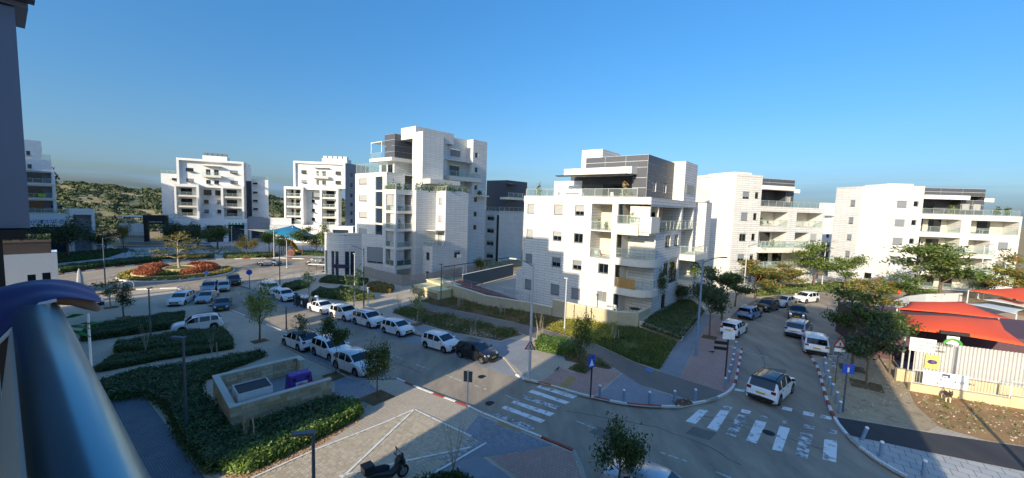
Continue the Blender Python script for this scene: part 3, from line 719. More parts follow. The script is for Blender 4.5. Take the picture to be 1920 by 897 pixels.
# ================================================================== D: the near white block right of centre
def building_D():
    A = Vector((11.85, 44.71, 0)); t = thing("apartment_building", "nearest white stone apartment block, with a stepped shadow on its face and a charcoal penthouse", "building", (A.x, A.y, 0))
    f = Fac(A, -50, 220); Cn = A + f.w * -4.0; g = Fac(Cn, 40, 130)
    rows = [(13.22, 11.98), (9.77, 8.6), (6.4, 5.22), (2.9, 1.52)]
    holes = []; wins = []
    for i, (zt, zb) in enumerate(rows):
        for j, (a, b) in enumerate(((4.12, 5.4), (7.22, 8.54), (11.75, 12.9))): wins.append((a, b, zb, zt, i, j))
    wins += [(.55, 1.86, 5.25, 6.4, 2, 3), (.55, 1.85, 1.9, 3.1, 3, 3)]
    holes = [(w[0], w[1], w[2], w[3], .2) for w in wins] + [(.45, 3.1, 10.35, 13.45, 2.6), (.4, 3.1, 7.0, 10.2, 2.6)]
    mb = MB(); f.wall(mb, 0, 13.47, -1.2, 13.55, holes, 0, 0, 0, 1); f.wall(mb, 13.47, 14.9, -1.2, 3.9, [], -.5)
    f.quad(mb, 0, 0.001, -1, 13, 0)
    f.box(mb, 13.47, 14.85, 3.7, 3.9, -6, -.49)
    h = Fac(f.p(13.47, 0), 40, -50 - 0); h = Fac(f.p(13.47, 0), 40, 310); h.wall(mb, 0, 15, -1.2, 13.55, [])
    h = Fac(f.p(14.85, 0, -.5), 40, 310); h.wall(mb, 0, 10, -1.2, 3.7, [])
    # the pillar between the flat face and the corner balconies, and the balcony back walls
    f.box(mb, -.28, 0, -1.2, 13.5, -.3, .001, 0)
    f.wall(mb, -4.0, -.28, -1.2, 13.5, [(-3.6, -2.6, a + .1, a + 2.3, .12) for a in (.9, 3.7, 7.1, 10.4)] + [(-1.9, -.5, a + .1, a + 2.3, .12) for a in (3.7, 7.1, 10.4)], -2.6, 1)
    g.wall(mb, 0.2, 3.0, -1.2, 13.5, [], -3.2, 1)
    mb.build("wall", [m_stone2, m_int], t)
    for a in (.9, 3.7, 7.1, 10.4):
        q = MB(); f.quad(q, -3.58, -2.62, a + .1, a + 2.28, -2.66); q.build("balcony_door", m_glass, t); q = MB(); f.quad(q, -1.88, -.52, a + .1, a + 2.28, -2.66); q.build("balcony_door", m_glass, t)
    # right face
    gm = MB(); gw = [(5.4, 7.35, 8.5, 9.95), (8.85, 10.45, 8.5, 9.95), (5.4, 7.2, 5.1, 6.75), (7.5, 10.8, 3.9, 7.0), (5.4, 7.0, 1.0, 2.9)]
    g.wall(gm, 2.2, 11.4, -1.2, 10.45, [(*w, .22) for w in gw]); g.wall(gm, 0.0, 16.85, 10.45, 13.5, [(0.3, 11.0, 10.5, 13.3, 2.4), (11.6, 16.4, 10.5, 13.4, 2.4)], 0, 0, 0, 1)
    fe = Fac(g.p(2.2, 0), 130, 220); fe.wall(gm, -3.2, 0, -1.2, 10.45, [])
    g.wall(gm, 11.4, 16.85, -1.2, 10.45, [(12.2, 13.4, z_, z_ + 2.2, .2) for z_ in (.6, 3.7, 7.1)] + [(14.2, 15.8, z_, z_ + 2.2, .2) for z_ in (3.7, 7.1)], -2.4)
    fe = Fac(g.p(11.4, 0), 130, 40); fe.wall(gm, -2.4, 0, -1.2, 10.45, []); fe = Fac(g.p(16.85, 0), 130, 40); fe.wall(gm, -15, 0, -1.2, 13.5, [])
    gm.build("wall", [m_stone, m_int], t, )
    for w in gw: window(t, g, w[0] + .03, w[1] - .03, w[2] + .03, w[3] - .03, shut=.15, frame=m_frame_d)
    for z_ in (.6, 3.7, 7.1): q = MB(); g.quad(q, 12.2, 13.4, z_, z_ + 2.2, -2.52); q.build("balcony_door", m_glass, t)
    for z_ in (3.7, 7.1): q = MB(); g.quad(q, 14.2, 15.8, z_, z_ + 2.2, -2.52); q.build("balcony_door", m_glass, t)
    sh = {(0, 2): .98, (0, 1): .98, (0, 0): .6, (1, 2): .98, (1, 1): .5, (1, 0): .05, (2, 2): .97, (2, 1): .55, (2, 0): .55, (3, 2): .97, (3, 1): .97, (3, 0): .97}
    for a, b, zb, zt, i, j in wins: window(t, f, a + .02, b - .02, zb + .02, zt - .02, shut=sh.get((i, j)), ms=m_shut if i < 2 else m_shut_g)
    # bars over the lowest right window
    bb = MB()
    for k in range(11): f.box(bb, .55 + k * .125, .58 + k * .125, 1.85, 3.15, .01, .04)
    f.box(bb, .5, 1.9, 1.85, 1.89, .041, .07); f.box(bb, .5, 1.9, 3.1, 3.14, .041, .07); bb.build("window_bars", m_wplast, t)
    # roof edge, slabs, balconies at the corner
    e = MB(); f.box(e, -4.0, 13.5, 13.52, 14.32, -.3, .06); e.build("parapet", m_stone2, t)
    e = MB(); g.box(e, -.055, 16.9, 13.505, 14.28, -.35, .06); e.build("parapet", m_stone, t)
    e = MB(); e.prism([f.p(-3.97, 0, -.02), f.p(13.4, 0, -.02), f.p(13.4, 0, -15), f.p(-3.97, 0, -15)], 13.5, 13.62, bottom=True); e.build("terrace_floor", m_slab, t)
    for z0, z1, cs in ((10.05, 11.25, 0), (6.55, 7.35, 1), (3.15, 3.95, 1)):
        if cs: curved_slab(t, f, -4.5, -.285, z0, z1, -2.6, .35, 2.2)
        else: slab(t, f, -2.9, -.285, z0, z1, -2.6, .35); slab(t, f, -4.2, -2.895, z0 + .3, z1 + .9, -2.6, .0)
    slab(t, g, .0, 11.4, 10.1, 10.5, -3.0, .0); slab(t, f, -4., -.285, .6, .9, -2.6, .3, "patio_floor")
    rail(t, f, .45, 3.1, 10.35, 1.05, -.06); rail(t, f, .4, 3.1, 7.0, 1.15, -.06)
    rail(t, f, -2.8, -.3, 11.25, 1.0, .28); rail(t, g, 2.8, 11.2, 10.5, 1.2, -.05, gm=m_rglass); rail(t, g, 11.6, 16.3, 10.5, 1.2, -.05)
    for z1 in (7.35, 3.95):
        pts = [f.p(-.4, 0, .27)] + [f.p(-2.3, 0, .27)] + [f.p(-4.42 + 2.1 * (1 - sin(pi / 2 * k / 6)), 0, .27 - 2.1 * (1 - cos(pi / 2 * k / 6))) for k in range(1, 7)]
        mb = MB(); gl = MB()
        for i, (a, b) in enumerate(zip(pts, pts[1:])):
            for hh in (1.1, .5) if z1 > 5 else (1.1,): mb.tube([a + Vector((0, 0, z1 + hh)), b + Vector((0, 0, z1 + hh))], .028, 6)
            mb.tube([a + Vector((0, 0, z1)), a + Vector((0, 0, z1 + 1.1))], .025, 6)
            d = (b - a).normalized() * .03; gl.box6(a + d + Vector((0, 0, z1 + .08)), b - a - 2 * d, f.n * .01, (0, 0, .95))
        r = mb.build("balcony_railing", m_rframe, t); gl.build("glass_panel", m_rglass, r)
    bam = MB(); f.quad(bam, -2.9, -.75, 4.0, 5.1, .30); f.quad(bam, -2.9, -.75, 4.0, 5.1, .285); bam.build("bamboo_screen", m_bamboo, t)
    for z0 in (6.5, 3.1): slab(t, g, 11.4, 17.5, z0, z0 + .75, -2.4, 1.9); rail(t, g, 11.6, 17.4, z0 + .75, 1.1, 1.8); r2 = Fac(g.p(11.5, 0, 1.8), 130, 220); rail(t, r2, -1.8, -.02, z0 + .75, 1.1, 0)
    # penthouse
    ins = 1.43; B0 = Cn + f.w * ins; ca = B0 + g.w * 2.18
    pf = Fac(ca, -50, 220); pg = Fac(ca, 40, 130); T = 19.25
    panels(t, pg, 0, 9.1, 14.3, T, 5, 3, 0, holes=((1.5, 3.0, 15.1, 16.4), (5.3, 6.6, 15.15, 16.4)))
    for a, b in ((1.5, 3.0), (5.3, 6.6)): window(t, pg, a + .03, b - .03, 15.15, 16.35, shut=.35)
    panels(t, pf, 0, 8.0, 17.85, T, 2, 3, 0); panels(t, pf, 0, 1.7, 14.3, 17.8, 3, 1, 0)
    q = MB(); pf.wall(q, 1.7, 11.0, 13.6, 17.8, [(3.0, 6.2, 13.7, 16.0, .1)], -1.4); pf.box(q, 1.69, 1.75, 13.6, 17.8, -1.4, 0); q.build("inner_wall", m_clad, t)
    q = MB(); pf.quad(q, 3.0, 6.2, 13.7, 16.0, -1.45); q.build("terrace_door", m_glass, t)
    mass(t, "penthouse", [pf.p(.02, 0, -.03), pf.p(8.0, 0, -.03), pf.p(8.0, 0, -9), pf.p(.02, 0, -9)], 17.8, T - .02, m_clad)
    slab(t, pf, 1.2, 10.2, 17.0, 17.78, -1.5, 1.6, "canopy", m_cap)
    for k in range(4):
        q = MB(); a = 1.8 + k * 2.3; q.tube([pf.p(a, 17.1, 1.62), pf.p(a - .35, 17.75, 1.63)], .03, 5); q.build("canopy_strut", m_frame, t)
    q = MB(); q.box6(pf.p(1.4, 16.95, 1.5), pf.w * 9.6, pf.n * .9, (0, 0, -.12)); q.build("awning", M("awning_dark", "#3d3c40", .8), t)
    mass(t, "stair_tower", [pf.p(6.7, 0, -1.8), pf.p(9.7, 0, -1.8), pf.p(9.7, 0, -7), pf.p(6.7, 0, -7)], 14, 20.55, m_stone2)
    mass(t, "stair_tower", [g.p(11.32, 0, .02), g.p(16.85, 0, .02), g.p(16.85, 0, -6), g.p(11.32, 0, -6)], 14.29, 19.42, m_stone2)
    q = MB(); g.box(q, 12.1, 15.5, 15.3, 16.5, -.1, .04)
    for k in range(7): g.box(q, 12.15, 15.45, 15.36 + k * .16, 15.44 + k * .16, .041, .1)
    q.build("louvre_window", m_frame, t)
    mass(t, "terrace_room", [pf.p(9.2, 0, -1.3), pf.p(13.6, 0, -1.3), pf.p(13.6, 0, -6), pf.p(9.2, 0, -6)], 13.6, 16.5, m_plaster)
    rail(t, f, -2.4, 13.3, 14.32, .95, -.1, 9); rail(t, Fac(f.p(13.3, 0), 40, 310), .1, 8, 14.32, .95, -.1)
    # balconies on the far left edge
    hl = Fac(f.p(13.47, 0), 40, 310)
    for z0 in (3.1, 6.5, 9.9): slab(t, hl, 3.5, 7.5, z0, z0 + .8, 0, 1.3); rail(t, Fac(hl.p(3.6, 0, 1.2), 310, 220), -1.2, 0, z0 + .8, .9, 0)
    # furniture and plants out on the balconies
    lab = iter(["potted plant behind the top left glass rail of the nearest white block", "second plant behind the top left glass rail of the nearest white block", "yellowing palm in a pot at the corner of the top balcony", "tall bare palm in a grey pot on the dark penthouse terrace", "leafy climber standing on the small right-hand balcony of the nearest block"])
    pot_plant(f.p(2.3, 10.35, -.5), 1.5, next(lab), 1); pot_plant(f.p(1.3, 10.35, -.45), 1.2, next(lab), 2)
    pot_plant(f.p(-2.0, 11.25, -.5), 1.7, next(lab), 3, 1.6, leafm=islands("palm_leaf", "#8f8a3a", "#c6b650", .6, trans=.2)); pot_plant(f.p(-.6, 14.0, -.9), 2.4, next(lab), 4, 1.8, leafm=islands("dry_leaf", "#7d6a44", "#a89668", .7))
    pot_plant(g.p(14.5, 3.9, 1.2), 2.6, next(lab), 5, 2.4)
    chair(f.p(2.5, 7.0, -.8), .4, m_wplast, "white chair on the third-floor balcony beside a red chair"); chair(f.p(1.75, 7.0, -.6), .9, m_red, "red chair on the third-floor balcony of the nearest block")
    chair(f.p(-1.6, 7.35, -.7), 1.2, m_wplast, "white chair on the curved balcony above the bamboo screen"); table(f.p(-2.5, 7.35, -.8), m_wplast, "white table on the curved balcony above the bamboo screen")
    chair(f.p(-.6, .9, -.3), 2.2, m_wplast, "white garden chair on the ground floor patio behind the wall"); table(f.p(-2.7, .9, -.6), m_dkwood, "dark table on the ground floor patio behind the wall")
    for k, lb in enumerate(("white chair at the left end of the penthouse terrace", "white chair in the middle of the penthouse terrace", "white chair beside the palm on the penthouse terrace")): chair(f.p(8.4 - k * 3.7, 14.0, -1.0), .5 + k, m_wplast, lb)
    table(f.p(6.6, 14.0, -1.2), m_dkwood, "dark dining table on the penthouse terrace", .8)
    pot_plant(f.p(12.6, 14.0, -2.0), 2.6, "small leafy tree at the far left end of the penthouse terrace", 6, 1.6)
    return t
building_D()

# ================================================================== E and F: the two blocks on the right
def right_block(A, az, out, L, label, left_faces, wl, F4, rows, wcols, ends, P, seed, shutw):
    """four storeys of white stone, recessed balconies and a dark penthouse; u runs right"""
    t = thing("apartment_building", label, "building", (A[0], A[1], 0)); f = Fac(A, az, out); mb = MB()
    holes = []; W = []
    for zt, zb in rows:
        for a, b, k in wcols: W.append((a, b + 0., zb + k, zt, .18))
    rec = P['rec']
    f.wall(mb, 0, P['tw'], -1, P['top'], [w for w in W if w[0] < P['tw']]); f.wall(mb, P['tw'], L, -1, P['par'], [w for w in W if w[0] > P['tw']] + [(a, b, c, d, 2.6) for a, b, c, d in rec], 0, 0, 0, 1)
    e = Fac(f.p(L, 0), az - 90, az); e.wall(mb, -.0, 14, -1, P['par'], [])
    e = Fac(f.p(P['tw'], 0), az - 90, az); e.wall(mb, 0, 10, P['par'], P['top'], [])
    mb.build("wall", [m_stone, m_int], t)
    for k, w in enumerate(W): window(t, f, w[0] + .02, w[1] - .02, w[2] + .02, w[3] - .02, shut=shutw[k % len(shutw)], mull=2 if w[1] - w[0] > 1.1 else 1, ms=m_shut_g)
    for fr, u0, u1, z1, ws, mat in left_faces:
        q = MB(); fr.wall(q, u0, u1, -1, z1, [(*w, .18) for w in ws]); q.build("wall", mat, t)
        for w in ws: window(t, fr, w[0] + .02, w[1] - .02, w[2] + .02, w[3] - .02, shut=.9, mull=1, ms=m_shut_g)
    # roof over the tall part
    mass(t, "roof", P['roofpoly'](f), P['top'] - .35, P['top'] - .3, m_roof)
    q = MB(); f.box(q, 1.0, P['tw'] - .6, P['top'] - .3, P['top'] + .45, -7, -1.6); q.build("roof_box", m_cap, t)
    # parapets and slabs
    mass(t, "terrace_floor", [f.p(P['tw'], 0, -.02), f.p(L - .02, 0, -.02), f.p(L - .02, 0, -13), f.p(P['tw'], 0, -13)], P['par'] - .45, P['par'] - .3, m_slab)
    for a, b, c, d in rec:
        for k in range(max(1, int((b - a) / 3))): q = MB(); s0 = a + .3 + k * 3.0; f.quad(q, s0, min(s0 + 2.1, b - .2), c + .05, c + 2.25, -2.57); q.build("balcony_door", m_glass, t)
        rail(t, f, a + .02, b - .02, c, 1.0, -.05)
    for a, b, c, d, o in P['slabs']: slab(t, f, a, b, c, d, 0.003, o); rail(t, f, a + .05, b - .05, d, 1.0, o - .06); rail(t, Fac(f.p(a + .06, 0, o - .05), az + 90, az - 180), 0, o - .06, d, 1.0, 0)
    # penthouse
    u0, u1, z0, z1, o = P['pent']
    panels(t, f, P['cz'], u1, z0, P['canz'][0], 3, 2, o, holes=P['ph']); panels(t, f, u0, u1, P['canz'][1], z1, 2, 3, o)
    for h in P['ph']: window(t, f.shift(0, o), h[0] + .02, h[1] - .02, h[2] + .02, h[3] - .02, o=-.1, shut=.97, mull=1)
    q = MB(); f.wall(q, u0, P['cz'], z0 - .3, P['canz'][1], [(u0 + 1.2, u0 + 4.2, z0 - .2, z0 + 2.0, .1)], o - 1.8); f.box(q, P['cz'] - .06, P['cz'], z0 - .3, P['canz'][1], o - 1.8, o); q.build("inner_wall", m_clad, t)
    q = MB(); f.quad(q, u0 + 1.2, u0 + 4.2, z0 - .2, z0 + 2.0, o - 1.86); q.build("terrace_door", m_glass, t)
    mass(t, "penthouse", [f.p(u0, 0, o - .03), f.p(u1 - .01, 0, o - .03), f.p(u1 - .01, 0, o - 9), f.p(u0, 0, o - 9)], P['canz'][1], z1 - .03, m_clad)
    pe = Fac(f.p(u1, 0, o), az - 90, az); q = MB(); pe.wall(q, 0, 9, z0 - .3, z1 - .04, []); q.build("cladding_board", m_clad, t)
    slab(t, f, u0 + .02, P['cz'] - .02 if P['cz'] < u1 else u1, P['canz'][0], P['canz'][1] - .003, o, o + 1.5, "canopy", m_cap)
    slab(t, f, u1 + .01, u1 + 2.0, P['canz'][0] - .2, P['canz'][0] + .45, o - 3.5, o - .5, "canopy", m_cap)
    rail(t, f, P['tw'] + .15, P['rt'], P['par'], .95, -.1); rail(t, f, P['rt'] + .05, L - .15, P['par'], .95, -.3)
    return t, f
def E_():
    A = Vector((34.85, 61.22, 0)); az = 74; f = Fac(A, az, 164)
    lf = Fac(A, -35, 235); l2 = Fac(lf.p(3.55, 0), -12, 258); l3 = Fac(l2.p(4.2, 0), -30, 240)
    lefts = [(lf, 0, 3.55, 19.2, [], m_stone2), (l2, 0, 4.2, 19.2, [], m_stone2), (l3, 0, 6, 19.2, [], m_stone2)]
    rows = [(16.4, 15.25), (13.08, 11.8), (9.72, 8.5), (6.38, 5.2), (3.0, 1.8)]
    P = dict(tw=5.2, top=19.1, par=14.2, rec=[(5.35, 11.2, 11.0, 13.38), (13.08, 18.9, 11.0, 13.4), (5.3, 11.3, 7.55, 10.1), (13.05, 16.2, 7.55, 10.05), (5.3, 16.0, 4.2, 6.6), (5.3, 16, .9, 3.3)],
             roofpoly=lambda f: [A, f.p(5.2, 0), f.p(5.2, 0, -11), l2.p(4.2, 0), lf.p(3.55, 0)], slabs=[(4.95, 16.2, 6.72, 7.55, .9), (4.95, 16.2, 3.4, 4.2, .9)],
             pent=(5.22, 13.5, 14.3, 18.8, -1.2), cz=11.8, canz=(16.9, 17.55), ph=((11.95, 12.85, 15.0, 16.1),), rt=13.4)
    t, f = right_block(A, az, 164, 19.25, "white stone block with a blank bowed end wall, just right of the nearest block", lefts, None, 4, rows, [(1.45, 2.88, 0), (3.9, 4.72, .1)], None, P, 1, [.75, .1, .97, .1, .1, .05, .6, .2, .9, .9])
    f2 = W2 = None
    for zt, zb in ((9.82, 8.6), (6.4, 5.2)):
        w = window(t, f, 16.6, 17.8, zb, zt, o=.03, shut=.85)
    # low stone stair block against its left end
    q = MB(); a = at_depth(1322, 430, 56); a2 = hit((a.x, a.y), 40, 1335, 430)[0]; fa = Fac((a.x, a.y), -50, 220); fb = Fac((a.x, a.y), 40, 130)
    fa.wall(q, 0, 3.4, -1, 14.3, [(2.3, 3.0, 8.6, 10, .15), (2.3, 3.0, 5.2, 6.6, .15)]); fb.wall(q, 0, 3.0, -1, 14.3, [])
    q.prism([fa.p(0, 0), fa.p(3.4, 0), fa.p(3.4, 0, -3), fb.p(3.0, 0)], 14.2, 14.32); q.build("stair_block", [m_stone], t)
    for z_ in (8.6, 5.2): window(t, fa, 2.33, 2.97, z_ + .03, z_ + 1.37, mull=1)
    for k, (u, z_, lb) in enumerate(((6.3, 11.0, "bush in a pot on the bowed block's top left balcony"), (9.2, 7.55, "tall plant on the second-highest balcony of the bowed block"))): pot_plant(f.p(u, z_, -.7), 1.5, lb, 20 + k, 1.3)
    table(f.p(15.6, 11.0, -.8), m_wplast, "white table on the right-hand balcony of the block right of the nearest one", .6); chair(f.p(8.2, 11, -.8), .4, m_dkwood, "dark chair on the top left balcony of the block right of the nearest one")
E_()
def F_():
    A = Vector((67.14, 69.99, 0)); az = 97
    P0 = at_depth(1609, 420, 73.0); mf = Fac(A, 148.8 + 180, 238.8); Lm = (Vector((P0.x, P0.y, 0)) - A).length; lf = Fac((P0.x, P0.y), -7, 263)
    rows = [(16.14, 14.9), (12.8, 11.55), (9.46, 8.22), (6.1, 4.9), (2.7, 1.6)]
    lw = [(1.0, 2.0, zb, zt) for zt, zb in ((16.2, 14.95), (12.88, 11.65), (9.6, 8.45), (6.4, 5.15))]
    lefts = [(mf, 0, Lm, 18.75, [], m_stone), (lf, 0, 5.0, 18.75, lw, m_stone), (Fac(lf.p(5, 0), -97, 200), -.01, .0, 18.7, [], m_stone)]
    P = dict(tw=5.8, top=18.8, par=14.0, rec=[(5.85, 12.2, 10.75, 13.1), (13.7, 21.1, 10.7, 13.05), (5.8, 12.3, 7.15, 9.85), (13.65, 17.0, 7.15, 9.6), (5.8, 17.0, 3.8, 6.4), (5.8, 17, .6, 3.0)],
             roofpoly=lambda f: [A, f.p(5.8, 0), f.p(5.8, 0, -10), lf.p(5, 0), lf.p(0, 0)], slabs=[(5.45, 17.15, 6.45, 7.15, .9), (5.45, 17.15, 3.1, 3.8, .9)],
             pent=(5.82, 16.4, 14.1, 18.65, -1.2), cz=12.8, canz=(16.6, 17.3), ph=((13.0, 14.2, 14.8, 16.0), (14.75, 15.95, 14.8, 16.0)), rt=12.7)
    t, f = right_block(A, az, 187, 21.4, "white stone apartment block at the far right behind the red shade sails", lefts, None, 4, rows, [(1.62, 3.25, 0), (4.3, 5.12, .3)], None, P, 2, [.97, .1, .97, .1])
    for zt, zb in ((9.42, 8.1), (6.1, 5.0)): window(t, f, 18.3, 19.75, zb, zt, o=.03, shut=.97, ms=m_shut_g)
    for k, (u, z_, lb) in enumerate(((18.2, 14.0, "big leafy shrub at the right end of the far right roof terrace"), (6.8, 7.15, "plant at the left end of the middle balcony of the far right block"), (9.6, 7.15, "plant in the middle of the middle balcony of the far right block"), (12.4, 7.15, "tall plant at the right of the middle balcony of the far right block"), (11.2, 14.0, "low shrub under the far right penthouse canopy"), (19.9, 14, "round bush at the corner of the far right block's roof terrace"))): pot_plant(f.p(u, z_, .1 if z_ < 10 else -.9), 1.7, lb, 30 + k, 2.0)
    table(f.p(8.0, 14.0, -.7), m_dkwood, "dark table under the penthouse canopy of the far right block", .7)
    table(f.p(16.3, 10.7, -.8), m_wplast, "white table on the upper right balcony of the far right block", .7); chair(f.p(14.6, 10.7, -.7), .2, m_wplast, "white chair on the upper right balcony of the far right block")
    for z_ in (1.5,): q = MB(); mf.quad(q, 1.0, 2.0, z_, z_ + 1.2, .02); q.build("window", m_glass, t)
F_()
# ================================================================== B: the tall stepped block left of centre
def building_B():
    A = Vector((-21.11, 69.76, 0)); t = thing("apartment_building", "tall stepped white block with a charcoal box high up and planted roof terraces", "building", (A.x, A.y, 0))
    f = Fac(A, -50, 220); g0 = Fac(A, 40, 130); FL = (11.3, 8.0, 4.65, 1.2); mb = MB()
    hol = [(.5, 3.2, z_, z_ + 3.0, 2.2) for z_ in FL]
    f.wall(mb, 0.28, 4.1, -2.5, 15.2, hol, 0, 0, 0, 1); g0.wall(mb, .3, 3.6, -2.5, 15.2, [(.36, 3.48, z_, z_ + 3.0, 2.2) for z_ in FL] + [(.36, 3.48, -2, .5, .5)], 0, 0, 0, 1)
    f.box(mb, 0, .28, -2.5, 15.2, -.3, .001); Fac(f.p(4.1, 0), 40, 310).wall(mb, 0, 3, -2.5, 15.2, [])
    P1 = g0.p(3.6, 0); b1 = Fac(P1, 130, 220); b1.wall(mb, 0, 1.08, -2.5, 15.25, [])
    g1 = Fac(b1.p(1.08, 0), 40, 130); g1.wall(mb, 0, 4.67, -2.5, 15.3, [], 0)
    P2 = g1.p(4.67, 0); b2 = Fac(P2, 130, 220); w2 = [(.8, 1.85, 12.75, 14.05), (.8, 1.85, 9.35, 10.65), (.7, 1.9, 4.9, 7.3)]
    b2.wall(mb, 0, 2.86, -2.5, 15.35, [(*w, .18) for w in w2])
    g2 = Fac(b2.p(2.86, 0), 40, 130); w3 = [(2.4, 4.0, 2.4, 3.8), (2.4, 4.0, -.9, .2)]
    g2.wall(mb, 0, 5.85, -2.5, 15.4, [(*w, .2) for w in w3])
    P3 = g2.p(5.85, 0); Fac(P3, -50, 40).wall(mb, 0, 8, -2.5, 15.4, [])
    # two-storey annex with a little terrace
    q = Fac(g1.p(4.67 - 2.95, 0, 2.86), 40, 130); qb = Fac(q.p(0, 0), -50, 220)
    q.wall(mb, 0, 2.95, -2.5, 4.9, []); qb.wall(mb, 0, 2.86, -2.5, 4.9, [(.9, 1.9, 2.2, 3.7, .15), (.9, 1.9, -1.4, .1, .15)])
    mb.prism([q.p(0, 0, 0), q.p(2.95, 0, 0), q.p(2.95, 0, -2.86), q.p(0, 0, -2.86)], 4.6, 4.7)
    o3 = Fac(P3 + dirv(-50) * 8, 40, 130); fw = [(9.35, 10.35, zb, zb + 1.15) for zb in (23.8, 20.4, 16.4, 13.6, 10.2, 7.1)]
    o3.wall(mb, 0, 13.26, -2.5, 15.4, [(*w, .18) for w in fw[3:]]); o3.wall(mb, 8.7, 13.26, 15.4, 27.8, [(*w, .18) for w in fw[:3]])
    Fac(o3.p(13.26, 0), -50, 40).wall(mb, 0, 14, -2.5, 27.8, []); Fac(o3.p(8.7, 0), -50, 220).wall(mb, 0, 2.2, 15.4, 27.8, [])
    o4 = o3.shift(0, -2.0); o4.wall(mb, -3, 8.7, 15.3, 27.75, [(3.6, 6.6, 23.6, 25.2, .2), (3.4, 6.4, 19.2, 21.6, .2)])
    mb.build("wall", [m_stone, m_int], t)
    window(t, o4, 3.65, 6.55, 23.65, 25.15, shut=.95, ms=m_shut_g); q2 = MB(); o4.quad(q2, 3.42, 6.38, 19.2, 21.58, -.12); q2.build("terrace_door", m_glass, t)
    for w in fw: window(t, o3, w[0] + .02, w[1] - .02, w[2] + .02, w[3] - .02, mull=1)
    for w in w2: window(t, b2, w[0] + .02, w[1] - .02, w[2] + .02, w[3] - .02, shut=.95)
    for w in w3: window(t, g2, w[0] + .02, w[1] - .02, w[2] + .02, w[3] - .02, shut=.3)
    for z_ in (2.2, -1.4): window(t, qb, .93, 1.87, z_ + .03, z_ + 1.47)
    q2 = MB(); g2.box(q2, 3.0, 3.9, 2.4, 3.0, .03, .45); q2.build("air_conditioner", m_wplast, t)
    # slabs between floors at the corner balconies, doors and rails
    for k, z_ in enumerate(FL):
        slab(t, f, .3, 3.3, z_ - .45, z_ - .003, .002, .05); slab(t, g0, .3, 3.55, z_ - .45, z_ - .003, .002, .05)
        gm = M("rail_smoked", "#3d5c55", .1, 0, 0) if k == 3 else None
        rail(t, f, .5, 3.15, z_, 1.05, -.05, 2, gm=gm); rail(t, g0, .36, 3.45, z_, 1.05, -.05, 2, gm=gm)
        q2 = MB(); g0.quad(q2, 1.6, 3.2, z_ + .05, z_ + 2.25, -2.15); q2.build("balcony_door", m_glass, t)
    q2 = MB(); f.quad(q2, 1.3, 3.2, 5.6, 7.8, -.3); q2.build("blind", m_shut, t); q2 = MB(); f.quad(q2, 1.3, 3.2, 12.2, 14.3, -.25); q2.build("blind", m_shut, t)
    rail(t, Fac(q.p(0, 0), 40, 130), .05, 2.9, 4.7, 1.0, -.05, 2); rail(t, qb, .05, 2.8, 4.7, 1.0, -.05, 2)
    q2 = MB(); q2.box6(b2.p(.2, 7.75, 0), b2.w * 2.6, b2.n * 2.4, (0, 0, .1)); q2.build("canopy", m_slab, t)
    # block L with its tall glass strip
    L0 = Fac(f.p(0, 0, -1.0), -50, 220); lw = [(11.62, 14.75, zb, zb + 1.25) for zb in (16.25, 12.85, 9.45, 6.05)]
    q2 = MB(); L0.wall(q2, 4.6, 16.3, -2.5, 18.5, [(*w, .15) for w in lw] + [(6.0, 8.5, 2, 17.7, .25)])
    Fac(L0.p(16.3, 0), 40, 310).wall(q2, 0, 9, -2.5, 18.5, []); Fac(L0.p(4.6, 0), 40, 130).wall(q2, 0, 4, 15, 18.5, [])
    q2.prism([L0.p(4.6, 0, -.01), L0.p(16.3, 0, -.01), L0.p(16.3, 0, -9), L0.p(4.6, 0, -9)], 18.2, 18.3); q2.build("wall", m_stone2, t)
    for k, w in enumerate(lw): window(t, L0, w[0] + .02, w[1] - .02, w[2] + .02, w[3] - .02, shut=.9, mull=3, ms=m_shut)
    q2 = MB(); L0.quad(q2, 6.0, 8.5, 2, 17.7, -.2); gs = q2.build("stair_glazing", m_glass_s, t)
    for z_ in (5.2, 8.4, 11.6, 14.8): q2 = MB(); L0.box(q2, 6.0, 8.5, z_, z_ + .35, -.19, -.1); q2.build("spandrel", m_slab, gs)
    rail(t, L0, 4.7, 16.2, 18.5, 1.9, -.15, 6); rail(t, Fac(L0.p(16.2, 0), 40, 310), .15, 8, 18.5, 1.9, -.1, 4)
    # terrace over the lower part, upper storeys
    mass(t, "terrace_floor", [f.p(.02, 0, -.03), f.p(4.08, 0, -.03), f.p(4.08, 0, -12), o3.p(12, 0, -6), o3.p(.5, 0, -.3), g2.p(5.8, 0, -.03), g2.p(0, 0, -.03), g1.p(4.6, 0, -.03), g1.p(.1, 0, -.03), g0.p(3.6, 0, -.03)], 14.7, 14.9, m_slab)
    for fc, a, b in ((f, .05, 4.0), (g0, .05, 3.55), (g1, .05, 4.6), (b2, .05, 2.8), (g2, .05, 5.8)): rail(t, fc, a, b, 15.3, .95, -.12)
    # tall stair shaft: bright left face and grey right face
    S0 = o4.shift(0, 4.6); u0, ztop = hit(S0.A, 40, 793, 246); u1, _ = hit(S0.A, 40, 832, 262)
    sf = Fac(S0.p(u0, 0), -50, 220); ul, _ = hit(sf.A, -50, 773.8, 250)
    mass(t, "stair_tower", [sf.p(0, 0), sf.p(ul, 0), sf.p(ul, 0, -9), S0.p(u1, 0, -4.6), S0.p(u1, 0)], 14.9, ztop, m_stone2)
    a, _ = hit(S0.A, 40, 792, 240); ub = hit(S0.shift(0, -3).A, 40, 851, 247)[0]; zt2 = top_z(S0.p(u0 + 3, 0, -3), 240.5)
    mass(t, "roof_room", [S0.p(u0 + .5, 0, -3), S0.p(ub, 0, -3), S0.p(ub, 0, -8), S0.p(u0 + .5, 0, -8)], ztop - 1, zt2, m_stone)
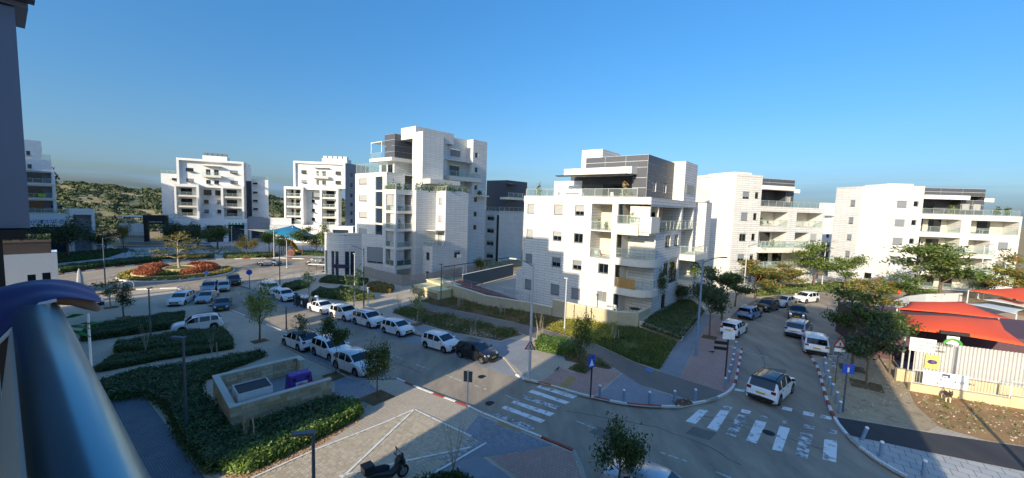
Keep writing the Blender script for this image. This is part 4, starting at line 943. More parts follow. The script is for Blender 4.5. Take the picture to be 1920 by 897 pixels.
    # charcoal box on its deep white eave
    K = Fac(S0.p(u0, 0), -50, 220); cu, cz = hit(K.A, -50, 747.5, 250); ee = 1.0
    kf = Fac(K.p(cu, 0, ee), -50, 220); kg = Fac(kf.p(0, 0), 40, 130)
    kl = hit(kf.A, -50, 721.5, 255)[0]; zt_ = hit(kf.A, -50, 747.5, 249)[1]; zb_ = hit(kf.A, -50, 747, 294)[1]; kr = hit(kg.A, 40, 773, 255)[0]
    kr = min(kr, 5)
    panels(t, kf, 0, kl, zb_, zt_, 4, 1, .0, holes=((1.0, 2.9, zb_ + 1.3, zb_ + 3.1),)); panels(t, kg, 0, kr, zb_, zt_, 4, 2, .0)
    window(t, kf, 1.03, 2.87, zb_ + 1.33, zb_ + 3.07, shut=.9)
    mass(t, "penthouse_box", [kf.p(.05, 0, -.05), kf.p(kl - .05, 0, -.05), kf.p(kl - .05, 0, -5), kg.p(kr - .03, 0, -.06)], zb_ - .1, zt_ - .02, m_clad)
    q2 = MB(); q2.prism([kf.p(-.4, 0, .9), kf.p(kl + 4.5, 0, .9), kf.p(kl + 4.5, 0, -5), kg.p(kr, 0, .4), kg.p(-.6, 0, .4)], zb_ - .75, zb_ - .1, bottom=True); q2.build("eave", m_cap, t)
    rail(t, kf, kl + .1, kl + 4.3, zb_ - .1, 1.2, .7, 3); q2 = MB()
    for uu in (kl + .2, kl + 4.3): q2.tube([kf.p(uu, zb_ - .1, .6), kf.p(uu, zt_ - 1.4, .6)], .06, 6)
    kf.box(q2, kl, kl + 4.4, zt_ - 1.5, zt_ - 1.38, -2, .66); q2.build("pergola", m_cap, t)
    mass(t, "upper_room", [kf.p(.9, 0, -.6), kf.p(kl + 3, 0, -.6), kf.p(kl + 3, 0, -6), kf.p(.9, 0, -6)], 14.9, zb_ - .7, m_stone2)
    for k in range(2): window(t, kf.shift(0, -.6), 1.4 + k * 2.4, 3.2 + k * 2.4, zb_ - 3.4, zb_ - 1.3, o=.06)
    rail(t, kg.shift(0, -.5), .2, kr + 2, 18.4, 1.2, 1.2, 3)
    q2 = MB(); kg.wall(q2, -.4, kr + 2.4, 14.9, 18.4, [], .6); kf.wall(q2, -.2, kl, 14.9, 18.4, [], .1); q2.build("wall", m_stone, t)
    # balcony with canopy on the recessed wall, awnings over the terrace
    slab(t, o4, 1.2, 11.0, 18.1, 19.0, 0.01, 2.6); rail(t, o4, 1.4, 10.9, 19.0, 1.1, 2.5, 5)
    slab(t, o4, 1.0, 8.6, 22.4, 22.55, 0.01, 1.8, "canopy", m_slab)
    q2 = MB(); q2.box6(S0.p(u0 + .1, 17.6, .05), S0.w * (u1 - u0 + 2.5), S0.n * 2.3, (0, 0, -.9)); q2.build("awning", m_slab, t)
    for k in range(3): q2 = MB(); q2.tube([S0.p(u0 + 1 + k * 2.3, 19.0, .05), S0.p(u0 + 1.4 + k * 2.3, 17.4, 2.2)], .03, 5); q2.build("awning_arm", m_frame, t)
    slab(t, o3, 8.9, 12.9, 14.9, 15.1, .01, 1.4, "canopy", m_slab)
    # a hedge of pots along the terrace edge
    k = 0
    for fc, us in ((f, (3.0, 1.4)), (g0, (.8, 2.4)), (g1, (.6, 1.6, 2.7, 3.8)), (b2, (.6, 1.8)), (g2, (.6, 1.7, 2.9, 4.0, 5.2))):
        for u in us:
            pot_plant(fc.p(u, 14.9, -.5), R.uniform(1.3, 2.3), "one of the potted shrubs crowded along the roof terrace rail of the tall stepped block", 60 + k, R.uniform(1.5, 2.3), "potted shrubs on the terrace"); k += 1
    pot_plant(o3.p(10.5, 15.1, .6), 1.2, "plant on the small canopy at the right edge of the tall stepped block", 90, 1.8)
    pot_plant(g0.p(1.2, 8.0, -.6), 2.2, "tall plant on the third corner balcony of the tall stepped block", 91, 1.3)
    table(g0.p(1.0, 11.3, -.6), m_dkwood, "dark table on the topmost corner balcony of the tall stepped block", .5); table(g0.p(2.4, 4.65, -.7), m_wplast, "white table on the second corner balcony of the tall stepped block", .45)
    # low curved shop wing in front
    s = thing("shop_wing", "low curved white shop wing with dark shop windows before the tall stepped block", "building", (-29, 74, 0))
    C0, C1 = G(678, 520, -.3), G(612, 516, -.3); C2 = L0.p(4.4, 0, .0)
    pts = []
    for k in range(9):
        q_ = k / 8; m_ = (C1 - C0); n_ = Vector((m_.y, -m_.x, 0)).normalized(); n_ = n_ if n_.dot(C0) < 0 else -n_
        pts.append(C0 + m_ * q_ + n_ * 1.6 * sin(pi * q_ * .9))
    zt = top_z(C0, 438); back = [L0.p(16.5, 0, -3), L0.p(4.6, 0, -1.1)]
    w = MB(); tt = 0
    for a, b in zip(pts, pts[1:]):
        fc = Fac(a, math.degrees(math.atan2((b - a).x, (b - a).y)), 200); Lq = (b - a).length
        fc.wall(w, 0, Lq, -3, zt, [(.12, Lq - .12, -1.9, 3.0, .3)] if pts.index(a) % 3 != 0 else [])
        if pts.index(a) % 3 != 0: q3 = MB(); fc.quad(q3, .1, Lq - .1, -1.9, 3.0, -.25); q3.build("shop_window", m_glass_s, s)
    rf = Fac(C0, math.degrees(math.atan2((Vector((C2.x, C2.y, 0)) - C0).x, (Vector((C2.x, C2.y, 0)) - C0).y)), 130); Lr = (Vector((C2.x, C2.y, 0)) - Vector((C0.x, C0.y, 0))).length
    rf.wall(w, 0, Lr, -3, zt, [(1.4, 5.6, .9, 4.1, .2)]); w.build("wall", m_stone, s)
    window(s, rf, 1.45, 5.55, .95, 4.05, mull=2, shut=.9, ms=m_shut_g)
    mass(s, "roof", [(p.x, p.y) for p in pts] + [(p.x, p.y) for p in back], zt - .5, zt - .35, m_roof)
    q3 = MB(); a, b = pts[2], pts[5]; d_ = (b - a); q3.box6(Vector((a.x, a.y, -.2)) + Vector((-.1, -.35, 0)), Vector((d_.x, d_.y, 0)), Vector((.05, .12, 0)), (0, 0, .7)); q3.build("shop_sign", M("sign_purple", "#2b2450", .5), s)
    # far wing between the two white blocks
    d = thing("apartment_building", "shaded grey wing with a dark roof room between the two central white blocks", "building", (-3.5, 101.6, 0))
    A = Vector((-3.51, 101.61, 0)); f = Fac(A, -50, 220); g = Fac(A, 40, 130); q = MB(); hw = [(1.85, 4.4, zb, zb + 1.3) for zb in (8.95, 5.6, 2.2, -1.2)]
    f.wall(q, 0, 5.6, -4, 11.45, [(*w_, .15) for w_ in hw] + [(.12, 1.0, -2, 10.4, .2)]); g.wall(q, 0, 10, -4, 11.5, []); Fac(f.p(5.6, 0), 40, 310).wall(q, 0, 10, -4, 11.5, [])
    q.build("wall", m_stone, d); q = MB(); f.quad(q, .12, 1.0, -2, 10.4, -.17); q.build("stair_glazing", m_glass, d)
    for w_ in hw: window(d, f, w_[0] + .02, w_[1] - .02, w_[2] + .02, w_[3] - .02, mull=2, shut=.3)
    mass(d, "roof", [f.p(0, 0), f.p(5.6, 0), f.p(5.6, 0, -10), g.p(10, 0)], 11.2, 11.3, m_roof)
    mass(d, "roof_room", [g.p(3.2, 0, -.5), g.p(12, 0, -.5), g.p(12, 0, -8), g.p(3.2, 0, -8)], 11.3, 19.8, m_clad)
    rail(d, f, .1, 5.4, 11.4, 1.1, -.1, 4); rail(d, g, .1, 9.8, 11.5, 1.1, -.1, 5); slab(d, g, .5, 8.5, 14.6, 15.2, -.48, 2.5, "canopy", m_slab); rail(d, g, .6, 8.4, 15.2, 1.2, 2.4, 4)
    q = MB(); q.box6(g.p(1.5, 18.6, -.5), g.w * 5, g.n * 3, (0, 0, .12)); q.build("awning", m_clad, d)
    gq = thing("apartment_building", "pale block seen through the narrow gap between the two right-hand blocks", "building", (83, 101, 0)); f = Fac((79, 100.4), 90, 180); q = MB()
    f.wall(q, 0, 6.5, -2, 16.4, [(1.6, 4.4, 10.6, 13.2, 1.5), (2.6, 3.4, 7.4, 8.4, .2)]); q.build("wall", m_plaster, gq); rail(gq, f, 1.6, 4.4, 10.6, 1.0, -.1, 2); window(gq, f, 2.63, 3.37, 7.43, 8.37, mull=1)
    q = MB(); f.quad(q, .9, 3.6, -2, 6.2, .05); q.build("stair_glazing", m_glass_s, gq)
building_B()

# ================================================================== far blocks beyond the roundabout
def far_block(A, az, out, label, up, topz, lowz, cols, mids, upw, doors, slabs, balx, left=None, right=None, base=-2.5, rb=None, frame_d=1.0, side=None):
    t = thing("apartment_building", label, "building", (A[0], A[1], 0)); f = Fac(A, az, out); u0, u1 = up
    q = MB(); hol = [(a, b, zb, zt, .2) for a, b, zb, zt in upw + doors]
    f.wall(q, u0 - .6, u1 + .6, lowz, topz - .7, hol, -frame_d); f.box(q, u0 - .6, u1 + .6, topz - .7, topz, -4, 0)
    for a, b in ((u0 - .6, u0), (u1, u1 + .6)): f.box(q, a, b, lowz, topz - .7, -4, 0)
    Fac(f.p(u0 - .6, 0), az + 90, az + 180).wall(q, 0, 14, base, topz, []); Fac(f.p(u1 + .6, 0), az + 90, az).wall(q, 0, 14, base, topz, [])
    c0, c1 = min(c[0] for c in cols), max(c[1] for c in cols)
    mw = [(a, b, zb, zt, .2) for a, b, zb, zt in mids]
    f.wall(q, c0, c1, 3.5, lowz - .4, mw, -1.6); q.build("wall", m_plaster, t)
    for a, b in cols: q = MB(); f.box(q, a, b, 4.4, lowz - .8, -1.6, 1.2); q.build("pillar", m_plaster, t)
    cs = sorted(cols); q = MB()
    for i in (0, 2):
        if i + 1 < len(cs): f.box(q, cs[i][0], cs[i + 1][1], lowz - .8, lowz + .05, -1.5, 1.21)
    f.box(q, c0, c1, lowz - .75, lowz, -1.6, .2); q.build("frame_beam", m_plaster, t)
    for i in (0, 2):
        if i + 1 >= len(cs): continue
        a, b = cs[i][1] + .01, cs[i + 1][0] - .01
        for z_ in slabs:
            slab(t, f, a, b, z_ - .5, z_, -1.59, 1.0); rail(t, f, a, b, z_, 1.0, .9, 2)
            w = MB(); f.quad(w, a + (b - a) * .35, b - .4, z_ + .1, z_ + 2.2, -1.57); w.build("balcony_door", m_glass, t)
    for w in upw + mids: window(t, f, w[0] + .02, w[1] - .02, w[2] + .02, w[3] - .02, o=(-frame_d if w in upw else -1.6) - .1, mull=2, frame=m_frame_d, shut=(.9 if R.random() < .35 else None), ms=m_shut_g)
    for w in doors: window(t, f, w[0] + .02, w[1] - .02, w[2] + .02, w[3] - .02, o=-frame_d - .1, mull=2)
    a, b, z_ = balx; slab(t, f, a, b, z_ - .7, z_, -frame_d + .01, .8); rail(t, f, a + .05, b - .05, z_, .9, .7, 3)
    slab(t, f, a + .1, b - .1, z_ + 2.9, z_ + 3.0, -frame_d + .01, .6, "canopy", m_slab)
    mass(t, "roof", [f.p(u0, 0, -1), f.p(u1, 0, -1), f.p(u1, 0, -14), f.p(u0, 0, -14)], topz - .5, topz - .3, m_roof)
    if rb:
        q = MB(); f.box(q, rb[0], rb[1], topz - .2, rb[2], -7, -3); q.build("roof_box", m_plaster, t)
        for k in range(5):
            q = MB(); a = rb[0] + (rb[1] - rb[0]) * k / 5 + .1; q.box6(f.p(a, rb[2], -3.4), f.w * ((rb[1] - rb[0]) / 5 - .3), -f.n * 1.2, (0, 0, .9)); q.build("solar_panel", m_frame, t)
    return t, f
def C1():
    A = (-102.86, 121.97); rows = [(20.65, 21.58), (17.2, 18.25)]
    upw = [(a, b, zb, zt) for zb, zt in rows for a, b in ((-1.87, .07), (-13.5, -11.4))]; doors = [(a, b, zb, zt) for zb, zt in ((19.75, 21.5), (16.85, 18.1)) for a, b in ((-6.2, -5.0), (-8.35, -7.1))]
    mids = [(-6.2, -4.1, 13.3, 14.95), (-9.0, -7.1, 13.3, 14.95)] + [(a, b, zb, zt) for zb, zt in ((10.65, 11.7), (7.55, 8.6)) for a, b in ((-5.35, -4.1), (-8.65, -7.55))]
    t, f = far_block(A, -116, 154, "white far block with a framed front and roof rails, left of the blue shade sail", (-14.7, 1.5), 24.5, 16.4, [(-15.3, -14.7), (-9.75, -9.15), (-3.52, -2.9), (2.06, 2.57)], mids, upw, doors, (13.0, 9.7, 6.5), (-9.2, -4.3, 19.6), rb=(-10.3, -3.8, 26.0))
    q = MB(); lw = [(2.6, 4.0, 17.6, 18.2), (2.6, 3.4, 14.0, 14.7), (2.6, 3.4, 10.6, 11.3), (2.6, 3.4, 7.2, 7.9)]
    f.wall(q, 2.2, 6.65, -2.5, 19.5, [(*w, .15) for w in lw], -2.5); Fac(f.p(6.65, 0, -2.5), -26, 244).wall(q, 0, 10, -2.5, 19.5, [])
    rw = [(-18.6, -17.25, zb, zb + .6) for zb in (17.5, 14.4, 11.6, 8.8)]
    f.wall(q, -21.75, -16.9, -2.5, 19.1, [(*w, .15) for w in rw], -3.0); q.build("wall", m_plaster, t)
    q = MB(); f.wall(q, -16.9, -15.3, -2.5, 18.5, [], -3.6); q.build("stair_glazing", m_glass_s, t)
    for w in lw: window(t, f, w[0] + .02, w[1] - .02, w[2] + .02, w[3] - .02, o=-2.6, mull=1, frame=m_frame_d)
    for w in rw: window(t, f, w[0] + .02, w[1] - .02, w[2] + .02, w[3] - .02, o=-3.1, mull=1, frame=m_frame_d)
    for a, b, o in ((2.3, 6.6, -2.6), (-21.7, -16.95, -3.1)): rail(t, f, a, b, 19.5 if o > -3 else 19.1, 1.0, o, 3)
    # shops at its foot
    s = thing("shop_row", "shaded row of ground floor shops with a green striped awning under the left far block", "building", (A[0], A[1], 0)); q = MB()
    sh = [(-1.8, 1.9, -2, 3.5, .8), (4.6, -3.6, -2, 3.6, .8), (-9.0, -5.0, -2, 3.6, .8), (-15.0, -11.2, -2, 4.0, .8)]
    f.wall(q, -16.2, 5.6, -2.6, 5.9, [(-3.7, 4.6, -2.5, 3.6, .8), (-9.6, -5.2, -2.5, 3.6, .8), (-15.3, -10.9, -2.5, 3.9, .8)], 1.6); q.prism([f.p(-16.2, 0, 1.59), f.p(5.6, 0, 1.59), f.p(5.6, 0, -3), f.p(-16.2, 0, -3)], 5.7, 5.8)
    q.build("wall", m_plaster, s)
    for a, b in ((-3.7, 4.6), (-9.6, -5.2), (-15.3, -10.9)): q = MB(); f.quad(q, a, b, -2.5, 3.7, .9); q.build("shop_window", m_glass_s, s)
    for k in range(10):
        q = MB(); a = -15.2 + k * .43; q.box6(f.p(a, 4.5, 1.62), f.w * .43, f.n * 1.3, (0, 0, -.45)); q.build("awning_stripe", M("awning_green", "#1f9a6c", .7, 0, .05) if k % 2 == 0 else M("awning_white", "#dfe8e2", .7, 0, .03), s)
    rail(s, f, 2.3, 5.5, 5.9, 1.0, 1.5, 2)
    d = thing("entrance_gate", "black shop portal with pale lettering left of the far block's shops", "shop front", f.p(7, -2, 2.5)); q = MB()
    f.box(q, 4.0, 9.5, 4.0, 6.65, 1.8, 3.4); q.build("sign_box", M("black_panel", "#17191d", .5, 0, .05), d)
    for a in (4.0, 8.55): q = MB(); f.box(q, a, a + .9, -2.6, 3.998, 1.9, 3.3); q.build("pillar", M("black_panel"), d)
    lettering("COFFEE HOUSE", f, 8.2, 4.5, .45, 3.42, M("sign_white", "#e6e6e6", .5), d, flip=True)
    w = thing("shop_pavilion", "small white cafe pavilion with a glazed roof terrace beside the black portal", "building", f.p(11, -2, 0)); q = MB()
    f.wall(q, 9.6, 16.5, .4, 3.8, [], -1); f.wall(q, 9.6, 16.5, -2.6, .4, [(10, 16, -2.5, .2, 1.2)], -1.0); Fac(f.p(16.5, 0, -1), -26, 244).wall(q, 0, 6, -2.6, 3.8, []); f.box(q, 9.6, 16.5, 5.9, 6.1, -6, -.9); q.build("wall", m_plaster, w)
    rail(w, f, 9.7, 16.4, 3.8, 1.0, -1.1, 5)
    for k in range(4): q = MB(); f.box(q, 9.7 + k * 2.2, 9.8 + k * 2.2, 3.8, 5.9, -1.3, -1.2); q.build("post", m_frame, w)
    q = MB(); f.box(q, 10.4, 13.2, 1.2, 3.0, -1.0, -.95); q.build("sign_panel", m_wplast, w)
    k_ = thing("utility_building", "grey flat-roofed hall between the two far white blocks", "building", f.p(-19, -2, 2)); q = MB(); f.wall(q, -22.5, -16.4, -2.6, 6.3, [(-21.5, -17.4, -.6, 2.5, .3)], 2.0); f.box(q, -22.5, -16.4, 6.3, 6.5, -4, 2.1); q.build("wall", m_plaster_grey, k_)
    q = MB(); f.quad(q, -21.5, -17.4, -.6, 2.5, 1.75); q.build("window", m_glass_s, k_)
    k2 = thing("roof_terrace_house", "low white house with a walled roof terrace just left of the second far block", "building", f.p(-27, -2, 4)); q = MB(); f.wall(q, -35, -22.8, -2.6, 4.2, [], 5.0); f.box(q, -35, -22.8, 4.0, 4.2, -2, 5); f.box(q, -29, -22.8, 4.2, 6.4, 2, 4.0); f.box(q, -34, -30, 4.2, 5.9, 1, 2.5); q.build("wall", m_plaster, k2)
def C2():
    A = (-66.3, 133.09); rows = [(21.8, 22.88), (18.55, 19.65)]
    upw = [(a, b, zb, zt) for zb, zt in rows for a, b in ((4.7, 6.56), (-6.88, -4.94))]; doors = [(a, b, zb, zt) for zb, zt in ((21.2, 22.8), (18.2, 19.6)) for a, b in ((.61, 1.49), (-1.78, -.45))]
    mids = [(a, b, zb, zt) for zb, zt in ((11.9, 12.95), (8.7, 9.75), (5.6, 6.6)) for a, b in ((2.41, 3.54), (-.51, .38))] + [(.4, 3.4, 13.6, 15.5)]
    t, f = far_block(A, -92, 178, "second white far block, behind the blue shade sail, with twin framed balcony stacks", (-8.0, 8.2), 25.8, 17.0, [(-6.71, -6.11), (-1.15, -.55), (5.05, 5.74), (10.81, 11.41)], mids, upw, doors, (13.8, 10.5, 7.2, 4.4), (-3.2, 2.4, 20.9), rb=(-8.0, .5, 27.3), frame_d=.8)
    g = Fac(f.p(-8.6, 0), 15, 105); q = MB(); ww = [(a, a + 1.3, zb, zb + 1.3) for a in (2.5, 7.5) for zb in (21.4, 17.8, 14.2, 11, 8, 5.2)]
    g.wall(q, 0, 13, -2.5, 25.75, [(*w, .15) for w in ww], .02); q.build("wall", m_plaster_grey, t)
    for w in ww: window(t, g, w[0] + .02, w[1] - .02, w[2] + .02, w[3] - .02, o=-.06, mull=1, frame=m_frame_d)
    s = thing("shop_row", "white podium with a small shop sign under the second far block", "building", (A[0], A[1], 0)); q = MB()
    f.wall(q, -12, 12.5, -2.6, 4.3, [(-3.5, -1.5, -2.5, 1.4, .6), (-10.5, -5.2, -2.5, 3.0, .8)], 2.2); q.prism([f.p(-12, 0, 2.19), f.p(12.5, 0, 2.19), f.p(12.5, 0, -3), f.p(-12, 0, -3)], 4.1, 4.2); q.build("wall", m_plaster, s)
    for a, b, c in ((-3.5, -1.5, 1.4), (-10.5, -5.2, 3.0)): q = MB(); f.quad(q, a, b, -2.5, c, 1.7); q.build("shop_window", m_glass_s, s)
    lettering("KIPPO", f, 2.3, 2.3, 1.0, 2.22, M("sign_dark", "#23262b", .5), s, flip=True)
def A0():
    A = Vector((-106.98, 90.10, 0)); t = thing("apartment_building", "shaded bluish-white block at the far left with balconies above a clinic sign", "building", A); f = Fac(A, -145, 125); q = MB()
    hol = [(0.0, 7, zb, zb + 2.7, 2.0) for zb in (14.6, 11.2, 7.9)]; K = ((-.5, 7, 17.2, 0), (-.1, 17.2, 19.9, -.3), (1.15, 19.9, 24.1, -.5))
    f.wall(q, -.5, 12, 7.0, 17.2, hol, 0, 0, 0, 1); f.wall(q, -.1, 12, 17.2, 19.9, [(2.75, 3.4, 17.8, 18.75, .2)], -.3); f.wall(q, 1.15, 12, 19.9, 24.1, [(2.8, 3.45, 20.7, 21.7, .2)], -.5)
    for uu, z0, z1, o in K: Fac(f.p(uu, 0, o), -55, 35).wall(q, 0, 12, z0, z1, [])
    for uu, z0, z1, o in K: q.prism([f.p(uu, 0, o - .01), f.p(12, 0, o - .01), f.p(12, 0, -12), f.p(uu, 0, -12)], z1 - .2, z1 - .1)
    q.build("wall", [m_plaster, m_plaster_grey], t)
    window(t, f, 2.78, 3.38, 17.83, 18.7, o=-.4, mull=1); window(t, f, 2.83, 3.43, 20.73, 21.67, o=-.6, mull=1)
    for zb in (14.6, 11.2, 7.9): rail(t, f, 0.02, 6.9, zb, 1.0, -.05, 5); w = MB(); f.quad(w, 1.2, 3.4, zb + .1, zb + 2.3, -1.97); w.build("balcony_door", m_glass, t); slab(t, f, -.3, 7, zb - .4, zb - .02, .002, .25)
    rail(t, f, -.05, 1.1, 19.9, 1.2, -.4, 1)
    w = MB(); f.box(w, 1.1, 2.2, 11.5, 12.2, .0, .05); w.build("green_cloth", M("lime_cloth", "#8fc43a", .8), t)
    s = thing("clinic_podium", "white podium with a blue lettered clinic sign and a tall portal at far left", "building", A); q = MB()
    f.wall(q, -2.3, 12, -2.6, 7.65, [(-1.9, 10, -2.5, 4.6, 1.2)], .6); f.wall(q, -6.35, -2.3, -2.6, 8.75, [(-5.8, -2.8, -2.5, 7.4, 1.6)], 1.0, 0, 0, 1); Fac(f.p(-6.35, 0, 1.0), -55, 35).wall(q, 0, 9, -2.6, 8.75, []); Fac(f.p(-2.3, 0, 1.0), -55, 215).wall(q, 0, 5, 7.6, 8.75, [])
    q.prism([f.p(-6.35, 0, .99), f.p(-2.3, 0, .99), f.p(-2.3, 0, -8), f.p(-6.35, 0, -8)], 8.5, 8.6); q.prism([f.p(-2.3, 0, .59), f.p(12, 0, .59), f.p(12, 0, -8), f.p(-2.3, 0, -8)], 7.4, 7.5); q.build("wall", [m_plaster, m_plaster_grey], s)
    q = MB(); f.quad(q, -1.9, 10, -2.5, 4.6, -.5); q.build("shop_window", m_glass_s, s)
    q = MB(); f.box(q, -1.35, 6, 5.35, 6.6, .61, .7); q.build("sign_panel", M("sign_pale", "#d6deea", .5), s)
    lettering("טנדיבכמ", f, 3.3, 5.6, 1.0, .72, M("sign_blue", "#1d3f9c", .5), s, flip=True)
    q = MB(); q.tube([f.p(-.3, 5.6, .73), f.p(-.75, 5.75, .73), f.p(-1.15, 6.4, .73)], [.04, .09, .03], 5); q.build("logo_swoosh", M("sign_blue"), s)
    rail(s, f, -2.2, 6, 7.65, 1.0, .5, 4)
    for k, (u, lb) in enumerate(((-1.2, "dark furled parasol nearest the corner on the clinic podium roof"), (-.2, "dark furled parasol in the middle of the clinic podium roof"))):
        p = thing("parasol", lb, "parasol", f.p(u, 7.5, -1.0)); q = MB(); q.tube([f.p(u, 7.5, -1.0), f.p(u, 9.4, -1.0)], .05, 6); q.build("pole", m_dark_iron, p); q = MB(); q.tube([f.p(u, 9.1, -1.0), f.p(u, 9.6, -1.0)], [.7, .1], 8); q.build("canopy", m_dark_iron, p)
def lettering(txt, f, u, z, size, o, mat, par, flip=False, name="lettering"):
    """flat raised letters on a face; u is where the text starts as it is read from the front, left to right"""
    cu = bpy.data.curves.new("lettering", 'FONT'); cu.body = txt; cu.size = size; cu.extrude = .012; cu.resolution_u = 2
    ob = bpy.data.objects.new("lettering", cu); COL.objects.link(ob)
    bpy.context.view_layer.update()
    me = bpy.data.meshes.new_from_object(ob.evaluated_get(bpy.context.evaluated_depsgraph_get())); bpy.data.objects.remove(ob)
    x = -f.w if flip else f.w; y = Vector((0, 0, 1)); n = f.n
    base = f.p(u, z, o); rt = par if par.parent is None else par.parent; off = rt.location
    mm = Matrix((x, y, n)).transposed().to_4x4(); mm.translation = base - off
    me.transform(mm); me.materials.clear(); me.materials.append(mat); me.update()
    o2 = bpy.data.objects.new(name, me); COL.objects.link(o2); o2.parent = par
    return o2
C1(); C2(); A0()

# ================================================================== the row of blocks we stand in (their shadows cross the street)
m_ours = M("facade_ours", "#cfc9bd", .8, 0, .06, 1.0)
def own_block(u0, u1, b0, b1, steps, label, zb=-3):
    P = lambda u, b: SU * u + SV * b
    t = thing("apartment_building", label, "building", P((u0 + u1) / 2, b0 - 4))
    for k, (a, b, zt) in enumerate(steps): mass(t, "storeys" if k == 0 else "setback", [P(a, b0), P(b, b0), P(b, b1), P(a, b1)], zb, zt, m_ours)
    f = Fac(P(u0, b0), -53, 37)
    for i in range(6):
        for j in range(int((u1 - u0) / 4.4)):
            a = 1.2 + j * 4.4
            if a + 2.6 < u1 - u0:
                q = MB(); f.box(q, a, a + 2.6, .6 + i * 3.35, 2.5 + i * 3.35, .01, .05); q.build("window", m_glass, t)
    return t
own_block(-7.2, 15.0, -2.6, -20, [(-7.2, 15.0, 26.4)], "our own apartment block, whose balcony we look from")
own_block(20.4, 42.5, -2.6, -20, [(25.2, 42.5, 26.0), (22.8, 25.2, 24.4), (20.4, 22.8, 21.8)], "the next apartment block along our side of the street")
own_block(50.3, 73.0, -2.6, -20, [(50.3, 73.0, 26.0)], "third apartment block along our side of the street")
own_block(42.6, 50.2, -2.6, -12, [(42.6, 50.2, 6.3)], "low link building between the second and third blocks of our row")
own_block(108.0, 175.0, -2.6, -16, [(108.0, 155.6, 20.5), (155.6, 175.0, 29.0)], "long apartment block far along our side of the street")
# ================================================================== vehicles
m_tyre = M("tyre", "#141414", .85, 0, .05); m_rim = M("rim", "#9a9da1", .35, .8, .05); m_trim = M("black_trim", "#16171a", .55, 0, .06)
m_cglass = M("car_glass", "#0b0e12", .05, 0, 0, spec=.8, coat=.3); m_lamp = M("head_lamp", "#cfd6dc", .12, .3, 0); m_tail = M("tail_lamp", "#7c1116", .2, 0, 0)
m_plate = M("yellow_plate", "#d9a92c", .5, 0, .03)
def paint(h, metal=0.): return M("paint_" + h.strip('#'), h, .32, metal, .03, 1.5, coat=.7)
PROF = {   # x from rear to front, height of the outline, all for a 4.4 m car; glass spans: rear window, windscreen
 'suv': dict(L=4.45, W=1.85, H=1.64, wb=2.66, r=.35, belt=1.02, out=[(-1, .55), (-.985, .72), (-.965, .98), (-.93, 1.06), (-.79, 1.5), (-.70, 1.6), (-.45, 1.64), (0, 1.645), (.12, 1.61), (.20, 1.54), (.46, 1.10), (.52, 1.06), (.80, .99), (.91, .9), (.965, .74), (.99, .55), (1, .45)], rg=(-.93, -.79), ws=(.20, .46), doors=(.36, -.06, -.5), pil=(-.055, -.49), roof=.56),
 'hatch': dict(L=3.75, W=1.66, H=1.5, wb=2.4, r=.30, belt=.95, out=[(-1, .5), (-.985, .7), (-.965, .95), (-.94, 1.02), (-.84, 1.36), (-.75, 1.46), (-.4, 1.5), (.0, 1.495), (.14, 1.45), (.22, 1.38), (.55, 1.0), (.6, .97), (.83, .88), (.93, .76), (.975, .6), (.995, .45), (1, .36)], rg=(-.94, -.84), ws=(.22, .55), doors=(.42, -.08, -.5), pil=(-.075, -.52), roof=.54),
 'sedan': dict(L=4.6, W=1.8, H=1.45, wb=2.68, r=.32, belt=.93, out=[(-1, .5), (-.985, .75), (-.965, .95), (-.9, 1.02), (-.72, 1.05), (-.66, 1.08), (-.42, 1.36), (-.3, 1.42), (-.1, 1.45), (.05, 1.435), (.14, 1.38), (.42, 1.0), (.48, .97), (.8, .86), (.92, .74), (.975, .58), (.995, .45), (1, .36)], rg=(-.66, -.42), ws=(.14, .42), doors=(.36, -.03, -.42), pil=(-.025, -.40), roof=.52),
 'coupe': dict(L=4.5, W=1.83, H=1.58, wb=2.68, r=.35, belt=1.0, out=[(-1, .55), (-.985, .75), (-.965, 1.0), (-.92, 1.08), (-.62, 1.44), (-.5, 1.53), (-.25, 1.58), (0, 1.575), (.1, 1.54), (.19, 1.46), (.45, 1.06), (.5, 1.03), (.8, .95), (.92, .84), (.97, .68), (.995, .5), (1, .42)], rg=(-.92, -.62), ws=(.19, .45), doors=(.36, -.05, -.48), pil=(-.045, -.46), roof=.54)}
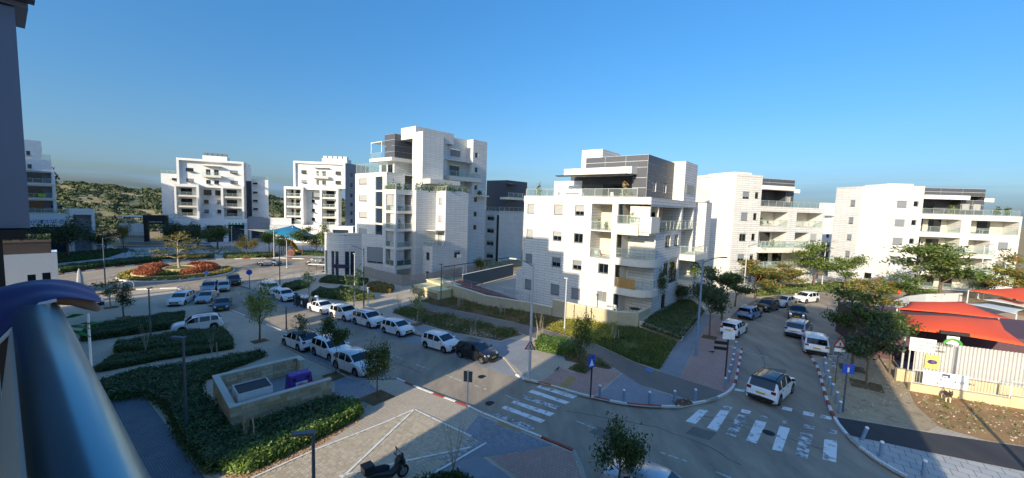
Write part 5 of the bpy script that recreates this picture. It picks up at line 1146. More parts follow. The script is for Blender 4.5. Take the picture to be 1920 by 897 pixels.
def car(kind, col, label, group=None, roofcol=None, metal=0., rails=False, clad=False):
    p = PROF[kind]; h = p['L'] / 2; W = p['W'] / 2; r_ = p['r']; xs0 = p['wb'] / 2; sh = -.02 * h
    wc = (-xs0 + sh, xs0 + sh); ra = r_ + .06
    t = thing("parked_car", label, "car", (0, 0, 0), (0, 0, 0), group)
    oz = lambda x: float(np.interp(x / h, [q[0] for q in p['out']], [q[1] for q in p['out']]))
    X = {q[0] * h for q in p['out']} | {0.3 * h * k for k in (-3, -2, -1, 1, 2)}
    for c in wc:
        for k in range(9): X.add(c - ra * cos(pi * k / 8))
        X.add(c - ra - .03); X.add(c + ra + .03)
    seams = [d * h for d in p['doors']]
    for d in seams: X |= {d - .008, d + .008}
    for q in p['pil']: X |= {q * h - .05, q * h + .05}
    X = sorted(X); X = [x for i, x in enumerate(X) if i == 0 or x - X[i - 1] > .004]
    rg, ws = [q * h for q in p['rg']], [q * h for q in p['ws']]
    belt = p['belt']; secs = []
    for x in X:
        f = x / h; wf = 1 - .16 * max(0, (f - .72) / .28) ** 2 - .10 * max(0, (-f - .8) / .2) ** 2; w = W * wf
        zt = oz(x); zb = .2 + .1 * max(0, abs(f) - .88) / .12
        for c in wc:
            d = abs(x - c)
            if d < ra: zb = max(zb, r_ + math.sqrt(max(0, ra * ra - d * d)) * .98)
        cabin = rg[0] - .001 <= x <= ws[1] + .001
        zm = max(.6, zb + .07)
        if zt < .75: zm = min(zm, zt - .06)
        zb = min(zb, zm - .03)
        if cabin:
            k = min(1, max(0, (zt - belt - .02) / (p['H'] - belt - .02))); b_ = min(belt + .05 * (-f), zt - .02)
            rw = w * (.93 - (.93 - p['roof'] / .66) * k) if k > 0 else w * .93
            rw = min(rw, w * .94)
            pts = [(0, zb), (w * .9, zb), (w * .985, zb + .05), (w, zm), (w * .965, b_), (rw, max(b_ + .005, zt - .07 * k - .008)), (rw - .1, zt - .008 * k), (0, zt + .012)]
        else:
            b_ = min(belt, zt - .05); b_ = max(b_, zm + .01) if zt > .75 else zt - .04
            pts = [(0, zb), (w * .9, zb), (w * .985, zb + .05 if zt > .6 else zb + .02), (w, zm), (w * .965, b_), (w * .93, zt - .03), (w * .82, zt - .006), (0, zt + .012)]
        secs.append([(x, y, z) for y, z in pts])
    mats = [paint(col, metal), m_trim, paint(roofcol) if roofcol else paint(col, metal)]
    body, gl = MB(), {'windscreen': MB(), 'rear_window': MB()}; side = {}; doors = {}
    for i in range(len(X) - 1):
        xm = (X[i] + X[i + 1]) / 2; seam = any(abs(xm - d) < .008 for d in seams)
        for k in range(7):
            for s in (1, -1):
                a = [(q[0], q[1] * s, q[2]) for q in (secs[i][k], secs[i + 1][k], secs[i + 1][k + 1], secs[i][k + 1])]
                if s < 0: a = a[::-1]
                a = a[::-1]
                if k in (5, 6) and ws[0] < xm < ws[1]: (gl['windscreen'] if k == 6 else body).face(a, 0 if k == 6 else 0); continue
                if k in (5, 6) and rg[0] < xm < rg[1]: (gl['rear_window'] if k == 6 else body).face(a); continue
                if k == 4 and rg[0] + .3 < xm < ws[1] - .16 and not any(abs(xm - q * h) < .05 for q in p['pil']):
                    j = 0 if xm > p['pil'][0] * h else (1 if xm > p['pil'][1] * h else 2); side.setdefault((s, j), MB()).face(a); continue
                if k in (2, 3) and seams[2] - .001 < xm < seams[0] + .001:
                    if seam: continue
                    doors.setdefault((s, 0 if xm > seams[1] else 1), MB()).face(a); continue
                body.face(a, 1 if (k <= 1 or (clad and k == 2 and False)) else (2 if (k >= 5 and roofcol and rg[0] < xm < ws[1]) else 0))
    ends = secs[0], secs[-1]
    for sec, fl in ((secs[0], 1), (secs[-1], -1)):
        ring = [(q[0], q[1], q[2]) for q in sec] + [(q[0], -q[1], q[2]) for q in sec[-2:0:-1]]
        body.face(ring[::fl])
    b = body.build("body", mats, t, smooth=True, local=True); weld(b, .0006)
    for n_, g in gl.items(): o = g.build(n_, m_cglass, t, smooth=True, local=True); weld(o, .0006)
    for (s, j), g in side.items(): o = g.build("side_window", m_cglass, t, smooth=True, local=True)
    for (s, j), g in doors.items():
        o = g.build("door", mats[0], t, smooth=True, local=True); weld(o, .0006)
        hx = seams[1] + .12 if j == 0 else seams[2] + .12; q = MB(); q.box(hx, hx + .2, s * W * .985 - .012, s * W * .985 + .028, belt - .16, belt - .125); q.build("handle", m_trim if clad else mats[0], o, local=True)
    # wheels with tyre and rim
    for c in wc:
        for s in (1, -1):
            y0, y1 = s * (W - .235), s * (W - .015); q = MB(); q.tube([(c, y0, r_), (c, y0 + s * .03, r_), (c, y1 - s * .03, r_), (c, y1, r_)], [r_ - .03, r_, r_, r_ - .035], 20); wh = q.build("wheel", m_tyre, t, smooth=True, local=True)
            q = MB(); q.disc((c, y1 + s * .002, r_), (0, s, 0), r_ * .62, 18, 1)
            for k in range(5):
                a = 2 * pi * k / 5; d = Vector((cos(a), 0, sin(a))); e = Vector((-sin(a), 0, cos(a))) * .045; o_ = Vector((c, y1 + s * .012, r_)); q.face([o_ - e, o_ + e, o_ + d * r_ * .64 + e * 1.3, o_ + d * r_ * .64 - e * 1.3][::-1 if s > 0 else 1])
            q.build("rim", [m_rim, m_trim], wh, local=True)
    # lights, grille, plates, mirrors
    def patch(nm, x, y0, y1, z0, z1, mat, depth=.05, dx0=0., par=t):
        q = MB(); s = 1 if x > 0 else -1; q.face([(x + s * .012 - s * dx0, y0, z0), (x + s * .012, y1, z0), (x - s * depth, y1, z1), (x - s * depth - s * dx0, y0, z1)][::(1 if s > 0 else -1)]); q.face([(x + s * .012 - s * dx0, y0, z0), (x + s * .012, y1, z0), (x - s * depth, y1, z1), (x - s * depth - s * dx0, y0, z1)][::(-1 if s > 0 else 1)]); return q.build(nm, mat, par, local=True)
    hz = .66 if kind in ('sedan', 'hatch') else .76
    for s in (1, -1):
        q = MB(); xa = h * .965; q.box6((xa - .34, s * (W * .86), hz + .02), (.33, -s * W * .10, -.03), (0, -s * .2, 0), (-.05, s * .01, .13)); q.build("headlight", m_lamp, t, local=True)
        q = MB(); zr = .86 if kind != 'sedan' else .78; q.box6((-h * .975 - .004, s * W * .90, zr), (.28, s * W * .045, 0), (0, -s * .26, 0), (.03, 0, .17)); q.build("tail_light", m_tail, t, local=True)
        q = MB(); q.box6((h * .40, s * W * .95, belt - .0), (.16, 0, 0), (0, s * .19, .03), (0, 0, .13)); q.build("mirror", m_trim if clad or roofcol else mats[0], t, local=True)
    q = MB(); q.box(h - .06, h + .012, -W * .5, W * .5, hz - .22, hz - .02); q.build("grille", m_trim, t, local=True)
    q = MB(); q.box(h - .05, h + .008, -W * .72, W * .72, .26, .40); q.build("lower_grille", m_trim, t, local=True)
    q = MB(); q.box(-h - .01, -h + .2, -W * .78, W * .78, .26, .46); q.build("rear_bumper", m_trim, t, local=True)
    for x, z_ in ((h + .014, hz - .20), (-h * .985 - .018, .70)): q = MB(); q.box(x - .01, x + .006, -.26, .26, z_, z_ + .11); q.build("number_plate", m_plate, t, local=True)
    if rails:
        for s in (1, -1): q = MB(); q.tube([(-.62 * h, s * W * .66, p['H'] + .0), (-.55 * h, s * W * .66, p['H'] + .05), (.02 * h, s * W * .66, p['H'] + .05), (.1 * h, s * W * .66, p['H'] - .01)], .02, 6); q.build("roof_rail", m_trim, t, local=True)
    return t
def put(t, c, az):
    f = dirv(az); a, b = Vector(c) + f * 1.3, Vector(c) - f * 1.3
    f3 = Vector((f.x, f.y, (Hz(a.x, a.y) - Hz(b.x, b.y)) / 2.6)).normalized(); l = Vector((-f.y, f.x, 0)); d = l * .8
    l3 = Vector((l.x, l.y, (Hz(c[0] + d.x, c[1] + d.y) - Hz(c[0] - d.x, c[1] - d.y)) / 1.6)).normalized(); u = f3.cross(l3).normalized(); l3 = u.cross(f3)
    t.location = (c[0], c[1], Hz(c[0], c[1]) + (c[2] if len(c) > 2 else 0)); t.rotation_euler = Matrix((f3, l3, u)).transposed().to_euler()
def place(t, rear, front, side, az=None, dz=.0, kind='suv'):
    """stand the car on two wheel contacts seen in the photo (or one contact and a heading)"""
    wb = PROF[kind]['wb']; W = PROF[kind]['W'] / 2 - .1
    if rear and front:
        a, b = G(*rear, dz), G(*front, dz); m_ = (a + b) / 2
        if az is None: az = math.degrees(math.atan2((b - a).x, (b - a).y))
    elif rear: m_ = G(*rear, dz) + dirv(az) * wb / 2
    else: m_ = G(*front, dz) - dirv(az) * wb / 2
    l = dirv(az - 90) * W
    c = m_ - l if side == 'L' else m_ + l
    put(t, (c.x, c.y, dz), az)
WH, WH2 = "#e9eaea", "#dfe2e3"
def cars():
    gF, gN, gR, gP = "cars parked along the far kerb", "cars parked in the near bay", "cars parked along the side street", "cars on the left forecourt"
    T = [
     ('suv', WH, "white SUV at the far end of the row, half behind a street tree", gF, None, (504, 553.5), 'R', 127, {}),
     ('coupe', WH, "white coupe-like crossover parked just left of the overflowing bins", gF, (515.3, 561.3), (528.6, 566.3), 'R', 127, {}),
     ('sedan', WH, "sunlit white liftback parked just right of the overflowing bins", gF, (583.4, 584), (602.9, 590.2), 'R', 126, {}),
     ('suv', WH, "white SUV with its nose in shade, fourth from the far end", gF, (623, 596.9), (647.5, 603.6), 'R', 126, {}),
     ('suv', WH2, "white crossover with black roof rails and black wheel trim", gF, (667.3, 608.2), (692.2, 617.1), 'R', 126, dict(rails=True, clad=True)),
     ('hatch', WH, "small white hatchback beside the slim sapling on the far kerb", gF, (721.4, 624.9), (748.2, 633), 'R', 126, {}),
     ('hatch', WH, "small white hatchback right behind the dark hatchback", gF, (798.4, 653.1), (833.6, 663), 'R', 126, {}),
     ('hatch', "#23262c", "dark hatchback at the head of the far row with its nose in the sun", gF, (862.4, 670.9), (905.7, 683.4), 'R', 126, dict(metal=.3)),
     ('coupe', WH, "white crossover with a black roof, seen from behind beside the walled bin yard", gN, (558.4, 659.4), (535, 650), 'L', -54, dict(roofcol="#15171a", rails=True)),
     ('suv', WH, "white SUV mostly hidden under the leafy kerb tree", gN, (589.6, 666.4), (621.5, 680.5), 'R', 127, {}),
     ('coupe', WH, "white crossover at the front of the near bay, nose towards the round-headed tree", gN, (632.5, 692.2), (667.6, 709.3), 'R', 126, {}),
     ('suv', WH2, "silver-white SUV pulled across between the two low hedges", gP, (401.8, 618), (339.2, 627.5), 'L', -130, dict(rails=True)),
     ('suv', WH, "white SUV facing us alone on the left forecourt", gP, (321.5, 569), (331.6, 571.7), 'R', 160, {}),
     ('sedan', "#a9afb5", "silver saloon facing us beside the forecourt tree pit", gP, (372.3, 563), (378.5, 568.5), 'R', 158, dict(metal=.5)),
     ('sedan', "#1d2836", "dark blue saloon facing us at the corner of the forecourt", gP, (396.9, 576.6), (410.4, 584), 'R', 148, dict(metal=.4)),
     ('suv', "#9ba0a4", "silver estate behind the silver saloon on the forecourt", gP, None, (377, 551), 'R', 150, dict(metal=.5)),
     ('hatch', "#b7babb", "silver hatchback nearest the planted roundabout", gP, None, (408, 548), 'R', 145, dict(metal=.5)),
     ('suv', "#17191c", "black SUV with a glinting bonnet at the mouth of the roundabout", gP, None, (428, 537), 'R', 140, dict(metal=.2)),
     ('sedan', "#4a5468", "grey-blue saloon driving round the roundabout", None, (513.5, 499.5), (488, 499), 'L', -92, dict(metal=.4)),
     ('suv', "#5a5c60", "dark grey SUV driving past the bench shelter by the roundabout", None, (602.7, 498), (578.8, 499.5), 'L', -90, dict(metal=.4)),
     ('hatch', WH, "small white hatchback seen from behind, first on the left of the side street", gR, (1383.5, 634), (1398, 624), 'R', 47, {}),
     ('hatch', "#6f93bb", "pale blue hatchback seen from behind, second on the left of the side street", gR, (1411, 601), (1425.6, 595.4), 'R', 51, dict(metal=.3)),
     ('hatch', "#1a1b1e", "black hatchback facing us behind the pale blue one", gR, (1456, 582), (1443, 586.7), 'L', -125, dict(metal=.2)),
     ('sedan', "#b9c0c6", "silver saloon facing us behind the black hatchback", gR, (1490, 573.7), (1472.7, 578), 'L', -122, dict(metal=.5)),
     ('hatch', WH, "sunlit white hatchback at the bend of the side street", gR, (1529, 567), (1512.5, 570.5), 'L', -112, {}),
     ('coupe', "#1b2130", "dark navy crossover coming towards us down the side street", None, None, (1510, 603), 'L', -142, dict(metal=.3)),
     ('suv', "#aeb4ba", "silver-grey SUV seen from behind, angled beside the white one", gR, (1503.9, 640.2), (1525, 622), 'R', 46, dict(metal=.5, rails=True)),
     ('suv', WH, "white SUV seen from behind, nearest on the right of the side street", gR, (1550.7, 668.1), None, 'R', 34, {}),
     ('suv', WH, "white SUV with a black roof driving over the worn crossing", None, (1459.3, 758.4), (1484.5, 738.8), 'R', 50, dict(roofcol="#14161a", rails=True, clad=True)),
     ('hatch', WH, "white hatchback in the bays behind the dark roadside trees", gR, (1612, 590), None, 'R', 70, {}),
     ('suv', "#8d949b", "grey SUV in the bays beside the curved playground wall", gR, (1650, 583), None, 'R', 72, dict(metal=.4)),
     ('sedan', "#aab0b4", "silver saloon parked at the far left behind the hedge", None, (196, 470), (172, 469), 'L', -90, dict(metal=.5)),
     ('hatch', "#c9cdd0", "pale hatchback parked far left beside the white cafe pavilion", None, (262, 452), (250, 452), 'L', -90, {}),
    ]
    for k, lab, gp, rear, front, side, az, kw in [(a[0], a[2], a[3], a[4], a[5], a[6], a[7], dict(a[8], col=a[1])) for a in T]:
        col = kw.pop('col'); t = car(k, col, lab, gp, **kw); place(t, rear, front, side, az, 0.0, k)
        if gp is None and k != 'x': t.name = "car"
    t = car('sedan', "#c3c8cc", "silver car in the bottom bay of which only the roof shows", None, metal=.4); c = G(1238, 893, 1.35); put(t, (c.x, c.y, 0), 128)
cars()

# ================================================================== street furniture
m_pole = M("lamp_pole", "#c6c8c8", .5, .1, .05, 3); m_pole_d = M("lamp_pole_dark", "#566069", .5, .2, .06, 3); m_pole_b = M("pole_blue_grey", "#7a93ad", .5, .1, .06, 3)
m_signblue = M("sign_blue_bright", "#1f55c4", .4); m_signwhite = M("sign_face_white", "#f0f0ee", .5); m_signred = M("sign_red", "#c22a22", .5); m_signback = M("sign_back", "#4b5157", .5, .5)
def street_lamp(base, top_y, arm_az, label, mat, arm=1.9, r0=.1, double=False):
    P = G(*base, .12 if base[1] > 0 else 0); h = top_z(P, top_y)
    t = thing("street_lamp", label, "street lamp", P, None, "tall street lamps"); q = MB(); q.tube([P, P + Vector((0, 0, .5)), Vector((P.x, P.y, h))], [r0, r0, r0 * .6], 10); q.build("pole", mat, t, smooth=True)
    q = MB(); q.box(P.x - .18, P.x + .18, P.y - .18, P.y + .18, P.z - .02, P.z + .05); q.build("base_plate", mat, t)
    for s in ((1, -1) if double else (1,)):
        d = dirv(arm_az) * s * (arm if s > 0 else arm * .45); q = MB(); pts = [Vector((P.x, P.y, h - .25)) + d * k + Vector((0, 0, .42 * sin(k * pi * .62))) for k in (0, .12, .25, .4, .55, .68, .8)]
        q.tube(pts, .035, 7); q.build("arm", m_pole_d, t, smooth=True); e = pts[-1]; dn = d.normalized(); sd = Vector((-dn.y, dn.x, 0))
        q = MB(); q.box6(e - sd * .11 - Vector((0, 0, .03)), dn * .62, sd * .22, (0, 0, .08)); hd = q.build("lamp_head", m_pole_d if mat is not m_pole else m_pole, t); q = MB(); q.box6(e - sd * .08 + dn * .2 - Vector((0, 0, .05)), dn * .36, sd * .16, (0, 0, .018)); q.build("lens", m_lamp, hd)
    return t, P, h
L1, LP, LH = street_lamp((992, 711.5), 494, -60, "tall pale street lamp at the zebra crossing with a warning triangle on it", m_pole, 1.7, .12)
q = MB(); c = Vector((LP.x, LP.y, top_z(LP, 655))); fr = Vector((-.1, -1, 0)).normalized(); sd = Vector((-fr.y, fr.x, 0))
def tri_sign(parent, c, fr, s, local=False):
    sd = Vector((fr.y, -fr.x, 0)).normalized() * -1; o = c + fr * .1
    q = MB(); q.face([o - sd * s, o + sd * s, o + Vector((0, 0, s * 1.7))]); q.face([o - sd * s, o + sd * s, o + Vector((0, 0, s * 1.7))][::-1]); a = q.build("warning_triangle", m_signred, parent)
    o = o + fr * .012 + Vector((0, 0, s * .16)); k = s * .7; q = MB(); q.face([o - sd * k, o + sd * k, o + Vector((0, 0, k * 1.7))]); q.face([o - sd * k, o + sd * k, o + Vector((0, 0, k * 1.7))][::-1]); q.build("triangle_face", m_signwhite, a)
    o = o + fr * .008 + Vector((0, 0, s * .1)); q = MB(); q.box6(o - sd * s * .07, sd * s * .14, fr * .004, (0, 0, s * .62)); q.build("symbol", m_trim, a)
tri_sign(L1, c, fr, .42)
street_lamp((1305, 667), 487, 75, "tall blue-grey street lamp on the pink paving at the side street corner", m_pole_b, 2.2, .11)
street_lamp((198, 543), 446, 40, "street lamp beside the furled parasol, at the edge of the roundabout", m_pole_d, 1.7, .09)
street_lamp((682, 578), 466, -75, "dark street lamp behind the parked cars at the curved shop wing", m_pole_d, 2.2, .09)
street_lamp((1393, 562), 460, 78, "pale street lamp among the trees before the bowed block", m_pole, 2.0, .09)
street_lamp((1540, 545), 455, 82, "pale street lamp in front of the gap between the two right-hand blocks", m_pole, 1.9, .09)
street_lamp((1833, 560), 460, 85, "grey street lamp rising behind the playground wall", m_pole, 1.9, .09)
street_lamp((538, 502), 450, -70, "pale street lamp behind the roundabout railing", m_pole, 1.6, .09)
street_lamp((525, 538), 447, 60, "dark thin street lamp at the roundabout corner of the far row", m_pole_d, 1.0, .08)
street_lamp((514, 490), 428, 10, "white mast beside the playground's blue sail", m_pole, .5, .09)
def path_lamp(base, top_y, az, label, mat=m_pole_d, w=.75):
    P = G(*base, .13); h = top_z(P, top_y); t = thing("path_lamp", label, "lamp post", P, None, "low lamp posts with a flat head"); q = MB(); q.tube([P, Vector((P.x, P.y, h))], [.075, .06], 8); q.build("pole", mat, t, smooth=True)
    d = dirv(az); sd = Vector((-d.y, d.x, 0)); q = MB(); q.box6(Vector((P.x, P.y, h - .04)) - d * .08 - sd * .12, d * w, sd * .24, (0, 0, .09)); hd = q.build("lamp_head", mat, t)
    q = MB(); q.box6(Vector((P.x, P.y, h - .062)) + d * (w - .5) - sd * .09, d * .36, sd * .18, (0, 0, .018)); q.build("lens", m_lamp, hd)
    q = MB(); q.tube([P, P + Vector((0, 0, .12))], [.14, .11], 8); q.build("base", mat, t)
path_lamp((350, 812), 634, -85, "bent-headed lamp post between the bed and the bin yard, nearest the balcony", m_pole_d)
path_lamp((589, 990), 812, -100, "grey lamp post in the sunny plaza whose foot is cut off by the frame", m_pole_d, .8)
path_lamp((283, 636), 541, 10, "slim lamp post standing in the shaded hedge", m_pole_d, .4)
path_lamp((1058, 625), 522, -80, "white lamp post before the sunlit retaining wall", m_pole, .35)
path_lamp((826.5, 572), 496, -60, "dark lamp post at the left end of the retaining wall", m_pole_d, .5)
path_lamp((665, 570), 476, -40, "pale slim lamp post before the curved shop wing", m_pole, .4)
path_lamp((435, 470), 425, 30, "small pale lamp post on the lawn behind the roundabout, left one", m_pole, .4)
path_lamp((690, 575), 540, 30, "short post lamp in the planting by the plaza", m_pole, .3)
path_lamp((537, 618), 578, 0, "short dark post lamp at the near kerb, before the black-roofed crossover", m_pole_d, .14)
def bollard(p, k=0):
    t = thing("bollard", None, "bollard", p, None, "blue-grey bollards with white caps"); p = Vector(p); q = MB(); q.tube([p, p + Vector((0, 0, .74))], .085, 10); q.build("post", m_pole_b, t, smooth=True)
    q = MB(); q.tube([p + Vector((0, 0, .742)), p + Vector((0, 0, .80)), p + Vector((0, 0, .83))], [.088, .085, .05], 10); q.build("cap", m_signwhite, t, smooth=True); return t
BL = [((1124, 744), "first blue-grey bollard right of the blue pedestrian sign"), ((1169, 753), "second blue-grey bollard right of the blue pedestrian sign"), ((1217, 757), "third blue-grey bollard right of the blue pedestrian sign"), ((1264, 755), "fourth blue-grey bollard right of the blue pedestrian sign"), ((1303, 752), "bollard standing at the edge of the cycle path corner")]
for i, (p_, v) in enumerate(zip([(1359, 729), (1366, 716), (1369, 703), (1372.5, 692), (1374.5, 681), (1376.5, 669), (1379, 657)], ("nearest", "second", "third", "fourth", "fifth", "sixth", "farthest"))): BL.append((p_, v + " bollard in the curved row by the left kerb of the side street"))
for i, (p_, v) in enumerate(zip([(1574, 776), (1568, 757), (1560, 741), (1554, 727), (1551, 714), (1547, 699), (1545, 688)], ("nearest", "second", "third", "fourth", "fifth", "sixth", "farthest"))): BL.append((p_, v + " bollard in the row by the right kerb of the side street"))
BL += [((1616, 825), "lone bollard leaning beside the new black asphalt path"), ((1651, 856), "bollard on the slabs below the new black asphalt path"), ((1731, 893), "bollard cut off by the bottom edge on the slabs")]
for i, (p_, lb) in enumerate(BL):
    P = G(*p_, .13)
    if i == 0: B0 = bollard(P)
    else: b = copy_tree(B0, P)
    (B0 if i == 0 else b)["label"] = lb
    if 'leaning' in lb: b.rotation_euler = (.12, .16, 0)
# sign posts
def post(P, h, r=.04, mat=m_pole, label="", name="sign_post", cat="sign", grp=None):
    t = thing(name, label, cat, P, None, grp); q = MB(); q.tube([P, Vector((P.x, P.y, h))], r, 8); q.build("pole", mat, t, smooth=True); return t
P = G(876, 771, .13); h = top_z(P, 694); t = post(P, h, .045, m_pole, "white sign post at the near kerb, its two plates seen edge-on from behind"); sd = dirv(100)
for s in (-1, 1): q = MB(); q.box6(Vector((P.x, P.y, h - .75)) + sd * (.05 if s > 0 else -.28) - Vector((0, .03, 0)), sd * .23, Vector((0, .03, 0)), (0, 0, .68)); q.build("sign_plate", m_signback, t)
P = G(1107, 744, .13); h = top_z(P, 666); t = post(P, h, .05, M("dark_post", "#30363d", .5, .3), "blue pedestrian crossing sign seen almost edge-on on a dark post"); d = dirv(60)
q = MB(); q.box6(Vector((P.x, P.y, h - .85)) - d * .27 + Vector((-.06, -.05, 0)), d * .54, dirv(150) * .03, (0, 0, .85)); s_ = q.build("sign_plate", m_signblue, t); q = MB(); o = Vector((P.x, P.y, h - .72)) + Vector((-.06, -.05, 0)) + dirv(150) * .034; q.face([o - d * .2, o + d * .2, o + Vector((0, 0, .5))]); q.build("symbol", m_signwhite, s_)
P = G(1580, 773, .13); h = top_z(P, 684); t = post(P, h, .05, m_pole_d, "square blue dead-end sign on a post by the side street"); d = dirv(95)
q = MB(); q.box6(Vector((P.x, P.y, h - .55)) - d * .34 + Vector((0, -.08, 0)), d * .68, Vector((0, .03, 0)), (0, 0, .6)); s_ = q.build("sign_plate", m_signblue, t); q = MB(); o = Vector((P.x, P.y, h - .45)) + Vector((0, -.086, 0)); q.box6(o - d * .06, d * .12, Vector((0, .004, 0)), (0, 0, .3)); q.build("symbol", m_signwhite, s_); q = MB(); q.box6(o - d * .06 + Vector((0, -.002, .3)), d * .12, Vector((0, .004, 0)), (0, 0, .09)); q.build("symbol", m_signred, s_)
P = G(1566, 718, .13); h = top_z(P, 648); t = post(P, h, .04, m_pole_d, "red-bordered warning triangle with a small plate, behind the blue dead-end sign"); tri_sign(t, Vector((P.x, P.y, h - .1)), Vector((-.35, -.94, 0)), .42)
q = MB(); q.box6(Vector((P.x, P.y, h - .42)) - d * .36 + Vector((-.03, -.12, 0)), d * .72, Vector((0, .02, 0)), (0, 0, .24)); q.build("sign_plate", m_signwhite, t)
P = G(1358, 728, .13); h = top_z(P, 633); t = post(P, h, .05, M("dark_post"), "dark signpost with two finger boards and a pale board on top, by the left kerb"); d = dirv(-75)
for k, zz in enumerate((.55, .95)): q = MB(); q.box6(Vector((P.x, P.y, h - zz)) + d * .05, d * .8, dirv(15) * .04, (0, 0, .22)); q.build("finger_board", m_trim, t)
q = MB(); q.box6(Vector((P.x, P.y, h - .12)) - dirv(95) * .4, dirv(95) * .8, Vector((0, -.05, 0)), (0, 0, .5)); q.build("board", m_signwhite, t)
for px_, ty, r_, lb, mt in (((468, 541), 506, .42, "round blue arrow sign at the mouth of the roundabout", m_signblue), ((235, 482), 466, .5, "round dark back of a sign on the far side of the roundabout", m_signback), ((388, 524), 508, .3, "small blue arrow sign on the roundabout island", m_signblue), ((1647, 548), 520, .45, "round brown back of a sign beside the orange bin", M("brown_disc", "#6d3b30", .6))):
    P = G(*px_, .12); h = top_z(P, ty); t = post(P, h, .05, m_pole_d, lb); q = MB(); n_ = (CP - P); n_.z = 0; n_.normalize(); q.tube([Vector((P.x, P.y, h - r_)) + n_ * .06, Vector((P.x, P.y, h - r_)) + n_ * .1], r_, 18); q.build("sign_disc", mt, t)
P = G(1600, 640, .12); h = top_z(P, 575); t = post(P, h, .04, m_pole_d, "blue wheelchair parking sign half hidden in the dark roadside tree"); n_ = (CP - P); n_.z = 0; n_.normalize(); q = MB(); sd = Vector((-n_.y, n_.x, 0)); q.box6(Vector((P.x, P.y, h - .6)) - sd * .3 + n_ * .3, sd * .6, n_ * .03, (0, 0, .6)); s_ = q.build("sign_plate", m_signblue, t)
q = MB(); o = Vector((P.x, P.y, h - .5)) + n_ * .336; q.tube([o + sd * .1 + Vector((0, 0, .32)), o + sd * .08 + Vector((0, 0, .14)), o - sd * .1 + Vector((0, 0, .12)), o - sd * .16], .03, 5); q.build("symbol", m_signwhite, s_)
# arched cycle racks round the junction
def rack(a, b, label):
    A, B = G(*a, .12), G(*b, .12); n = max(2, int((B - A).length / 1.7)); t = thing("railing", label, "railing", A); 
    for k in range(n):
        p, e = A.lerp(B, k / n), A.lerp(B, (k + .86) / n); q = MB(); q.tube([p, p + Vector((0, 0, .7)), p.lerp(e, .15) + Vector((0, 0, .98)), p.lerp(e, .5) + Vector((0, 0, 1.08)), p.lerp(e, .85) + Vector((0, 0, .98)), e + Vector((0, 0, .7)), e], .035, 6); q.build("hoop", m_pole, t, smooth=True)
rack((472, 545), (500, 532), "row of pale hoops beside the round blue arrow sign"); rack((505, 527), (555, 521), "row of pale hoops along the far edge of the roundabout exit"); rack((140, 545), (255, 540), "row of pale hoops beside the furled parasol"); rack((332, 551), (358, 549), "short pair of hoops behind the lone white SUV")
# walled bin yard: every stone a part
def ashlar_wall(parent, a, b, z0, z1, th, mats, bl=.62, rh=.27, seed=0, name="stone"):
    rg = random.Random(seed); d = Vector((b.x - a.x, b.y - a.y, 0)); L = d.length; d.normalize(); n = Vector((-d.y, d.x, 0)) * th
    rows = max(1, round((z1 - z0) / rh)); rh = (z1 - z0) / rows
    for i in range(rows):
        x = 0.
        while x < L - .01:
            w = min(rg.uniform(.7, 1.35) * bl, L - x)
            if L - x - w < .2: w = L - x
            j = rg.uniform(-.008, .008); q = MB(); q.box6(Vector((a.x, a.y, z0 + i * rh + .006)) + d * (x + .01) - n.normalized() * j, d * (w - .02), n + n.normalized() * 2 * j, (0, 0, rh - .02)); q.build(name, mats[rg.randrange(len(mats))], parent); x += w
m_ash = [M("ashlar_%d" % i, c, .85, 0, .13, 5, bump=.3, bscale=25) for i, c in enumerate(("#cbb595", "#d8c4a2", "#bfa886", "#d2bd9b", "#c6a983"))]
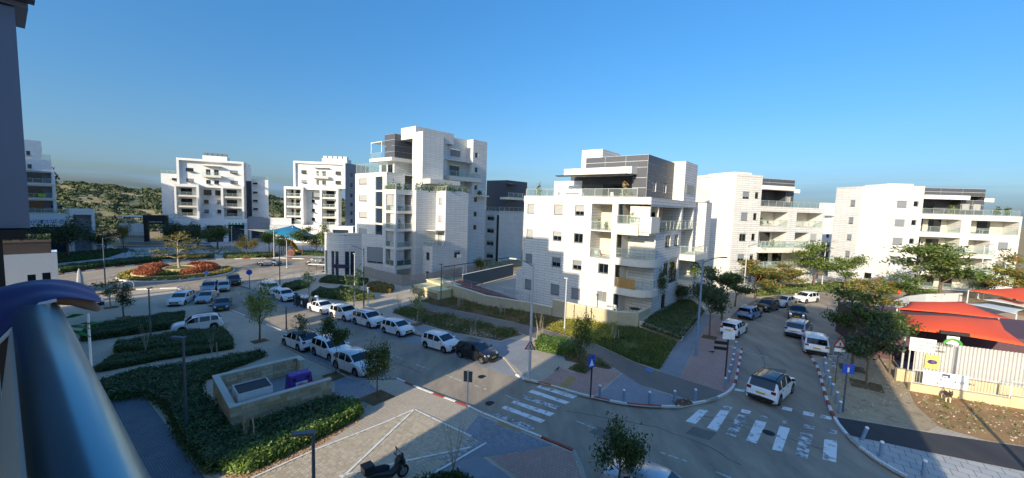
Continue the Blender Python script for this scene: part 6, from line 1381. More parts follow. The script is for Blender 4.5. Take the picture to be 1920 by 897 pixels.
def bin_yard():
    F0, F1 = G(432, 803, .12), G(622, 742, .12); ztop = F0.z + 1.2
    d = (F1 - F0); d.z = 0; L = d.length; d.normalize(); b = Vector((-d.y, d.x, 0)); b = b if b.y > 0 else -b
    tl, tr = G(380, 711, ztop - Hz(-17, 26)), G(566, 668, ztop - Hz(-17, 31)); dep = (Vector((tl.x, tl.y, 0)) - Vector((F0.x, F0.y, 0))).dot(b); Lb = (Vector((tr.x, tr.y, 0)) - Vector((F0.x, F0.y, 0))).dot(d)
    t = thing("bin_yard_wall", "low stone-walled bin yard with pale coping beside the shrub bed", "wall", F0); th = .3
    F = lambda u, v, z=0.: Vector((F0.x, F0.y, z)) + d * u + b * v
    zb = F0.z - .25
    core = MB()
    for (u0, v0, u1, v1) in ((.05, .05, L - .02, th - .05), (.05, th, th - .05, dep - .06), (.05, dep - th + .05, Lb - .05, dep - .05)): core.box6(F(u0, v0, zb), d * (u1 - u0), b * (v1 - v0), (0, 0, ztop - .07 - zb))
    core.build("mortar", M("mortar", "#6f6353", .95, 0, .1), t)
    for i, (a, e) in enumerate(((F(0, th), F(L, th)), (F(th, dep), F(th, th + .01)), (F(0, dep), F(Lb, dep)), (F(0, .0), F(0, dep)))):
        if i == 0: ashlar_wall(t, F(0, 0), F(L, 0), zb + .01, ztop - .06, th, m_ash, seed=i)
        elif i == 1: ashlar_wall(t, F(th, th + .012), F(th, dep - th - .012), zb + .01, ztop - .06, th, m_ash, seed=i)
        elif i == 2: ashlar_wall(t, F(0, dep - th), F(Lb, dep - th), zb + .01, ztop - .06, th, m_ash, seed=i)
    ashlar_wall(t, F(Lb, dep - 1.0), F(Lb, dep - th - .01), zb + .01, ztop - .06, th, m_ash, seed=8)
    cp = M("coping", "#cfc8ba", .8, 0, .08, 4)
    for (u0, v0, u1, v1) in ((-.03, -.03, L + .02, th + .03), (-.03, th + .034, th + .03, dep - th - .034), (-.03, dep - th - .03, Lb + .03, dep + .03), (Lb - th - .03, dep - 1.03, Lb + .03, dep - th - .034)): q = MB(); q.box6(F(u0, v0, ztop - .058), d * (u1 - u0), b * (v1 - v0), (0, 0, .07)); q.build("coping_stone", cp, t)
    fl = MB(); fl.box6(F(th, th, F0.z - .02), d * (L - th), b * (dep - 2 * th), (0, 0, .03)); fl.build("yard_floor", m_pave_grey, t)
    fz = F0.z + .012
    # cardboard cage with its printed panel
    c = thing("cardboard_container", "white cardboard recycling container with an open dark top and printed front, in the bin yard", "recycling bin", F(1.1, 1.2, fz)); u0, v0, w_, e_, hh = .5, .55, 1.75, dep - 1.0, 1.6
    e_ = min(e_, 1.6); wf = MB(); fc = m_signwhite
    wf.box6(F(u0, v0, fz), d * w_, b * .04, (0, 0, hh)); wf.box6(F(u0, v0 + e_, fz), d * w_, b * .04, (0, 0, hh)); wf.box6(F(u0, v0 + .044, fz), d * .04, b * (e_ - .05), (0, 0, hh)); wf.build("body", M("white_panel", "#d6dade", .5, 0, .04), c)
    q = MB(); q.box6(F(u0 + w_, v0, fz), d * .04, b * (e_ + .04), (0, 0, hh)); q.build("front_panel", M("white_panel"), c)
    q = MB(); q.box6(F(u0 + .06, v0 + .06, fz + hh - .1), d * (w_ - .1), b * (e_ - .08), (0, 0, .04)); q.build("load", m_trim, c)
    ff = Fac(F(u0 + w_ + .042, v0), math.degrees(math.atan2(b.x, b.y)), math.degrees(math.atan2(d.x, d.y))); q = MB(); ff.box(q, .01, e_ + .03, fz + .95, fz + 1.5, .0, .006); q.build("printed_band", m_trim, c)
    lettering("ךלשמ אנא", ff, .62, fz + 1.3, .13, .008, m_signwhite, c); lettering("ןאכל", ff, .75, fz + 1.03, .2, .008, m_signwhite, c)
    q = MB(); q.disc(ff.p(.3, fz + 1.2, .012), d, .24, 18); q.build("print_disc", M("print_green", "#3f7a54", .6, 0, .4, 9), c)
    q = MB(); ff.box(q, .55, 1.1, fz + .38, fz + .44, .0, .006); q.build("slot", M("slot_red", "#6b2a2a", .6), c)
    # purple bottle bank
    p = thing("bottle_bank", "purple bottle bank with two round holes and a white notice, in the bin yard", "recycling bin", F(4.0, 1.4, fz)); mp = M("purple_plastic", "#4f2f96", .45, 0, .06, 2)
    o, wd, dp, hh = F(3.35, .95, fz), 1.55, 1.35, 1.5; q = MB(); ins = .16
    B_ = [o, o + d * wd, o + d * wd + b * dp, o + b * dp]; T_ = [o + d * ins * .7 + b * ins * 2.4 + Vector((0, 0, hh)), o + d * (wd - ins * .7) + b * ins * 2.4 + Vector((0, 0, hh)), o + d * (wd - ins * .7) + b * (dp - ins) + Vector((0, 0, hh)), o + d * ins * .7 + b * (dp - ins) + Vector((0, 0, hh))]
    for i in range(4): q.face([B_[i], B_[(i + 1) % 4], T_[(i + 1) % 4], T_[i]])
    q.face(T_); bd = q.build("body", mp, p)
    mod = bd.modifiers.new("bevel", 'BEVEL'); mod.width = .06; mod.segments = 2; weld(bd)
    nrm = (T_[0] - B_[0] + d * -ins * .7).cross(d).normalized(); nrm = nrm if nrm.dot(b) < 0 else -nrm; up = (T_[0] + T_[1] - B_[0] - B_[1]).normalized(); up = (up - d * up.dot(d)).normalized()
    mid = (B_[0] + B_[1]) / 2
    for s in (-.42, .42): q = MB(); q.tube([mid + d * s + up * 1.28 - nrm * .02, mid + d * s + up * 1.28 + nrm * .03], .12, 14); q.build("hole_ring", m_trim, p)
    q = MB(); q.box6(mid - d * .36 + up * .62 + nrm * .005, d * .72, nrm * .01, up * .46); nt = q.build("notice", m_signwhite, p)
    for k in range(3): q = MB(); q.box6(mid - d * .3 + up * (.70 + .12 * k) + nrm * .016, d * (.6 if k != 2 else .4), nrm * .003, up * .045); q.build("print_line", mp, nt)
    q = MB(); q.tube([mid + up * 1.5 + b * .3 - d * .15, mid + up * 1.56 + b * .3, mid + up * 1.5 + b * .3 + d * .15], .03, 6); q.build("lifting_eye", m_steel, p)
    # orange bins behind the front wall
    for k, (u, lb) in enumerate(((4.3, "orange lidded bin just behind the yard's front wall, nearer the purple bank"), (5.25, "orange lidded bin at the open end of the yard"))):
        g = thing("wheelie_bin", lb, "bin", F(u, .7, fz)); q = MB(); q.prism([F(u - .45, .34), F(u + .45, .34), F(u + .45, .86), F(u - .45, .86)], fz + .05, fz + .7); q.build("body", M("bin_orange", "#b9532a", .5, 0, .06), g)
        q = MB(); q.tube([F(u - .48, .6, fz + .86), F(u + .48, .6, fz + .86)], .27, 12); q.build("lid", M("bin_orange"), g)
        for s in (-.4, .4): q = MB(); q.tube([F(u + s, .5, fz + .1), F(u + s + .06, .5, fz + .1)], .1, 10); q.build("wheel", m_tyre, g)
    bags = thing("rubbish_bag", "heap of small clear rubbish bags on the yard floor before the purple bank", "rubbish", F(2.7, .8, fz)); q = MB()
    rg = random.Random(4)
    for k in range(5): bag_mesh(q, F(2.55 + .25 * (k % 3), .6 + .3 * (k // 3), fz + .12), .2, rg)
    q.build("bag", M("bag_clear", "#8f9494", .35, 0, .2, 6), bags, smooth=True)
def bag_mesh(mb, c, r_, rg):
    n, m_ = 8, 5; rows = []
    for i in range(m_ + 1):
        a = pi * i / m_; rows.append([c + Vector((sin(a) * cos(2 * pi * k / n), sin(a) * sin(2 * pi * k / n), cos(a) * .75)) * r_ * rg.uniform(.8, 1.15) for k in range(n)])
    for i in range(m_):
        for k in range(n): mb.face([rows[i][k], rows[i + 1][k], rows[i + 1][(k + 1) % n], rows[i][(k + 1) % n]])
bin_yard()
def dumpsters():
    """overflowing steel-framed containers between the parked cars"""
    for i, (a, lb) in enumerate((((549, 575), "dark wheeled container with its lid up, left of the overflowing bins"), ((562, 578.5), "steel-framed container heaped with white rubbish bags"), ((577, 582), "dark container behind the heaped bags, right one"))):
        P = G(*a, .01); f = dirv(127); l = dirv(37); P = P + l * .75; t = thing("rubbish_container", lb, "rubbish container", P, None, "street rubbish containers"); w, e, hh = 1.0, 1.0, 1.25
        O = P - f * w / 2 - l * e / 2; q = MB(); B_ = [O + f * .12 + l * .12, O + f * (w - .12) + l * .12, O + f * (w - .12) + l * (e - .12), O + f * .12 + l * (e - .12)]; T_ = [O, O + f * w, O + f * w + l * e, O + l * e]; up = Vector((0, 0, hh)); z0 = Vector((0, 0, .15))
        for k in range(4): q.face([B_[k] + z0, B_[(k + 1) % 4] + z0, T_[(k + 1) % 4] + up, T_[k] + up])
        q.build("body", M("container_grey", "#7d8487" if i == 1 else "#4c5458", .6, .2, .12), t)
        for k in range(4): q = MB(); q.tube([B_[k] + z0, T_[k] + up], .045, 6); q.build("corner_post", m_trim, t)
        for k in range(4): q = MB(); q.tube([B_[k] + Vector((0, 0, .09)) - f * .03, B_[k] + Vector((0, 0, .09)) + f * .03], .09, 8); q.build("wheel", m_tyre, t)
        if i != 1: q = MB(); q.box6(O + up - l * .05, f * w, l * .08, Vector((0, 0, .55)) + l * .25); q.build("lid", M("lid_dark", "#33393c", .6), t)
        else: q = MB(); q.box6(O + f * .3 - l * .01 + Vector((0, 0, .5)), f * .4, l * .01, (0, 0, .45)); q.build("notice", m_signwhite, t)
        rg = random.Random(i)
        for k in range(4 if i != 1 else 7):
            c = O + f * rg.uniform(.1, w - .1) + l * rg.uniform(.1, e - .1) + Vector((0, 0, hh + rg.uniform(.05, .3))); b_ = thing("rubbish_bag", "one of the white rubbish bags heaped on the street containers", "rubbish bag", c, None, "rubbish bags on the containers"); q = MB(); bag_mesh(q, Vector((0, 0, 0)), rg.uniform(.2, .34), rg); q.build("bag", M("bag_white", "#dfe3e3", .4, 0, .08, 6), b_, smooth=True, local=True)
dumpsters()
# ================================================================== walls, fences and garden pieces
m_ret = M("retaining_plaster", "#c3b596", .9, 0, .08, 1.2, bump=.15, bscale=12); m_retc = M("wall_coping", "#ddd4c0", .8, 0, .06, 3)
def low_wall(name, label, pts, th, base, z1s, mat, cap=True, cat="wall", up=.13):
    P = [G(*p, up) for p in pts]; t = thing(name, label, cat, P[0])
    for i in range(len(P) - 1):
        a, b = P[i], P[i + 1]; d = Vector((b.x - a.x, b.y - a.y, 0)); L = d.length; d.normalize(); n = Vector((-d.y, d.x, 0)); n = n if n.dot(a) > 0 else -n
        z1 = z1s[i] if isinstance(z1s, (list, tuple)) else z1s
        q = MB(); q.box6(Vector((a.x, a.y, base)) + d * .006, d * (L - .012), n * th, (0, 0, z1 - base - .06)); q.build("wall_panel", mat, t)
        if cap: q = MB(); q.box6(Vector((a.x, a.y, z1 - .058)) - n * .03, d * L, n * (th + .06), (0, 0, .06)); q.build("coping_stone", m_retc, t)
    return t, P
def bar_fence(name, label, A, B, z0, h, step=.13, mat=None, every=2.4, cat="fence", rails=(.08, 1.0)):
    t = thing(name, label, cat, A); mat = mat or m_steel; d = Vector((B.x - A.x, B.y - A.y, 0)); L = d.length; d.normalize(); n = max(1, round(L / every))
    for k in range(n + 1): p = Vector((A.x, A.y, z0)) + d * (L * k / n); q = MB(); q.tube([p, p + Vector((0, 0, h))], .035, 6); q.build("post", mat, t)
    for r_ in rails: q = MB(); q.box6(Vector((A.x, A.y, z0 + h * r_ - .03)), d * L, Vector((-d.y, d.x, 0)) * .035, (0, 0, .04)); q.build("rail", mat, t)
    me = None
    for k in range(int(L / step)):
        p = Vector((A.x, A.y, z0 + h * .08)) + d * (step * (k + .5))
        if me is None:
            q = MB(); q.tube([(0, 0, 0), (0, 0, h * .9)], .011, 5, caps=False); o = q.build("bar", mat, t, local=True); me = o.data
        else: o = bpy.data.objects.new("bar", me); COL.objects.link(o); o.parent = t
        o.location = p - t.location
    return t
_, RW = low_wall("retaining_wall", "long low shaded retaining wall with a railing left of the nearest block", [(830, 552), (909, 574.5), (992, 585), (1034, 592)], .3, -1.6, .78, m_ret)
tw, RW2 = low_wall("garden_wall", "tall sunlit garden wall in panels with dark joints below the nearest block", [(1035, 592), (1076, 600), (1108, 606), (1157, 613), (1196, 613.5)], .3, -.6, 1.78, m_ret)
for P_ in RW2[1:3]: q = MB(); q.box(P_.x - .05, P_.x + .05, P_.y - .02, P_.y + .2, -.5, 1.7); q.build("joint", m_trim, tw)
a, b = RW2[-1], RW2[-1] + dirv(40) * 6.2; q = MB(); q.box6(Vector((a.x, a.y, -.5)), b - a, dirv(-50) * .3, (0, 0, 2.22)); q.build("wall_panel", m_ret, tw); q = MB(); q.box6(Vector((a.x, a.y, 1.722)) + dirv(130) * .03, b - a, dirv(-50) * .36, (0, 0, .06)); q.build("coping_stone", m_retc, tw)
low_wall("planter_wall", "low pale planter wall that turns along the paved side walk", [(1198, 613), (1276, 640), (1300, 610), (1322, 583), (1345, 566), (1390, 552)], .28, -.4, [.85, .9, .95, 1.0, 1.05], m_retc)
bar_fence("railing", "steel railing on top of the long shaded retaining wall", RW[0] + Vector((0, .1, 0)), RW[2] + Vector((0, .1, 0)), .78, 1.05, .5, every=2.2)
bar_fence("railing", "second steel railing in front of the sunken dark courtyard", G(905, 551, 1.0), G(975, 563, 1.0), .2, 1.0, .8, every=2.5)
q = MB(); q.prism([(p.x, p.y) for p in (RW[0] + Vector((.2, .6, 0)), RW[2] + Vector((.2, .5, 0)), Vector((1.0, 51.5, 0)), Vector((-8.5, 64, 0)))], -1.4, .3); o = q.build("courtyard_terrace", M("terracotta_floor", "#7d4a3f", .85, 0, .1, 3), kind="structure")
c_, _ = low_wall("garden_wall", "dark inner courtyard wall left of the nearest block", [(868, 543), (962, 519)], .25, -1, 1.3, M("dark_wall", "#6b6967", .85, 0, .08), True); 
pg_ = thing("pergola", "dark timber pergola fence behind the courtyard, left of the nearest block", "pergola", G(835, 535))
A_, B_ = G(830, 537, .2), G(955, 512, .2)
for k in range(8): p = A_.lerp(B_, k / 7); q = MB(); q.box(p.x - .06, p.x + .06, p.y - .06, p.y + .06, -1.5, 2.0); q.build("post", m_dkwood, pg_)
q = MB(); q.box6(Vector((A_.x, A_.y, 1.95)), Vector((B_.x - A_.x, B_.y - A_.y, 0)), Vector((.1, .15, 0)), (0, 0, .14)); q.build("beam", m_dkwood, pg_)
# slatted garden fence below the tall block and its two service boxes
sf_ = thing("slat_fence", "grey vertical slat fence round the garden of the tall stepped block", "fence", G(705, 522)); m_slat = M("slat_grey", "#a39a90", .8, 0, .15, 6)
pts = px([(672, 514), (702, 523), (755, 537), (800, 532), (870, 518), (912, 508)], .1); me_ = None
for a, b in zip(pts, pts[1:]):
    d = Vector((b.x - a.x, b.y - a.y, 0)); L = d.length; d.normalize(); n = int(L / .24)
    for k in range(n):
        p = a + d * (.24 * k); 
        if me_ is None: q = MB(); q.box(-.09, .09, -.015, .015, 0, 1); o = q.build("slat", m_slat, sf_, local=True); me_ = o.data
        else: o = bpy.data.objects.new("slat", me_); COL.objects.link(o); o.parent = sf_
        o.location = Vector((p.x, p.y, Hz(p.x, p.y) - .1)) - sf_.location; o.rotation_euler = (0, 0, math.atan2(d.y, d.x)); o.scale = (1, 1, 2.1 + R.uniform(-.03, .03))
m_cream = M("cream_concrete", "#d9cb9c", .85, 0, .06, 2)
for (a, b, lb) in (((777, 553), (822, 563), "larger cream service box with grilles before the slat fence"), ((838, 556), (800, 545), "cream service box lying behind the larger one")):
    A_, B_ = G(*a, .1), G(*b, .1); f = Fac(A_, math.degrees(math.atan2((B_ - A_).x, (B_ - A_).y)), 180); L = (B_ - A_).length; f.n = f.n if f.n.dot(A_) < 0 else -f.n; t = thing("service_box", lb, "utility box", A_); z0 = A_.z - .4
    q = MB(); f.box(q, 0, L, z0, z0 + 1.9, -2.4, 0); q.build("body", m_cream, t); q = MB(); f.box(q, -.1, L + .1, z0 + 1.9, z0 + 2.0, -2.5, .1); q.build("lid", m_cream, t)
    for k in range(2): q = MB(); f.box(q, .3 + k * L / 2, L / 2 - .2 + k * L / 2, z0 + .6, z0 + 1.6, .004, .04); q.build("grille", M("grille_grey", "#8d8672", .7, 0, .1), t)

# ================================================================== roundabout island
def island():
    C = Vector((-62.5, 72.0, Hz(-62.5, 72))); z = C.z; ci = lambda r_, n=40: [(C.x + r_ * cos(2 * pi * k / n), C.y + r_ * sin(2 * pi * k / n)) for k in range(n)]
    q = MB(); q.prism(ci(8.5), z - .1, z + .16); o = q.build("roundabout_island", [m_kw], kind="structure"); drape("island_soil", ci(8.25), .19, m_bed)
    m_yw = M("yellow_stone", "#cdb684", .85, 0, .1, 3, bump=.2, bscale=18)
    for r_, h, n, lb in ((6.6, .62, 34, "yellowish ring wall round the red grasses of the roundabout"), (2.5, 1.15, 16, "small inner ring wall round the foot of the roundabout tree")):
        t = thing("ring_wall", lb, "wall", C)
        for k in range(n):
            a0, a1 = 2 * pi * k / n + .004, 2 * pi * (k + 1) / n - .004; pl = [C + Vector((cos(a) * rr, sin(a) * rr, 0)) for a, rr in ((a0, r_), (a1, r_), (a1, r_ - .35), (a0, r_ - .35))]
            q = MB(); q.prism(pl, z + .1, z + h); q.build("stone", m_yw, t)
    q = MB(); q.prism(ci(2.2, 20), z + .2, z + 1.05); q.build("island_mound", [m_lawn], kind="structure")
    rg = np.random.default_rng(8)
    def grass(name, label, n, amin, amax, r0, r1, hh, mat, kind=None, bulge=1.0, w=.022):
        a = rg.uniform(amin, amax, n); r_ = np.sqrt(rg.uniform(r0 * r0, r1 * r1, n)); m_ = 1 - np.abs((r_ - (r0 + r1) / 2) / ((r1 - r0) / 2)) ** 2.2; e = np.minimum(1, np.minimum(a - amin, amax - a) / .35) ** .6
        P = np.stack([C.x + r_ * np.cos(a), C.y + r_ * np.sin(a), np.full(n, z + .25)], 1); H_ = hh * (.35 + .65 * m_ * e) * rg.uniform(.6, 1.1, n); P[:, 2] += H_ * rg.uniform(.25, .95, n)
        N = rg.normal(size=(n, 3)); N[:, 2] *= .5; me = quads_mesh(name, P, N, rg.uniform(.05, .16, n) * bulge, [mat]); o = bpy.data.objects.new(name, me); COL.objects.link(o)
        if kind: o["kind"] = kind
        else: tag(o, label, "grass clump")
        return o
    red = islands("red_grass", "#84462f", "#c58660", .8, trans=.25, c3="#a8603f"); gr = islands("island_green", "#3c5326", "#6b7d3b", .7, trans=.15); yl = islands("island_yellow", "#7d7a36", "#b3a152", .8, trans=.15)
    grass("red_grass", "big mound of rusty red grass on the left half of the roundabout", 11000, rad(148), rad(276), 2.7, 6.3, 1.7, red)
    grass("red_grass", "long mound of rusty red grass on the right half of the roundabout", 12000, rad(-50), rad(118), 2.7, 6.3, 1.5, red)
    grass("green_shrub", "patch of green shrubs at the front of the ring between the red grasses", 2500, rad(262), rad(322), 2.8, 6.2, .9, gr)
    grass("island_plants", None, 6000, rad(120), rad(420), 6.9, 8.2, .5, yl, "stuff")
    m_rock = islands("rock", "#9d968b", "#cfc9bd", .9)
    for k in range(46):
        a = rad(rg.uniform(275, 345)); r_ = rg.uniform(6.9, 8.3); s_ = rg.uniform(.15, .32); b = thing("boulder", "one of the pale boulders banked along the front of the roundabout", "boulder", (C.x + r_ * cos(a), C.y + r_ * sin(a), z + .2), None, "boulders on the roundabout"); q = MB(); bag_mesh(q, Vector((0, 0, s_ * .3)), s_, R); q.build("rock", m_rock, b, local=True)
    return C
ISL = island()

# ================================================================== vegetation
rgn = np.random.default_rng(21)
m_bark = M("bark", "#6b5a49", .9, 0, .15, 8, bump=.3); m_bark_p = M("bark_pale", "#b0a28e", .9, 0, .12, 8)
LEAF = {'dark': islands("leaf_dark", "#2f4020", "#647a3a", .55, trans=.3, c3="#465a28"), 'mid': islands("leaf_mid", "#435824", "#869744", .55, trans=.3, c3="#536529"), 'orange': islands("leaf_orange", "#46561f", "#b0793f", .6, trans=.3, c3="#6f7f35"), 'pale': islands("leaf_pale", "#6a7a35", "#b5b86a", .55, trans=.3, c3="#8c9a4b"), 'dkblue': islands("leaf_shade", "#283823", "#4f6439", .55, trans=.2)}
def tree_proto(style, seed, leaf, bark=None, label="tree"):
    """4 m tree of one growth habit, its own trunk with limbs and its own crown of leaves"""
    rg = random.Random(seed); t = thing("street_tree", label, "tree", (0, 0, -50)); q = MB(); tips = []
    H = 4.0; fork = {'round': 1.5, 'feather': 1.6, 'sparse': 1.2, 'bare': .5, 'upright': 1.0, 'layered': .9}[style]; r0 = .055 if style in ('sparse', 'bare') else .085
    lean = Vector((rg.uniform(-.08, .08), rg.uniform(-.08, .08), 0)); q.tube([(0, 0, 0), lean * .5 + Vector((0, 0, fork * .5)), lean + Vector((0, 0, fork))], [r0 * 1.25, r0, r0 * .85], 7)
    nl = {'round': 7, 'feather': 8, 'sparse': 5, 'bare': 9, 'upright': 7, 'layered': 12}[style]
    lead = style in ('sparse', 'layered', 'upright')
    if lead: q.tube([lean + Vector((0, 0, fork)), lean * 1.6 + Vector((.05, 0, H * .72)), Vector((0, .04, H * .97))], [r0 * .85, r0 * .5, .008], 6)
    for i in range(nl):
        a = 2.4 * i + rg.uniform(-.4, .4)
        if style == 'layered': z0 = fork + (H * .92 - fork) * i / nl; ln = 1.75 * (1 - .55 * i / nl) * rg.uniform(.7, 1.1); el = rg.uniform(.05, .4)
        elif style == 'feather': z0 = fork + rg.uniform(-.1, 1.5); ln = rg.uniform(1.2, 2.1); el = rg.uniform(.1, .9)
        elif style == 'bare': z0 = fork * rg.uniform(.3, 1); ln = rg.uniform(1.8, 3.4); el = rg.uniform(1.05, 1.4)
        elif style == 'upright': z0 = fork + .25 * i; ln = rg.uniform(.9, 1.6); el = rg.uniform(.7, 1.2)
        elif style == 'sparse': z0 = fork + .45 * i; ln = rg.uniform(.5, .9); el = rg.uniform(.6, 1.1)
        else: z0 = fork + rg.uniform(-.1, .5); ln = rg.uniform(1.1, 1.8); el = rg.uniform(.35, 1.3)
        p0 = lean + Vector((0, 0, z0)); d = Vector((cos(a) * cos(el), sin(a) * cos(el), sin(el))); p1 = p0 + d * ln * .55 + Vector((0, 0, .1)); p2 = p0 + d * ln + Vector((0, 0, .05 if style in ('feather', 'layered') else .25))
        q.tube([p0, p1, p2], [r0 * .5, r0 * .3, .008], 5, caps=False); tips += [(p1, .6), (p2, 1), ((p1 + p2) / 2, .8)]
        for k in range(4 if style != 'bare' else 3):
            b = rg.uniform(.4, 1); s = p0.lerp(p2, b); e = d + Vector((rg.uniform(-.9, .9), rg.uniform(-.9, .9), rg.uniform(-.25, .7) if style != 'feather' else rg.uniform(-.2, .3))); e.normalize(); g = s + e * rg.uniform(.35, .75); q.tube([s, g], [r0 * .2, .005], 4, caps=False); tips.append((g, 1)); tips.append(((s + g) / 2, .7))
    o = q.build("trunk", bark or m_bark, t, smooth=True, local=True)
    if leaf:
        n = {'round': 46, 'feather': 30, 'sparse': 9, 'upright': 30, 'layered': 16}[style]; sp = {'round': .34, 'feather': .40, 'sparse': .17, 'upright': .27, 'layered': .26}[style]; sz = {'round': .075, 'feather': .085, 'sparse': .085, 'upright': .07, 'layered': .06}[style]
        r_ = np.random.default_rng(seed); T_ = np.array([tuple(p) for p, w in tips]); m_ = len(T_); off = r_.normal(size=(m_, n, 3)) * sp
        if style in ('feather', 'layered'): off[:, :, 2] *= .3
        P = (T_[:, None, :] + off).reshape(-1, 3); N = r_.normal(size=P.shape) * .8 + np.array([0, 0, .9 if style == 'feather' else .5])
        me = quads_mesh("crown", P, N, r_.uniform(.6, 1.25, len(P)) * sz, [LEAF[leaf]], aspect=1.9 if style == 'feather' else 1.5); o = bpy.data.objects.new("crown", me); COL.objects.link(o); o.parent = t
    return t
PROTO = {}
def tree(base, top_y, wpx, style, leaf, label, name="street_tree", dz=.12, seed=0, group=None, bark=None, stakes=0):
    key = (style, leaf, seed % 3); P = G(*base, dz)
    h = top_z(P, top_y) - P.z; dist = (P - CP).dot(C_F); wid = wpx / FPX * dist / 2
    base_r = {'round': 1.9, 'feather': 2.1, 'sparse': .75, 'bare': 1.3, 'upright': 1.25, 'layered': 1.8}[style]
    if key not in PROTO: PROTO[key] = tree_proto(style, 100 + len(PROTO) * 7 + seed, leaf, bark, label); t = PROTO[key]; t.location = P
    else: t = copy_tree(PROTO[key], P)
    t.name = name; t.scale = (wid / base_r, wid / base_r, h / 4.1); t.rotation_euler = (0, 0, R.uniform(0, 6.28)); tag(t, label, "tree", group)
    if stakes:
        for k in range(stakes):
            a = 2.1 * k + R.uniform(0, .5); d = Vector((cos(a), sin(a), 0)) * .42; s = thing("tree_stake", "one of the pale stakes propping the young street trees", "stake", P + d, None, "stakes beside young trees"); q = MB(); q.tube([P + d, P + d * .8 + Vector((0, 0, R.uniform(1.1, 1.5)))], .035, 6); q.build("pole", m_bark_p, s)
    return t
def pit(c, w=1.0, dz=.134):
    P = G(*c, .12); f = SU * w / 2; l = SV * w / 2; drape("tree_pit", [P - f - l, P + f - l, P + f + l, P - f + l], dz, m_bed)
